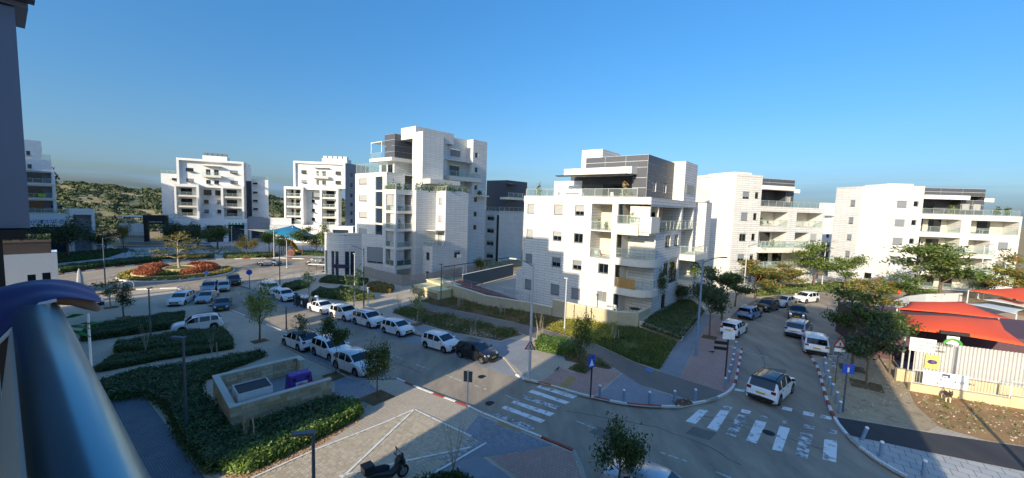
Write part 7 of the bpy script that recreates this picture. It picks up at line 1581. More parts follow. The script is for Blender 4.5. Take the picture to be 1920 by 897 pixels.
TREES = [
 ((487, 638), 540, 48, 'upright', 'pale', "slim leafy street tree on the near kerb beyond the bin yard", 0, 0), ((567, 655), 590, 26, 'sparse', 'dark', "small thin tree tied to stakes behind the black-roofed crossover", 1, 2),
 ((630, 702), 607, 54, 'feather', 'dark', "leafy dark tree standing before the hidden white SUV", 1, 0), ((707, 745), 640, 58, 'round', 'dark', "round-headed dark tree in the square pit at the end of the near bay", 2, 0),
 ((1157, 935), 788, 98, 'round', 'dark', "bushy dark tree at the bottom edge, in front of the silver car's bay", 0, 0), ((850, 890), 752, 60, 'bare', None, "bare many-stemmed shrub tree at the bottom of the sunny plaza", 0, 0),
 ((462, 832), 735, 26, 'bare', None, "bare sapling between stakes in front of the bin yard wall", 1, 2), ((274, 665), 585, 26, 'bare', None, "bare pinkish sapling beside the lamp post in the hedge", 2, 0), ((398, 672), 600, 18, 'bare', None, "bare sapling at the right end of the lower hedge", 1, 1),
 ((208, 576), 520, 34, 'sparse', 'dark', "leaning thin tree on the left forecourt, farther of the pair", 0, 0), ((232, 594), 538, 34, 'upright', 'dkblue', "small tree in a square pit on the left forecourt, nearer of the pair", 2, 0),
 ((663, 590), 508, 34, 'sparse', 'pale', "young sunlit tree with pale leaves behind the sunlit white SUV", 2, 0), ((580, 560), 510, 28, 'sparse', 'pale', "young tree with pale leaves behind the rubbish containers", 0, 0),
 ((748, 588), 535, 18, 'bare', None, "bare sapling at the shaded end of the planting strip", 2, 0), ((782, 607), 540, 24, 'sparse', 'pale', "slim sapling in a pit behind the small white hatchback", 1, 0), ((885, 640), 575, 22, 'bare', None, "bare sapling behind the dark hatchback", 0, 3),
 ((862, 575), 530, 18, 'bare', None, "bare sapling among stakes by the retaining wall, left one", 1, 3), ((940, 590), 550, 18, 'bare', None, "bare sapling among stakes by the retaining wall, right one", 2, 3),
 ((1088, 691), 600, 44, 'upright', 'mid', "young leafy tree in a grassy pit beside the zebra crossing", 1, 0), ((1011, 640), 575, 24, 'bare', None, "bleached bare sapling between stakes beside the tall crossing lamp", 0, 2), ((1152, 640), 590, 22, 'bare', None, "thin bare sapling with a bent stake on the rough grass", 1, 2),
 ((1226, 592), 503, 58, 'round', 'dark', "dark tree at the garden corner in front of the nearest block", 1, 0), ((1264, 575), 530, 60, 'round', 'dkblue', "low dark tree in the shaded garden right of the nearest block", 0, 0),
 ((1330, 632), 520, 70, 'feather', 'dkblue', "dark feathery tree beside the blue-grey lamp, nearest on the left pavement", 0, 0), ((1353, 600), 512, 80, 'feather', 'dark', "dark feathery tree second along the left pavement of the side street", 2, 0), ((1378, 575), 517, 62, 'feather', 'dkblue', "dark feathery tree third along the left pavement of the side street", 1, 0),
 ((1415, 560), 492, 74, 'feather', 'orange', "yellow-green tree with orange pods before the bowed block, left one", 0, 0), ((1462, 552), 496, 74, 'feather', 'orange', "yellow-green tree with orange pods behind the silver saloon", 1, 0), ((1524, 546), 462, 76, 'feather', 'mid', "tall bright green tree behind the sunlit hatchback at the bend", 0, 0), ((1582, 545), 483, 64, 'feather', 'mid', "green tree just left of the far right block's corner", 1, 0),
 ((1626, 612), 533, 88, 'feather', 'orange', "light green tree with orange tints over the parked cars right of the side street", 2, 0), ((1597, 690), 562, 100, 'feather', 'dark', "dark spreading tree nearest the right kerb of the side street", 0, 0), ((1624, 722), 606, 92, 'feather', 'dkblue', "dark spreading tree reaching over the playground sign", 1, 0), ((1668, 700), 598, 80, 'feather', 'dark', "dark tree between the playground sign and the pavement", 2, 0),
 ((1762, 575), 470, 140, 'feather', 'mid', "wide green tree in front of the far right block's balconies", 2, 0), ((1700, 580), 520, 74, 'feather', 'mid', "low green tree right of the orange bin", 0, 0), ((1900, 575), 488, 84, 'feather', 'orange', "green and orange tree at the right edge behind the sails", 1, 0), ((1842, 565), 520, 40, 'round', 'dkblue', "dark little tree against the far right block's wall", 2, 0), ((1660, 575), 525, 46, 'round', 'mid', "small tree before the orange bin", 1, 0),
 ((128, 486), 412, 78, 'round', 'dkblue', "broad dark tree in front of the clinic podium", 0, 0), ((200, 474), 428, 50, 'round', 'dkblue', "dark tree behind the lamp left of the roundabout", 1, 0), ((232, 466), 425, 34, 'round', 'orange', "autumn-coloured tree in front of the scrub hill", 0, 0),
 ((330, 462), 420, 60, 'round', 'dkblue', "dark tree before the black portal's right side", 2, 0), ((372, 466), 420, 62, 'round', 'dkblue', "dark tree left of the pair before the shops", 0, 0), ((408, 468), 424, 64, 'round', 'dark', "dark tree right of the pair before the shops", 1, 0),
 ((463, 482), 443, 40, 'round', 'orange', "reddish round tree on the verge before the playground", 2, 0), ((505, 475), 432, 38, 'round', 'mid', "green tree left of the playground slide", 0, 0), ((528, 478), 440, 36, 'round', 'dark', "dark tree directly under the blue sail", 1, 0), ((567, 480), 432, 44, 'feather', 'dark', "dark forked tree right of the yellow slide", 0, 0), ((594, 478), 438, 34, 'upright', 'dark', "dark tree under the right end of the blue sail", 0, 0), ((612, 482), 425, 30, 'upright', 'mid', "green tree at the corner of the curved shop wing", 1, 0),
 ((901, 512), 485, 34, 'round', 'mid', "small round green tree by the right edge of the tall stepped block", 0, 0), ((85, 470), 300, 44, 'sparse', 'dkblue', "thin leafy branch rising before the far left block", 2, 0)]
for b_, ty, w_, st, lf, lb, sd_, stk in TREES: tree(b_, ty, w_, st, lf, lb, seed=sd_, stakes=stk, bark=m_bark_p if st in ('sparse', 'bare') else None)
t = tree((335, 505), 442, 76, 'layered', 'orange', "layered pine-like tree with bare white trunk at the middle of the roundabout", "island_tree", bark=m_bark_p); t.location = (ISL.x, ISL.y, ISL.z + 1.0)
for p_, w_ in (((487, 640), 1.3), ((567, 657), 1.2), ((632, 704), 1.6), ((707, 746), 1.7), ((208, 577), 1.3), ((232, 596), 1.3), ((782, 609), 1.1), ((1088, 691), 1.5), ((1330, 633), 1.3), ((1597, 691), 1.6), ((1624, 723), 1.8), ((403, 573), 1.4)): pit(p_, w_)
def leafy_solid(name, polypx, h, dens, size, mat, label=None, cat="hedge", kind=None, dz=.13, rough=.14, core=True, lumps=.25, seed=1):
    """clipped or loose hedge: leaf faces over the top and sides of a plan, round a dark filler core"""
    P = px(polypx, dz); rg = np.random.default_rng(seed); pl = [(p.x, p.y) for p in P]; xs = [p[0] for p in pl]; ys = [p[1] for p in pl]; pts = []; nr = []
    area = abs(sum(pl[i][0] * pl[(i + 1) % len(pl)][1] - pl[(i + 1) % len(pl)][0] * pl[i][1] for i in range(len(pl)))) / 2
    k1, k2, p1, p2 = rg.uniform(.8, 1.6, 4)
    hz = lambda x, y: h * (1 - lumps + lumps * (.5 + .5 * sin(x * 1.7 * k1 + p1 * 3) * cos(y * 1.9 * k2 + p2 * 5)))
    n = int(area * dens); got = 0
    while got < n:
        x, y = rg.uniform(min(xs), max(xs)), rg.uniform(min(ys), max(ys))
        if inside((x, y), pl): pts.append((x, y, Hz(x, y) + dz + hz(x, y) + rg.normal() * rough * .5)); nr.append((rg.normal() * .6, rg.normal() * .6, 1)); got += 1
    for i in range(len(pl)):
        a, b = Vector(pl[i]), Vector(pl[(i + 1) % len(pl)]); L = (b - a).length
        for k in range(int(L * h * dens * 1.1)):
            q = a.lerp(b, rg.random()); e = Vector((-(b - a).y, (b - a).x)).normalized(); o_ = rg.normal() * rough * .6; pts.append((q.x + e.x * o_, q.y + e.y * o_, Hz(q.x, q.y) + dz + rg.random() * hz(q.x, q.y))); nr.append((e.x * (1 if rg.random() < .5 else -1) + rg.normal() * .5, e.y + rg.normal() * .5, rg.normal() * .4 + .3))
    me = quads_mesh("foliage", np.array(pts), np.array(nr), rg.uniform(.7, 1.3, len(pts)) * size, [mat]); o = bpy.data.objects.new(name if kind else "foliage", me); COL.objects.link(o)
    if kind: o["kind"] = kind; par = o
    else: par = thing(name, label, cat, (0, 0, 0)); o.parent = par
    if core:
        cx, cy = sum(xs) / len(xs), sum(ys) / len(ys); q = MB(); ins = [(cx + (x - cx) * .97, cy + (y - cy) * .97) for x, y in pl]; zz = min(Hz(*p) for p in pl); q.prism(ins, zz - .1, zz + dz + h * (1 - lumps) - .06); q.build("filler_core", M("hedge_core_dark", "#20261a", .95, 0, .2, 5), par)  # dark filler prism blocks the view through the leaves
    return par
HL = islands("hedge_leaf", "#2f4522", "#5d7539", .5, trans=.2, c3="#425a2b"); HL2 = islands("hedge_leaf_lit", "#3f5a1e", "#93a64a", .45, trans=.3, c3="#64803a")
HED = [
 ([(154, 640), (163, 620), (310, 596), (345, 592), (340, 606), (318, 618), (170, 640)], .75, 330, .05, HL, "clipped dark hedge behind the pulled-across SUV"),
 ([(216, 664), (222, 650), (345, 630), (416, 624), (432, 640), (434, 648), (300, 662)], .7, 330, .05, HL, "clipped dark hedge in front of the pulled-across SUV"),
 ([(178, 697), (215, 674), (300, 664), (434, 649), (436, 655), (300, 676), (190, 698)], .5, 330, .05, HL, "lower dark hedge running along the narrow paved path"),
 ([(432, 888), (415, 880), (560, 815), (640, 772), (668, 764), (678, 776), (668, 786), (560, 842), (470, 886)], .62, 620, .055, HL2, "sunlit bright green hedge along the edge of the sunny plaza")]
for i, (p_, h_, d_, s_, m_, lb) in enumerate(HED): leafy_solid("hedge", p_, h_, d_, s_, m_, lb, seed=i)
leafy_solid("ground_cover", [(190, 722), (260, 700), (380, 684), (488, 664), (494, 670), (440, 690), (378, 716), (372, 740), (430, 806), (436, 812), (628, 750), (676, 766), (560, 812), (430, 874), (392, 890), (345, 828), (318, 770), (280, 742), (206, 752)], .42, 420, .06, HL, kind="stuff", lumps=.5, rough=.25, core=True, seed=9)
VERG = islands("verge_leaf", "#3d4f24", "#7d8a45", .6, trans=.15)
leafy_solid("hedge", [(1006, 652), (1014, 640), (1064, 648), (1076, 662), (1060, 668), (1010, 657)], .8, 500, .06, islands("broad_leaf", "#32541f", "#7c9a45", .45, trans=.3), "clump of broad-leaved green shrubs behind the tall crossing lamp", "shrub", seed=21)
leafy_solid("hedge", [(620, 552), (640, 545), (690, 556), (700, 562), (660, 566), (632, 562)], .8, 260, .08, VERG, "sunlit shrubs behind the sunlit parked cars", "shrub", seed=22)
leafy_solid("hedge", [(690, 540), (706, 534), (738, 543), (732, 550), (700, 548)], .8, 260, .08, islands("rusty_leaf", "#6b6a2f", "#a5803f", .6, trans=.15), "rust-tinged sunlit shrubs below the slat fence", "shrub", seed=23)
leafy_solid("hedge", [(530, 540), (560, 532), (580, 538), (545, 548)], .7, 200, .09, HL, "dark low shrubs beside the thin roundabout lamp", "shrub", seed=24)
leafy_solid("hedge", [(585, 556), (600, 546), (640, 550), (630, 562)], .7, 200, .09, HL, "dark shrubs behind the overflowing bins", "shrub", seed=25)
leafy_solid("hedge", [(600, 530), (615, 522), (690, 528), (680, 536)], .7, 180, .09, HL, "dark planting along the foot of the curved shop wing", "shrub", seed=26)
for i, (p_, lb) in enumerate((([(112, 512), (112, 504), (240, 489), (300, 485), (300, 490), (200, 500)], "low dark hedge along the road left of the roundabout"), ([(300, 486), (330, 482), (400, 481), (400, 484.5), (330, 487)], "low dark hedge behind the roundabout tree"), ([(420, 484), (420, 479), (520, 478), (520, 481), (480, 484)], "low green hedge along the road before the playground"), ([(100, 495), (105, 480), (240, 470), (200, 484)], "dark planted bed before the clinic podium"), ([(545, 478), (560, 474), (640, 477), (640, 482)], "low shrubs at the foot of the playground fence"))): leafy_solid("hedge", p_, .7, 90, .11, HL if i != 2 else VERG, lb, seed=30 + i)
leafy_solid("hedge", [(1690, 577), (1700, 570), (1790, 572), (1790, 580)], 1.6, 120, .1, islands("orange_shrub", "#43562a", "#a87645", .6, trans=.2, c3="#5f7233"), "orange-flowering hedge behind the curved playground wall", seed=41)
leafy_solid("hedge", [(1420, 556), (1430, 549), (1530, 541), (1600, 538), (1600, 542), (1500, 549)], 1.0, 120, .1, VERG, "sunny shrubs below the trees of the bowed block", seed=42)
leafy_solid("hedge", [(1206, 612), (1275, 636), (1318, 584), (1295, 566), (1240, 575)], .35, 120, .07, HL, "dark ground plants filling the planter by the side walk", "planting", dz=.45, core=False, seed=43)
# weeds and litter: loose tufts on the beds, the rough grass and the dirt lot
def tufts(name, polypx, n, h, mat, dz=.14, seed=0, clump=9):
    P = px(polypx, dz); pl = [(p.x, p.y) for p in P]; rg = np.random.default_rng(seed); pts, nr = [], []; c = 0
    while c < n:
        x, y = rg.uniform(min(p[0] for p in pl), max(p[0] for p in pl)), rg.uniform(min(p[1] for p in pl), max(p[1] for p in pl))
        if not inside((x, y), pl) or sin(x * .9 + seed) * cos(y * .8) + rg.normal() * .5 < -.2: continue
        c += 1; hh = h * rg.uniform(.4, 1.2)
        for k in range(clump): pts.append((x + rg.normal() * .12, y + rg.normal() * .12, Hz(x, y) + dz + rg.random() * hh)); nr.append((rg.normal(), rg.normal(), rg.normal() * .4 + .2))
    me = quads_mesh(name, np.array(pts), np.array(nr), rg.uniform(.03, .075, len(pts)), [mat]); o = bpy.data.objects.new(name, me); COL.objects.link(o); o["kind"] = "stuff"
DRY = islands("dry_weed", "#57552c", "#9a8a50", .7, trans=.1, c3="#6d7036"); GRN = islands("green_weed", "#3c4f22", "#7f8b44", .6, trans=.15)
tufts("weeds", [(735, 586), (761, 573), (845, 592), (969, 623), (955, 633.5), (855, 624)], 900, .45, GRN, seed=1); tufts("weeds", [(786, 565), (830, 553), (992, 586), (1056, 599), (1114, 640), (1025, 618), (943, 600)], 1100, .3, DRY, seed=2)
tufts("weeds", [(1028, 618), (1062, 602), (1156, 614), (1150, 640), (1117, 644)], 1300, .55, islands("sun_weed", "#6d7a2e", "#b3a94e", .6, trans=.2), seed=3); tufts("weeds", [(1120, 645), (1158, 615), (1196, 616), (1266, 643), (1236, 692), (1186, 676)], 2400, .35, GRN, seed=4)
tufts("weeds", [(1050, 655), (1064, 642), (1146, 690), (1070, 676)], 350, .3, DRY, seed=5); tufts("weeds", [(1705, 735), (1712, 724), (1920, 770), (2100, 820), (1920, 834), (1760, 800)], 55, .14, GRN, seed=6, clump=5); tufts("weeds", [(1076, 693), (1088, 685), (1106, 690), (1096, 699)], 160, .2, GRN, seed=7)
tufts("weeds", [(760, 940), (780, 900), (860, 895), (900, 930)], 500, .4, HL, seed=8); tufts("weeds", [(240, 470), (440, 462), (460, 474), (400, 480), (250, 484)], 900, .3, GRN, seed=10)
def pebbles(name, polypx, n, mat, s0, s1, dz, seed):
    P = px(polypx, dz); pl = [(p.x, p.y) for p in P]; rg = np.random.default_rng(seed); q = MB(); c = 0
    while c < n:
        x, y = rg.uniform(min(p[0] for p in pl), max(p[0] for p in pl)), rg.uniform(min(p[1] for p in pl), max(p[1] for p in pl))
        if not inside((x, y), pl): continue
        c += 1; s = rg.uniform(s0, s1); z = Hz(x, y) + dz; a = rg.random() * 6; v = [Vector((x + cos(a + k * 1.57) * s * rg.uniform(.7, 1.3), y + sin(a + k * 1.57) * s, z)) for k in range(4)]; tp = Vector((x, y, z + s * rg.uniform(.4, .9)))
        for k in range(4): q.face([v[k], v[(k + 1) % 4], tp])
    q.build(name, mat, kind="stuff")
m_peb = islands("pebble", "#a3937a", "#e0d6c3", .9)
pebbles("stones", [(1705, 735), (1712, 724), (1920, 770), (2200, 840), (2200, 872), (1920, 834), (1760, 800)], 380, m_peb, .02, .06, .13, 1); pebbles("stones", [(735, 588), (794, 608), (939, 640), (939, 632), (845, 606), (745, 580)], 500, m_peb, .03, .08, .135, 2); pebbles("stones", [(1550, 700), (1640, 650), (1700, 700), (1700, 745), (1600, 780)], 260, m_peb, .02, .06, .126, 3)
pebbles("debris", [(1258, 752), (1290, 748), (1298, 758), (1270, 762)], 90, M("rubble", "#6f5542", .9, 0, .2), .05, .14, .13, 4); pebbles("debris", [(1552, 670), (1570, 650), (1580, 672), (1566, 690)], 120, islands("litter", "#4b4a48", "#d7d4cc", .7), .05, .22, .13, 5); pebbles("leaf_litter", [(420, 895), (560, 838), (668, 788), (690, 780), (600, 835), (480, 897)], 900, islands("dead_leaf", "#8a5a33", "#b98a55", .8), .02, .06, .13, 6)
# ================================================================== playground with the blue sail, beyond the roundabout
def sail(name, label, corners, mat, bulge=.5, n=10):
    a, b, c, d = [Vector(p) for p in corners]; rows = []
    for i in range(n + 1):
        row = []
        for j in range(n + 1):
            u, v = i / n, j / n; p = a * (1 - u) * (1 - v) + b * u * (1 - v) + c * u * v + d * (1 - u) * v
            ctr = (a + b + c + d) / 4; e = 1 - max(abs(u - .5), abs(v - .5)) * 2; pull = .10 * (1 - min(1, 4 * abs(u - .5) * abs(v - .5) + 0)) * max(abs(u - .5), abs(v - .5)) * 2
            p = p.lerp(Vector((ctr.x, ctr.y, p.z)), pull); row.append(p + Vector((0, 0, bulge * 16 * u * (1 - u) * v * (1 - v))))
        rows.append(row)
    q = MB()
    for i in range(n):
        for j in range(n): q.face([rows[i][j], rows[i + 1][j], rows[i + 1][j + 1], rows[i][j + 1]])
    t = thing(name, label, "shade sail", (a + c) / 2); o = q.build("cloth", mat, t, smooth=True); weld(o)
    m_ = o.modifiers.new("thick", 'SOLIDIFY'); m_.thickness = .02
    return t
def fabric(name, col, trans=.35):
    m, n, l, b = _new(name); b.inputs["Base Color"].default_value = (*lin(col), 1); b.inputs["Roughness"].default_value = .8
    t = n.new("ShaderNodeBsdfTranslucent"); t.inputs[0].default_value = (*lin(col), 1); a = n.new("ShaderNodeMixShader"); a.inputs[0].default_value = trans
    l.new(b.outputs[0], a.inputs[1]); l.new(t.outputs[0], a.inputs[2]); l.new(a.outputs[0], n["Material Output"].inputs[0]); return m
m_teal = fabric("sail_teal", "#2f8fb5"); m_redc = fabric("sail_red", "#fb5f33", .1); m_redc2 = fabric("sail_red_dark", "#f55a33", .1); m_sand = fabric("sail_sand", "#c9bda6"); m_whs = fabric("sail_white", "#e4e4dd", .2)
D_ = lambda x, y, d: at_depth(x, y, d)
sail("shade_sail", "big teal blue shade sail over the playground", [D_(492, 434, 106), D_(549, 423, 112), D_(606, 447, 108), D_(560, 452, 96)], m_teal, 1.0)
sail("shade_sail", "narrow sand-coloured sail left of the teal one", [D_(448, 430, 108), D_(470, 431, 112), D_(520, 431, 112), D_(500, 436, 104)], m_sand, .2)
for k, (a, ty, lb) in enumerate((((495, 470), 434, "left"), ((549, 472), 424, "tallest"), ((604, 476), 446, "right"), ((470, 472), 431, "far left"))): P = G(*a); h = top_z(P, ty); t = thing("sail_mast", lb + " pale mast holding the teal sail up", "mast", P); q = MB(); q.tube([P, Vector((P.x, P.y, h))], [.12, .09], 8); q.build("pole", m_pole, t, smooth=True)
def play():
    P = G(535, 474); t = thing("play_tower", "climbing tower with a yellow tube slide under the teal sail", "playground tower", P); mw = M("play_wood", "#7d5a3a", .8, 0, .15); my = M("play_yellow", "#e0a52c", .4); mr = M("play_red", "#b8332c", .5)
    for sx in (-1, 1):
        for sy in (-1, 1): q = MB(); q.tube([P + Vector((sx, sy, 0)), P + Vector((sx, sy, 4.2))], .1, 6); q.build("post", mw, t)
    q = MB(); q.box6(P + Vector((-1.1, -1.1, 1.9)), (2.2, 0, 0), (0, 2.2, 0), (0, 0, .15)); q.build("platform", mw, t)
    q = MB(); q.face([P + Vector((-1.3, -1.3, 4.1)), P + Vector((1.3, -1.3, 4.1)), P + Vector((0, 0, 5.3))]); q.face([P + Vector((1.3, -1.3, 4.1)), P + Vector((1.3, 1.3, 4.1)), P + Vector((0, 0, 5.3))]); q.face([P + Vector((1.3, 1.3, 4.1)), P + Vector((-1.3, 1.3, 4.1)), P + Vector((0, 0, 5.3))]); q.face([P + Vector((-1.3, 1.3, 4.1)), P + Vector((-1.3, -1.3, 4.1)), P + Vector((0, 0, 5.3))]); q.build("roof", mr, t)
    q = MB(); q.tube([P + Vector((1.0, -.6, 3.2)), P + Vector((2.4, -1.2, 2.9)), P + Vector((3.6, -1.8, 2.0)), P + Vector((4.3, -2.1, 1.0)), P + Vector((5.2, -2.3, .45))], [.55] * 5, 12, caps=False); q.build("tube_slide", my, t, smooth=True)
    q = MB(); q.tube([P + Vector((-3.4, -.5, 0)), P + Vector((-2.9, -.4, 1.8)), P + Vector((-1.1, -.3, 2.6))], .08, 6); q.tube([P + Vector((-3.4, .5, 0)), P + Vector((-2.9, .5, 1.8)), P + Vector((-1.1, .5, 2.6))], .08, 6); q.build("climbing_bars", mr, t)
    b = thing("spring_toy", "round brown spring toy beside the yellow slide", "play toy", G(546, 481)); p = G(546, 481); q = MB(); q.tube([p + Vector((0, -.2, 1.0)), p + Vector((0, .2, 1.0))], 1.0, 14); q.build("disc", M("toy_brown", "#6b3f33", .6), b)
play()
bar_fence("fence", "low dark playground fence beyond the road", G(420, 478), G(640, 484), G(530, 480).z, 1.1, .5, M("fence_dark", "#3b4347", .5, .4), 4)
def shelter():
    P = G(593, 506, .12); t = thing("bench_shelter", "small white-edged bench shelter at the corner of the curved shop wing", "shelter", P); f = dirv(95); l = dirv(5)
    for a in (-1.6, 0, 1.6): q = MB(); q.tube([P + f * a, P + f * a + Vector((0, 0, 1.0))], .05, 6); q.build("post", m_trim, t)
    q = MB(); q.box6(P - f * 1.9 + Vector((0, 0, 1.0)), f * 3.8, l * .9, (0, 0, .09)); q.build("roof", m_signwhite, t); q = MB(); q.box6(P - f * 1.6 + l * .3 + Vector((0, 0, .45)), f * 3.2, l * .4, (0, 0, .06)); q.build("seat", m_dkwood, t)
shelter()
for i, (a, b, lb) in enumerate((((395, 458), (240, 457), "longest, farthest"), ((398, 463), (222, 464.5), "middle"), ((250, 470), (160, 474), "nearest, left-hand"))):
    A_, B_ = G(*a, .12), G(*b, .12); t = thing("stone_bench_step", lb + " low stone step on the shaded square behind the roundabout", "step", A_); q = MB(); q.box6(A_, B_ - A_, dirv(-40) * 1.0, (0, 0, .45)); q.build("step_block", M("step_stone", "#8e9093", .85, 0, .08, 2), t)

# ================================================================== kindergarten with red sails on the right
def red_yard():
    W0, W1 = G(1706, 733, .13), G(1838, 752, .13); W2 = G(1920, 768, .13); d = (W2 - W0); d.z = 0; d.normalize(); az = math.degrees(math.atan2(d.x, d.y)); b = Vector((-d.y, d.x, 0)); b = b if b.y > 0 else -b; z0 = W0.z
    mw = M("yellow_concrete", "#cbb892", .85, 0, .08, 2, bump=.15, bscale=15)
    t = thing("boundary_wall", "low yellowish wall at the edge of the dirt lot, under the steel railing", "wall", W0); L = (W2 - W0).length + 9
    for a, e, h in ((0, 5.0, .55), (5.01, L, .72)): q = MB(); q.box6(Vector((W0.x, W0.y, z0 - .3)) + d * a, d * (e - a), b * .3, (0, 0, h + .3)); q.build("wall_panel", mw, t)
    f = Fac(W0 + b * .15, az, az + 90); f.n = -b
    bar_fence("railing", "steel bar railing on the low yellowish wall", f.p(.1, 0), f.p(5.0, 0), z0 + .55, 1.0, .16, m_pole, 2.5); bar_fence("railing", "second length of steel railing, right of the banner", f.p(5.05, 0), f.p(L - .1, 0), z0 + .72, 1.0, .16, m_pole, 2.0)
    u0, zt = hit(f.A, az, 1757, 692); u1, _ = hit(f.A, az, 1817, 705); _, zb = hit(f.A, az, 1757, 721)
    s = thing("banner", "white cloth banner with an emblem and two lines of lettering, tied to the railing", "banner", f.p(u0, z0 + .6)); q = MB(); zt = hit(f.A, az, 1732, 687)[1]; ua = hit(f.A, az, 1732, 690)[0]; f.box(q, ua, u1, z0 + .62, z0 + 1.62, .03, .045); q.build("cloth", m_signwhite, s)
    e = MB(); uc = (ua + u1) / 2; f.box(e, uc - .2, uc + .22, z0 + 1.28, z0 + 1.55, .047, .052); em = e.build("emblem", M("emblem_blue", "#4a4d78", .6), s); e = MB(); f.box(e, uc - .15, uc + .1, z0 + 1.33, z0 + 1.40, .053, .057); e.build("emblem_bar", m_signwhite, em)
    mi_ = M("ink_blue", "#555a7e", .6); lettering("יזכרמה ידרשמה תסנכה תיב", f, uc - 1.05, z0 + 1.02, .22, .05, mi_, s); lettering("הידקש ןועמש", f, uc - .62, z0 + .76, .2, .05, mi_, s)
    # base wall and corrugated fence
    g = f.shift(0, -1.7); zf0 = z0 + .9; ug0 = hit(g.A, az, 1712, 684)[0]; ug1 = hit(g.A, az, 1920, 713)[0] + 8; zg1 = hit(g.A, az, 1800, 648)[1]
    k = thing("corrugated_fence", "tall pale corrugated steel fence behind the railing", "fence", g.p(ug0, z0)); ul = hit(g.A, az, 1683, 690)[0]; q = MB(); g.box(q, ul, ug1, z0 - .3, zf0, -.3, 0); q.build("base_wall", mw, k)
    mc = M("corrugated_steel", "#c4c3c2", .5, .3, .05, 3); n = int((ug1 - ug0) / .2); me = None
    prof = [(0, 0), (.05, 0), (.08, .09), (.15, .09), (.18, 0), (.2, 0)]
    for i in range(n):
        if me is None:
            q = MB()
            for (a, oa), (c_, oc) in zip(prof, prof[1:]): q.face([g.w * a + g.n * oa, g.w * c_ + g.n * oc, g.w * c_ + g.n * oc + Vector((0, 0, zg1 - zf0)), g.w * a + g.n * oa + Vector((0, 0, zg1 - zf0))])
            o = q.build("slat", mc, k, local=True); me = o.data
        else: o = bpy.data.objects.new("slat", me); COL.objects.link(o); o.parent = k
        o.location = g.p(ug0 + i * .2, zf0 + .002) - k.location
    s = thing("site_sign", "large white sign lettered in three lines on the fence, half behind the dark tree", "sign", g.p(ug0 - 1.6, zf0 + 1)); a0 = hit(g.A, az, 1703, 650)[0]; a1 = hit(g.A, az, 1752, 655)[0]; ztp = hit(g.A, az, 1752, 637)[1]; zbt = hit(g.A, az, 1752, 662)[1]
    q = MB(); g.box(q, a0, a1, zbt, ztp, .1, .14); q.build("board", M("sign_cream", "#e8e6da", .6), s); q = MB()
    for p in (a0 + .1, a1 - .1): q.tube([g.p(p, zf0 - .2, .07), g.p(p, ztp, .07)], .04, 6)
    q.build("frame", m_pole, s); mk = M("ink_green", "#4c6658", .6); hh = ztp - zbt; lettering("הירקה םחתמ", g, a0 + (a1 - a0) * .30, ztp - hh * .36, .34, .146, mk, s)
    for r_, tx in ((.62, "םידלי ןג   םידלי ןג"), (.86, "םיקחשמ ןג   ןועודעומ")): lettering(tx, g, a0 + (a1 - a0) * .32, ztp - hh * r_, .17, .146, mk, s)
    s = thing("poster_board", "square yellow poster with a violet oval on the fence", "sign", g.p(ug0, zf0)); a0 = hit(g.A, az, 1732, 675)[0]; a1 = hit(g.A, az, 1758, 680)[0]; zp = hit(g.A, az, 1745, 665)[1]; zq = hit(g.A, az, 1745, 690)[1]
    q = MB(); g.box(q, a0, a1, zq, zp, .15, .19); q.build("board", M("poster_yellow", "#dcc96b", .6, 0, .05), s); q = MB(); ce = g.p((a0 + a1) / 2, (zq + zp) / 2, .2); q.face([ce + g.w * .28 * cos(2 * pi * k_ / 18) + Vector((0, 0, .17 * sin(2 * pi * k_ / 18))) for k_ in range(18)][::1]); q.face([ce + g.w * .28 * cos(2 * pi * k_ / 18) + Vector((0, 0, .17 * sin(2 * pi * k_ / 18))) for k_ in range(18)][::-1]); q.build("printed_oval", M("oval_violet", "#6a5a8e", .6, 0, .3, 9), s)
    # curved pale wall on the left
    cv = thing("curved_wall", "pale curved wall sweeping round behind the red sails", "wall", G(1677, 668, .12)); cp = [(1678, 664, 618), (1664, 640, 601), (1657, 628, 590), (1660, 616, 579), (1672, 604, 565.5), (1699, 596, 556), (1731, 592, 552), (1800, 590, 550)]
    P = []
    for x, y, ty in cp: p = G(x, y, .12); P.append((p, top_z(p, ty)))
    for (p, h1), (r_, h2) in zip(P, P[1:]):
        n_ = Vector((-(r_ - p).y, (r_ - p).x, 0)).normalized() * .18; q = MB(); a = [Vector((p.x, p.y, p.z - .3)), Vector((r_.x, r_.y, r_.z - .3)), Vector((r_.x, r_.y, h2)), Vector((p.x, p.y, h1))]
        q.face(a); q.face([v + n_ for v in a][::-1]); q.face([a[3], a[2], a[2] + n_, a[3] + n_]); q.face([a[0], a[3], a[3] + n_, a[0] + n_]); q.face([a[2], a[1], a[1] + n_, a[2] + n_]); q.build("wall_panel", M("wall_pale", "#cfcfcb", .7, 0, .05, 2), cv)
    # dark block added to stand for the shade under the sails
    kb = thing("kindergarten", "low kindergarten block, dark-coloured to stand in for the shade under the red sails", "building", g.p(3, z0, -8)); q = MB(); g.wall(q, 0.5, 16, z0 - .2, z0 + 3.1, [(2.0, 3.2, z0, z0 + 2.2, .2), (4.2, 6.6, z0 + .8, z0 + 2.2, .2), (8, 11, z0 + .8, z0 + 2.2, .2)], -5.5); q.prism([g.p(.5, 0, -5.51), g.p(16, 0, -5.51), g.p(16, 0, -14), g.p(.5, 0, -14)], z0 - .2, z0 + 3.1); q.build("wall", M("sail_shade_wall", "#5b4248", .8, 0, .08), kb)
    for a, e in ((4.2, 6.6), (8, 11)): window(kb, g.shift(0, -5.5), a + .02, e - .02, z0 + .82, z0 + 2.18)
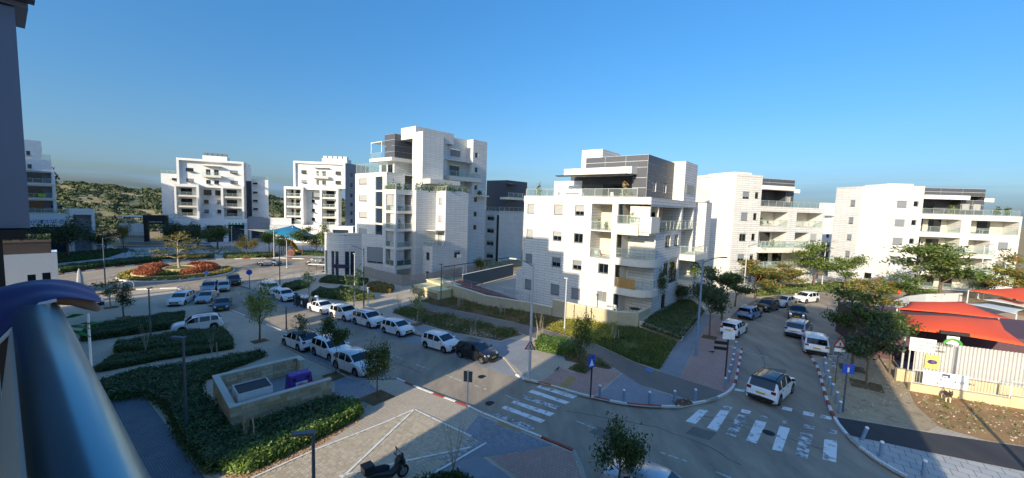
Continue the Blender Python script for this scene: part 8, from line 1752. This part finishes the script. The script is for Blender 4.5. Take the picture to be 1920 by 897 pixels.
    s = thing("mural_board", "white board with a green arch standing behind the corrugated fence", "sign", g.p(3, z0, -2)); a0 = hit(g.shift(0, -1.2).A, az, 1774, 640)[0]; h_ = g.shift(0, -1.2); a1 = hit(h_.A, az, 1798, 640)[0]; zt_ = hit(h_.A, az, 1786, 631)[1]; q = MB(); h_.box(q, a0, a1, z0, zt_, 0, .05); q.build("board", m_signwhite, s); q = MB(); cc = h_.p((a0 + a1) / 2, zt_ - .75, .07); q.tube([cc + h_.w * .5 * cos(pi * k_ / 10) + Vector((0, 0, .55 * sin(pi * k_ / 10))) for k_ in range(11)], .09, 6); q.build("arch", M("arch_green", "#4f9a3a", .6), s); q = MB(); h_.box(q, a0 - .4, a1 + .5, zt_ + .12, zt_ + .35, -.1, .1); q.build("beam", m_dkwood, s)
    # sails and masts
    A1, A2, A3, A4 = D_(1680, 588, 36), D_(1699, 617, 30.5), D_(1925, 649, 26.5), D_(1872, 598, 36); sail("shade_sail", "large front red sail over the kindergarten yard", [A1, A2, A3, A4], m_redc, .55)
    B1, B2, B3, B4 = D_(1682, 580, 38), D_(1706, 566, 43), D_(1806, 566, 43), D_(1900, 600, 36.5); sail("shade_sail", "red sail behind the front one, its right half in shade", [B1, B2, B3, B4], m_redc2, .35)
    C1_, C2_, C3_, C4_ = D_(1816, 545, 48), D_(1960, 536, 54), D_(2010, 560, 47), D_(1925, 566, 42); sail("shade_sail", "red sail at the right edge, farthest back", [C1_, C2_, C3_, C4_], m_redc, .3)
    sail("shade_sail", "narrow white sail between the red ones, lower strip", [D_(1808, 569, 42), D_(1850, 569, 45), D_(1920, 581, 41), D_(1906, 590, 37)], m_whs, .1); sail("shade_sail", "narrow white sail between the red ones, upper strip", [D_(1843, 562, 45), D_(1880, 558, 48), D_(1930, 570, 45), D_(1925, 577, 42)], m_whs, .1)
    for lb, p in (("mast at the near left corner of the front red sail", A2), ("mast at the far left corner of the front red sail", A1), ("mast at the left corner of the rear red sail", B1), ("tall mast between the rear and right-edge red sails", C1_), ("mast at the right end of the lower white sail", D_(1906, 590, 37)), ("mast where the front red sail meets its rear corner", A4)):
        t = thing("sail_mast", "white " + lb, "mast", (p.x, p.y, z0)); q = MB(); q.tube([(p.x, p.y, z0 - .2), (p.x, p.y, p.z + .05)], [.08, .06], 8); q.build("pole", m_pole, t, smooth=True)
    fl = drape("yard_floor", [tuple(g.p(ul, 0, -.3).xy), tuple(g.p(ug1, 0, -.3).xy), tuple(g.p(ug1, 0, -16).xy)] + [(P[k_][0].x + .5, P[k_][0].y - .3) for k_ in (7, 6, 5, 4, 3, 2, 1)], .14, M("play_floor", "#7d7a78", .8, 0, .1))
    tb = thing("yard_table", "brown timber table under the white sails", "table", g.p(9, z0, -10)); p = D_(1850, 572, 43); q = MB(); q.box(p.x - .9, p.x + .9, p.y - .5, p.y + .5, z0 + .8, z0 + .9); q.build("tabletop", M("timber_brown", "#9a6a3c", .7, 0, .12), tb)
    for sx in (-.8, .8): q = MB(); q.box(p.x + sx - .05, p.x + sx + .05, p.y - .4, p.y + .4, z0, z0 + .8); q.build("leg", m_dkwood, tb)
    lp = W0 + d * 3.0 - b * 14; t = thing("street_lamp", "street lamp out of view on the right whose long shadow crosses the dirt lot", "street lamp", (lp.x, lp.y, z0))
    return z0
RYZ = red_yard()
bpy.data.objects.remove(bpy.data.objects[[o.name for o in bpy.data.objects if o.get("label", "").startswith("street lamp out of view")][0]])
# the pole whose shadow runs over the dirt lot stands just right of the frame
P = G(2010, 970, .13); t = thing("street_lamp", "street lamp just past the right edge, whose thin shadow crosses the dirt lot", "street lamp", P, None, "tall street lamps"); q = MB(); q.tube([P, P + Vector((0, 0, 8.6))], [.13, .08], 10); q.build("pole", m_pole, t, smooth=True)
# orange recycling bin, dark bin, pavers of cartons on the far pavement
P = G(1672, 549, .12); t = thing("recycling_bin", "bright orange recycling bin on the far pavement of the side street", "recycling bin", P); q = MB(); q.prism([P + Vector((-.9, -.6, 0)), P + Vector((.9, -.6, 0)), P + Vector((.9, .6, 0)), P + Vector((-.9, .6, 0))], P.z + .1, P.z + 1.35); q.build("body", M("bin_bright_orange", "#e4541c", .45), t); q = MB(); q.tube([P + Vector((-.95, 0, 1.35)), P + Vector((.95, 0, 1.35))], .55, 12); q.build("lid", M("bin_bright_orange"), t); q = MB(); q.box(P.x - .3, P.x + .3, P.y - .63, P.y - .61, P.z + .6, P.z + 1.0); q.build("notice", m_signwhite, t)
P = G(1665, 549, .12) + Vector((-1.6, -.4, 0)); t = thing("litter_bin", "small dark litter bin left of the bright orange one", "bin", P); q = MB(); q.tube([P, P + Vector((0, 0, 1.0))], [.25, .3], 10); q.build("body", m_trim, t); q = MB(); q.tube([P + Vector((0, 0, 1.0)), P + Vector((0, 0, 1.1))], [.32, .2], 10); q.build("lid", m_trim, t)
low_wall("garden_wall", "sunny low wall in front of the far right block", [(1555, 534), (1600, 535), (1640, 532)], .3, -.2, 1.7, m_ret); low_wall("garden_wall", "curving low wall under the trees before the bowed block", [(1395, 553), (1440, 545), (1500, 537), (1550, 532)], .3, -.3, 1.15, m_ret)

# ================================================================== dog and birds
def blob(mb, pts, rs, n=10): mb.tube(pts, rs, n)
def dog():
    P = G(1774, 752, .13); t = thing("dog", "brown and white dog standing in the sun before the low yellowish wall", "dog", P, (0, 0, rad(238)))
    V = [(-.30, 0, .44), (-.12, 0, .43), (.10, 0, .42), (.26, 0, .46), (.38, 0, .58), (.47, 0, .66), (.56, 0, .64), (.66, 0, .60), (-.38, 0, .46), (-.5, 0, .54), (-.58, 0, .66)]
    Rr = [.12, .11, .135, .12, .075, .085, .075, .035, .03, .022, .012]; E = [(0, 1), (1, 2), (2, 3), (3, 4), (4, 5), (5, 6), (6, 7), (0, 8), (8, 9), (9, 10)]
    def leg(root, pts, rs):
        i = len(V); 
        for p, r_ in zip(pts, rs): V.append(p); Rr.append(r_)
        E.append((root, i)); E.extend((k, k + 1) for k in range(i, i + len(pts) - 1))
    for s in (-1, 1):
        leg(3, [(.24, s * .08, .34), (.23, s * .085, .18), (.25, s * .085, .04), (.29, s * .085, .025)], [.05, .032, .026, .028]); leg(0, [(-.24, s * .085, .33), (-.36, s * .09, .2), (-.33, s * .09, .05), (-.28, s * .09, .025)], [.065, .035, .025, .028])
        leg(5, [(.45, s * .06, .76), (.44, s * .075, .82)], [.03, .012])
    me = bpy.data.meshes.new("body"); me.from_pydata(V, E, []); o = bpy.data.objects.new("body", me); COL.objects.link(o); o.parent = t
    m_ = o.modifiers.new("skin", 'SKIN'); sv = me.skin_vertices[0].data
    for i, r_ in enumerate(Rr): sv[i].radius = (r_, r_)
    sv[1].use_root = True
    sb = o.modifiers.new("sub", 'SUBSURF'); sb.levels = 2; sb.render_levels = 2
    m, n, l, b = _new("dog_fur"); tc = n.new("ShaderNodeTexCoord"); sx = n.new("ShaderNodeSeparateXYZ"); l.new(tc.outputs["Object"], sx.inputs[0]); no = n.new("ShaderNodeTexNoise"); no.inputs["Scale"].default_value = 6; l.new(tc.outputs["Object"], no.inputs["Vector"])
    ad = n.new("ShaderNodeMath"); ad.operation = 'MULTIPLY_ADD'; ad.inputs[1].default_value = .5; l.new(no.outputs[0], ad.inputs[0]); l.new(sx.outputs[2], ad.inputs[2]); r = n.new("ShaderNodeValToRGB"); r.color_ramp.elements[0].position = .56; r.color_ramp.elements[1].position = .62; r.color_ramp.elements[0].color = (.7, .62, .5, 1); r.color_ramp.elements[1].color = (.10, .06, .04, 1); l.new(ad.outputs[0], r.inputs[0]); l.new(r.outputs[0], b.inputs["Base Color"]); b.inputs["Roughness"].default_value = .9
    me.materials.append(m); q = MB(); bag_mesh(q, Vector((.67, 0, .61)), .022, R); q.build("nose", m_trim, t, local=True)
    for s in (-1, 1): q = MB(); bag_mesh(q, Vector((.53, s * .055, .685)), .014, R); q.build("eye", m_trim, t, local=True)
    t.scale = (1.15,) * 3
dog()
for p_, a, lb in (((1045, 695), 40, "black bird on the paving near the grassy tree pit"), ((1335, 663), -60, "black bird on the pink paving by the side street")):
    P = G(*p_, .135); t = thing("crow", lb, "bird", P, (0, 0, rad(a))); q = MB(); q.tube([(-.2, 0, .12), (-.08, 0, .13), (.04, 0, .16), (.12, 0, .2), (.17, 0, .235), (.21, 0, .235), (.25, 0, .225)], [.012, .05, .065, .05, .035, .03, .006], 10); q.build("body", M("bird_black", "#131416", .5), t, smooth=True, local=True); q = MB(); q.tube([(-.32, 0, .09), (-.12, 0, .13)], [.03, .03], 6); q.build("tail", M("bird_black"), t, local=True)
    for s in (-1, 1): q = MB(); q.tube([(.02, s * .03, .12), (.03, s * .03, 0), (.06, s * .03, .004)], .007, 5); q.build("leg", m_trim, t, local=True)

# ================================================================== furled parasol, outdoor tables, motorcycle
P = G(152, 566, .12); h = top_z(P, 504); t = thing("parasol", "tall furled grey-white parasol at the edge of the left forecourt", "parasol", P); q = MB(); q.tube([P, Vector((P.x, P.y, h))], .05, 8); q.build("pole", m_pole, t); q = MB(); k = h - P.z; q.tube([P + Vector((0, 0, k * .22)), P + Vector((0, 0, k * .45)), P + Vector((.03, 0, k * .75)), P + Vector((0, 0, k * .93)), P + Vector((0, 0, k))], [.34, .38, .3, .16, .05], 9); q.build("canopy", M("parasol_cloth", "#a9adb0", .85, 0, .12, 4), t, smooth=False)
for k, (p_, lb) in enumerate((((166, 566), "outdoor table with white bench slats beside the furled parasol, farther one"), ((172, 574), "outdoor table with white bench slats beside the furled parasol, nearer one"))):
    P = G(*p_, .13); t = thing("picnic_table", lb, "picnic table", P); 
    for a, z_, w_ in ((0, .74, .7), (-.75, .44, .3), (.75, .44, .3)): q = MB(); q.box(P.x - .9, P.x + .9, P.y + a - w_ / 2, P.y + a + w_ / 2, P.z + z_, P.z + z_ + .05); q.build("board", m_signwhite if a else m_dkwood, t)
    for s in (-.7, .7): q = MB(); q.box(P.x + s - .04, P.x + s + .04, P.y - .85, P.y + .85, P.z, P.z + .42); q.build("leg", m_trim, t)
def motorcycle():
    P = G(728, 874, .98); f0 = Vector((.8, .71, 0)).normalized(); az = math.atan2(f0.y, f0.x); P = Vector((P.x, P.y, Hz(P.x, P.y) + .135)); t = thing("motorcycle", "dark touring scooter with a top box and twin mirrors at the bottom of the plaza", "motorcycle", P, (rad(-4), 0, az)); mk = M("moto_black", "#15171b", .35, .2, .05, coat=.5)
    def wheel(x, r_):
        q = MB(); n = 18; q.tube([(x, -.06, r_), (x, -.03, r_), (x, .03, r_), (x, .06, r_)], [r_ - .05, r_, r_, r_ - .05], n); w = q.build("wheel", m_tyre, t, smooth=True, local=True); q = MB(); q.tube([(x, -.065, r_), (x, .065, r_)], r_ * .62, 14); q.build("rim", m_rim, w, local=True)
    wheel(.72, .29); wheel(-.68, .28)
    q = MB(); q.tube([(-.95, 0, .72), (-.6, 0, .7), (-.2, 0, .55), (.15, 0, .42), (.42, 0, .55), (.55, 0, .85)], [.1, .19, .22, .2, .19, .15], 12); q.build("body", mk, t, smooth=True, local=True)
    q = MB(); q.tube([(.5, 0, .95), (.66, 0, .75), (.78, 0, .55)], [.2, .2, .1], 12); q.build("front_fairing", mk, t, smooth=True, local=True)
    q = MB(); q.tube([(-.82, 0, .82), (-.5, 0, .84), (-.15, 0, .78), (.05, 0, .74)], [.13, .17, .16, .1], 12); q.build("seat", M("seat_black", "#1c1c1e", .8), t, smooth=True, local=True)
    q = MB(); q.box(-1.12, -.68, -.24, .24, .92, 1.2); b = q.build("top_box", mk, t, local=True); md = b.modifiers.new("b", 'BEVEL'); md.width = .05; md.segments = 2; q = MB(); q.box(-1.13, -.67, -.25, .25, 1.2, 1.25); q.build("lid", m_trim, b, local=True); q = MB(); q.box(-1.125, -1.121, -.12, .12, 1.0, 1.07); q.build("reflector", m_tail, b, local=True)
    q = MB(); q.tube([(.46, -.36, 1.08), (.5, -.15, 1.02), (.5, .15, 1.02), (.46, .36, 1.08)], .022, 7); hb = q.build("handlebar", m_trim, t, smooth=True, local=True)
    for s in (-1, 1): q = MB(); q.tube([(.5, s * .22, 1.04), (.56, s * .3, 1.22)], .014, 6); q.box6((.56, s * .24, 1.2), (.02, 0, 0), (0, s * .17, .03), (0, -s * .02, .12)); q.build("mirror", m_trim, t, local=True); q = MB(); q.tube([(.72, s * .09, .3), (.56, s * .1, .9)], .03, 7); q.build("fork", m_steel, t, local=True)
    q = MB(); pts = [(.72, -.17, .98), (.72, .17, .98), (.52, .13, 1.38), (.52, -.13, 1.38)]; q.face(pts); q.face([(a - .012, b_, c) for a, b_, c in pts][::-1]); q.build("windscreen", m_cglass, t, local=True); q = MB(); q.box(.80, .83, -.1, .1, .68, .8); q.build("headlight", m_lamp, t, local=True)
    q = MB(); q.tube([(-.85, -.16, .36), (-.3, -.17, .3)], [.06, .05], 8); q.build("exhaust", m_steel, t, local=True); q = MB(); q.tube([(-.1, .1, .25), (-.12, .26, .01)], .015, 6); q.build("side_stand", m_steel, t, local=True)
motorcycle()

# ================================================================== our balcony and the low house next door
BU = lambda u, b, z=0.: SU * u + SV * b + Vector((0, 0, CAM_H + z))
m_railm = M("rail_blue_steel", "#7ba3b2", .3, .9, .04, 3)
t = thing("balcony_rail", "thick blue-grey metal hand rail of our balcony running from the bottom left corner", "railing", BU(.6, .055, -.4)); q = MB(); q.tube([BU(-.6, .055, -.383), BU(1.0, .055, -.383), BU(1.9, .055, -.383), BU(1.92, .055, -.383)], [.05, .05, .05, .04], 40); q.build("hand_rail", m_railm, t, smooth=True)
q = MB(); q.box6(BU(-.6, .03, -1.5), SU * 2.4, SV * .02, (0, 0, 1.08)); q.box6(BU(-.6, -.0, -.405), SU * 2.4, SV * .012, SV * -.125 + Vector((0, 0, -1.0))); q.build("balustrade_panel", M("panel_frost", "#f0f0ea", .6, 0, .05, 2), t)
for u in (-.4, 1.7): q = MB(); q.box6(BU(u, .028, -1.5), SU * .05, SV * .045, (0, 0, 1.1)); q.build("post", m_railm, t)
t = thing("balcony_screen", "tall dark grey-blue wall panel at the left edge, over a dark window", "wall", BU(2.4, -1, 0)); mdk = M("panel_dark_blue", "#75829a", .45, .2, .05, 1)
q = MB(); q.box6(BU(2.4, -2.6, -.145), SU * .3, SV * 2.668, (0, 0, .82)); q.build("lower_panel", mdk, t); q = MB(); q.box6(BU(2.4, -2.6, .683), SU * .3, SV * 2.70, (0, 0, 1.2)); q.build("upper_panel", mdk, t); q = MB(); q.box6(BU(2.34, -2.6, .70), SU * .055, SV * 2.715, (0, 0, 1.2)); q.build("soffit_box", M("panel_darker", "#3d4659", .45, .2, .05, 1), t)
q = MB(); q.box6(BU(2.36, -2.6, -.185), SU * .2, SV * 2.655, (0, 0, .035)); q.build("drip_edge", m_trim, t)
q = MB(); q.box6(BU(2.5, -2.6, -1.3), SU * .02, SV * 2.56, (0, 0, 1.1)); wg = q.build("window", m_glass, t)
for b_ in (-.075, -.03): q = MB(); q.box6(BU(2.44, b_, -1.3), SU * .1, SV * .03, (0, 0, 1.11)); q.build("window_frame", m_frame_d if b_ > -.05 else m_frame, wg)
# blue cloth thrown over the end of the rail
def cloth():
    t = thing("cloth", "dark blue towel thrown over the far end of the balcony rail", "towel", BU(1.8, 0, -.35)); bs = [-.16, -.10, -.06, -.03, .0, .03, .06, .09, .115, .14, .165, .185]; q = MB(); rows = []
    near = [-.60, -.52, -.475, -.44, -.40, -.36, -.327, -.322, -.325, -.332, -.342, -.35]; far = [-.37, -.345, -.33, -.318, -.308, -.30, -.297, -.298, -.303, -.312, -.326, -.342]
    for i in range(9):
        k = i / 8; row = []
        for j, b_ in enumerate(bs): row.append(BU(1.80 + .22 * k - .012 * j * (1 - k) * .3, b_, near[j] * (1 - k) ** 1.5 + far[j] * (1 - (1 - k) ** 1.5) + .004 * sin(i * 1.7 + j * .9) * (0 < i < 8)))
        rows.append(row)
    for i in range(8):
        for j in range(len(bs) - 1): q.face([rows[i][j], rows[i][j + 1], rows[i + 1][j + 1], rows[i + 1][j]])
    m, n, l, b = _new("blue_towel"); b.inputs["Base Color"].default_value = (*lin("#1c2b74"), 1); b.inputs["Roughness"].default_value = .9; b.inputs["Sheen Weight"].default_value = .3
    o = q.build("towel_fabric", m, t, smooth=True); weld(o); md = o.modifiers.new("s", 'SOLIDIFY'); md.thickness = .004; md.offset = 1; sb = o.modifiers.new("b", 'SUBSURF'); sb.levels = 1; sb.render_levels = 2
    q = MB(); q.tube([r_[j] + Vector((0, 0, -.004)) for j, r_ in [(jj, rows[0]) for jj in range(1, 8)]], .005, 8); q.build("hem", m_signwhite, t, smooth=True)
    t2 = thing("tan_pouch", "tan padded roll poking out from under the blue towel", "pouch", BU(1.85, .15, -.37)); q = MB(); q.tube([BU(1.84, .09, -.335), BU(1.84, .13, -.342), BU(1.82, .16, -.36), BU(1.80, .178, -.378)], [.016, .02, .018, .007], 12); q.build("roll", M("tan_leather", "#9a7a66", .7, 0, .08, 20), t2, smooth=True)
    t3 = thing("leafy_sprig", "few glossy green leaves hanging below the rail end", "plant", BU(1.8, .15, -.45)); ml = islands("glossy_leaf", "#1f6b2a", "#3a8f3c", .35, trans=.2)
    for k, (u, b_, z_, du, db, dz_) in enumerate(((1.74, .105, -.40, -.01, .05, -.02), (1.78, .13, -.41, .01, .055, -.01), (1.76, .115, -.42, -.02, .04, -.03), (1.8, .10, -.39, .02, .05, .0))):
        q = MB(); a = BU(u, b_, z_); d = BU(u + du, b_ + db, z_ + dz_) - a; s = d.cross(Vector((0, 0, 1))).normalized() * .013; up = Vector((0, 0, .008)); q.face([a, a + d * .35 - s, a + d * .5 + up]); q.face([a, a + d * .5 + up, a + d * .35 + s]); q.face([a + d * .35 - s, a + d, a + d * .5 + up]); q.face([a + d * .35 + s, a + d * .5 + up, a + d]); q.build("leaf", ml, t3)
    q = MB(); q.tube([BU(1.78, .152, -.38), BU(1.78, .152, -.5), BU(1.78, .152, -.74)], .0035, 5); q.build("cord", m_signwhite, t3)
cloth()
def next_house():
    A = G(112, 553, .1); t = thing("garden_house", "low shade-tinted white house front with slot openings and a planted wooden roof box, at left", "building", A); f = Fac(A, -140, 130); q = MB(); zt = top_z(A, 474); zb = A.z - .3
    us = [hit(f.A, -140, x, 530)[0] for x in (96, 80, 68, 52)]
    f.wall(q, 0, 9, zb, zt, [(us[0] + .0, us[1], zb + .3, zb + .3 + (zt - zb) * .52, .5), (us[2], us[3], zb + .3, zb + .3 + (zt - zb) * .5, .5)]); Fac(f.p(0, 0), -50, 40).wall(q, 0, 6, zb, zt, []); q.prism([f.p(0, 0, -.01), f.p(9, 0, -.01), f.p(9, 0, -6), f.p(0, 0, -6)], zt - .3, zt - .2); q.build("wall", M("plaster_shaded", "#c3ccd6", .8, 0, .04), t)  # bluish plaster colour paints the shade onto a white front
    for a, b_ in ((us[0], us[1]), (us[2], us[3])): q = MB(); f.quad(q, a, b_, zb + .3, zb + .3 + (zt - zb) * .52, -.4); q.build("window", m_glass, t)
    z2 = top_z(A, 447); q = MB(); f.box(q, .5, 8, zt - .1, z2 - .5, -2.5, -.6); q.build("planter_box", M("planter_brown", "#5b4f48", .85, 0, .12, 4), t); q = MB(); f.box(q, .45, 8.05, z2 - .5, z2 - .25, -2.55, -.55); q.build("planter_rim", M("planter_rim", "#7a685b", .85, 0, .1), t)
    rg = np.random.default_rng(4); n = 900; P = np.array([tuple(f.p(rg.uniform(.5, 8), z2 - .3 + rg.random() * .8, rg.uniform(-2.4, -.6))) for k in range(n)]); s = thing("roof_plants", "dark plants growing in the wooden box on the low house", "plant", f.p(3, z2, -1)); me = quads_mesh("foliage", P - np.array(tuple(s.location)), rg.normal(size=(n, 3)), rg.uniform(.06, .14, n), [LEAF['dkblue']]); o = bpy.data.objects.new("foliage", me); COL.objects.link(o); o.parent = s
next_house()
P = G(150, 466, .12); t = thing("awning_stand", "blue awning on posts under the dark trees at far left", "awning", P); q = MB(); q.box6(P + Vector((-5, -1, 2.4)), (4.5, 0, 0), (0, 2.4, .5), (0, 0, .06)); q.build("awning_cloth", M("awning_blue", "#2f5fc0", .8), t)
for k in (-4.8, -.7): q = MB(); q.tube([P + Vector((k, -.9, 0)), P + Vector((k, -.9, 2.4))], .05, 6); q.build("post", m_pole, t)
bpy.context.view_layer.update()
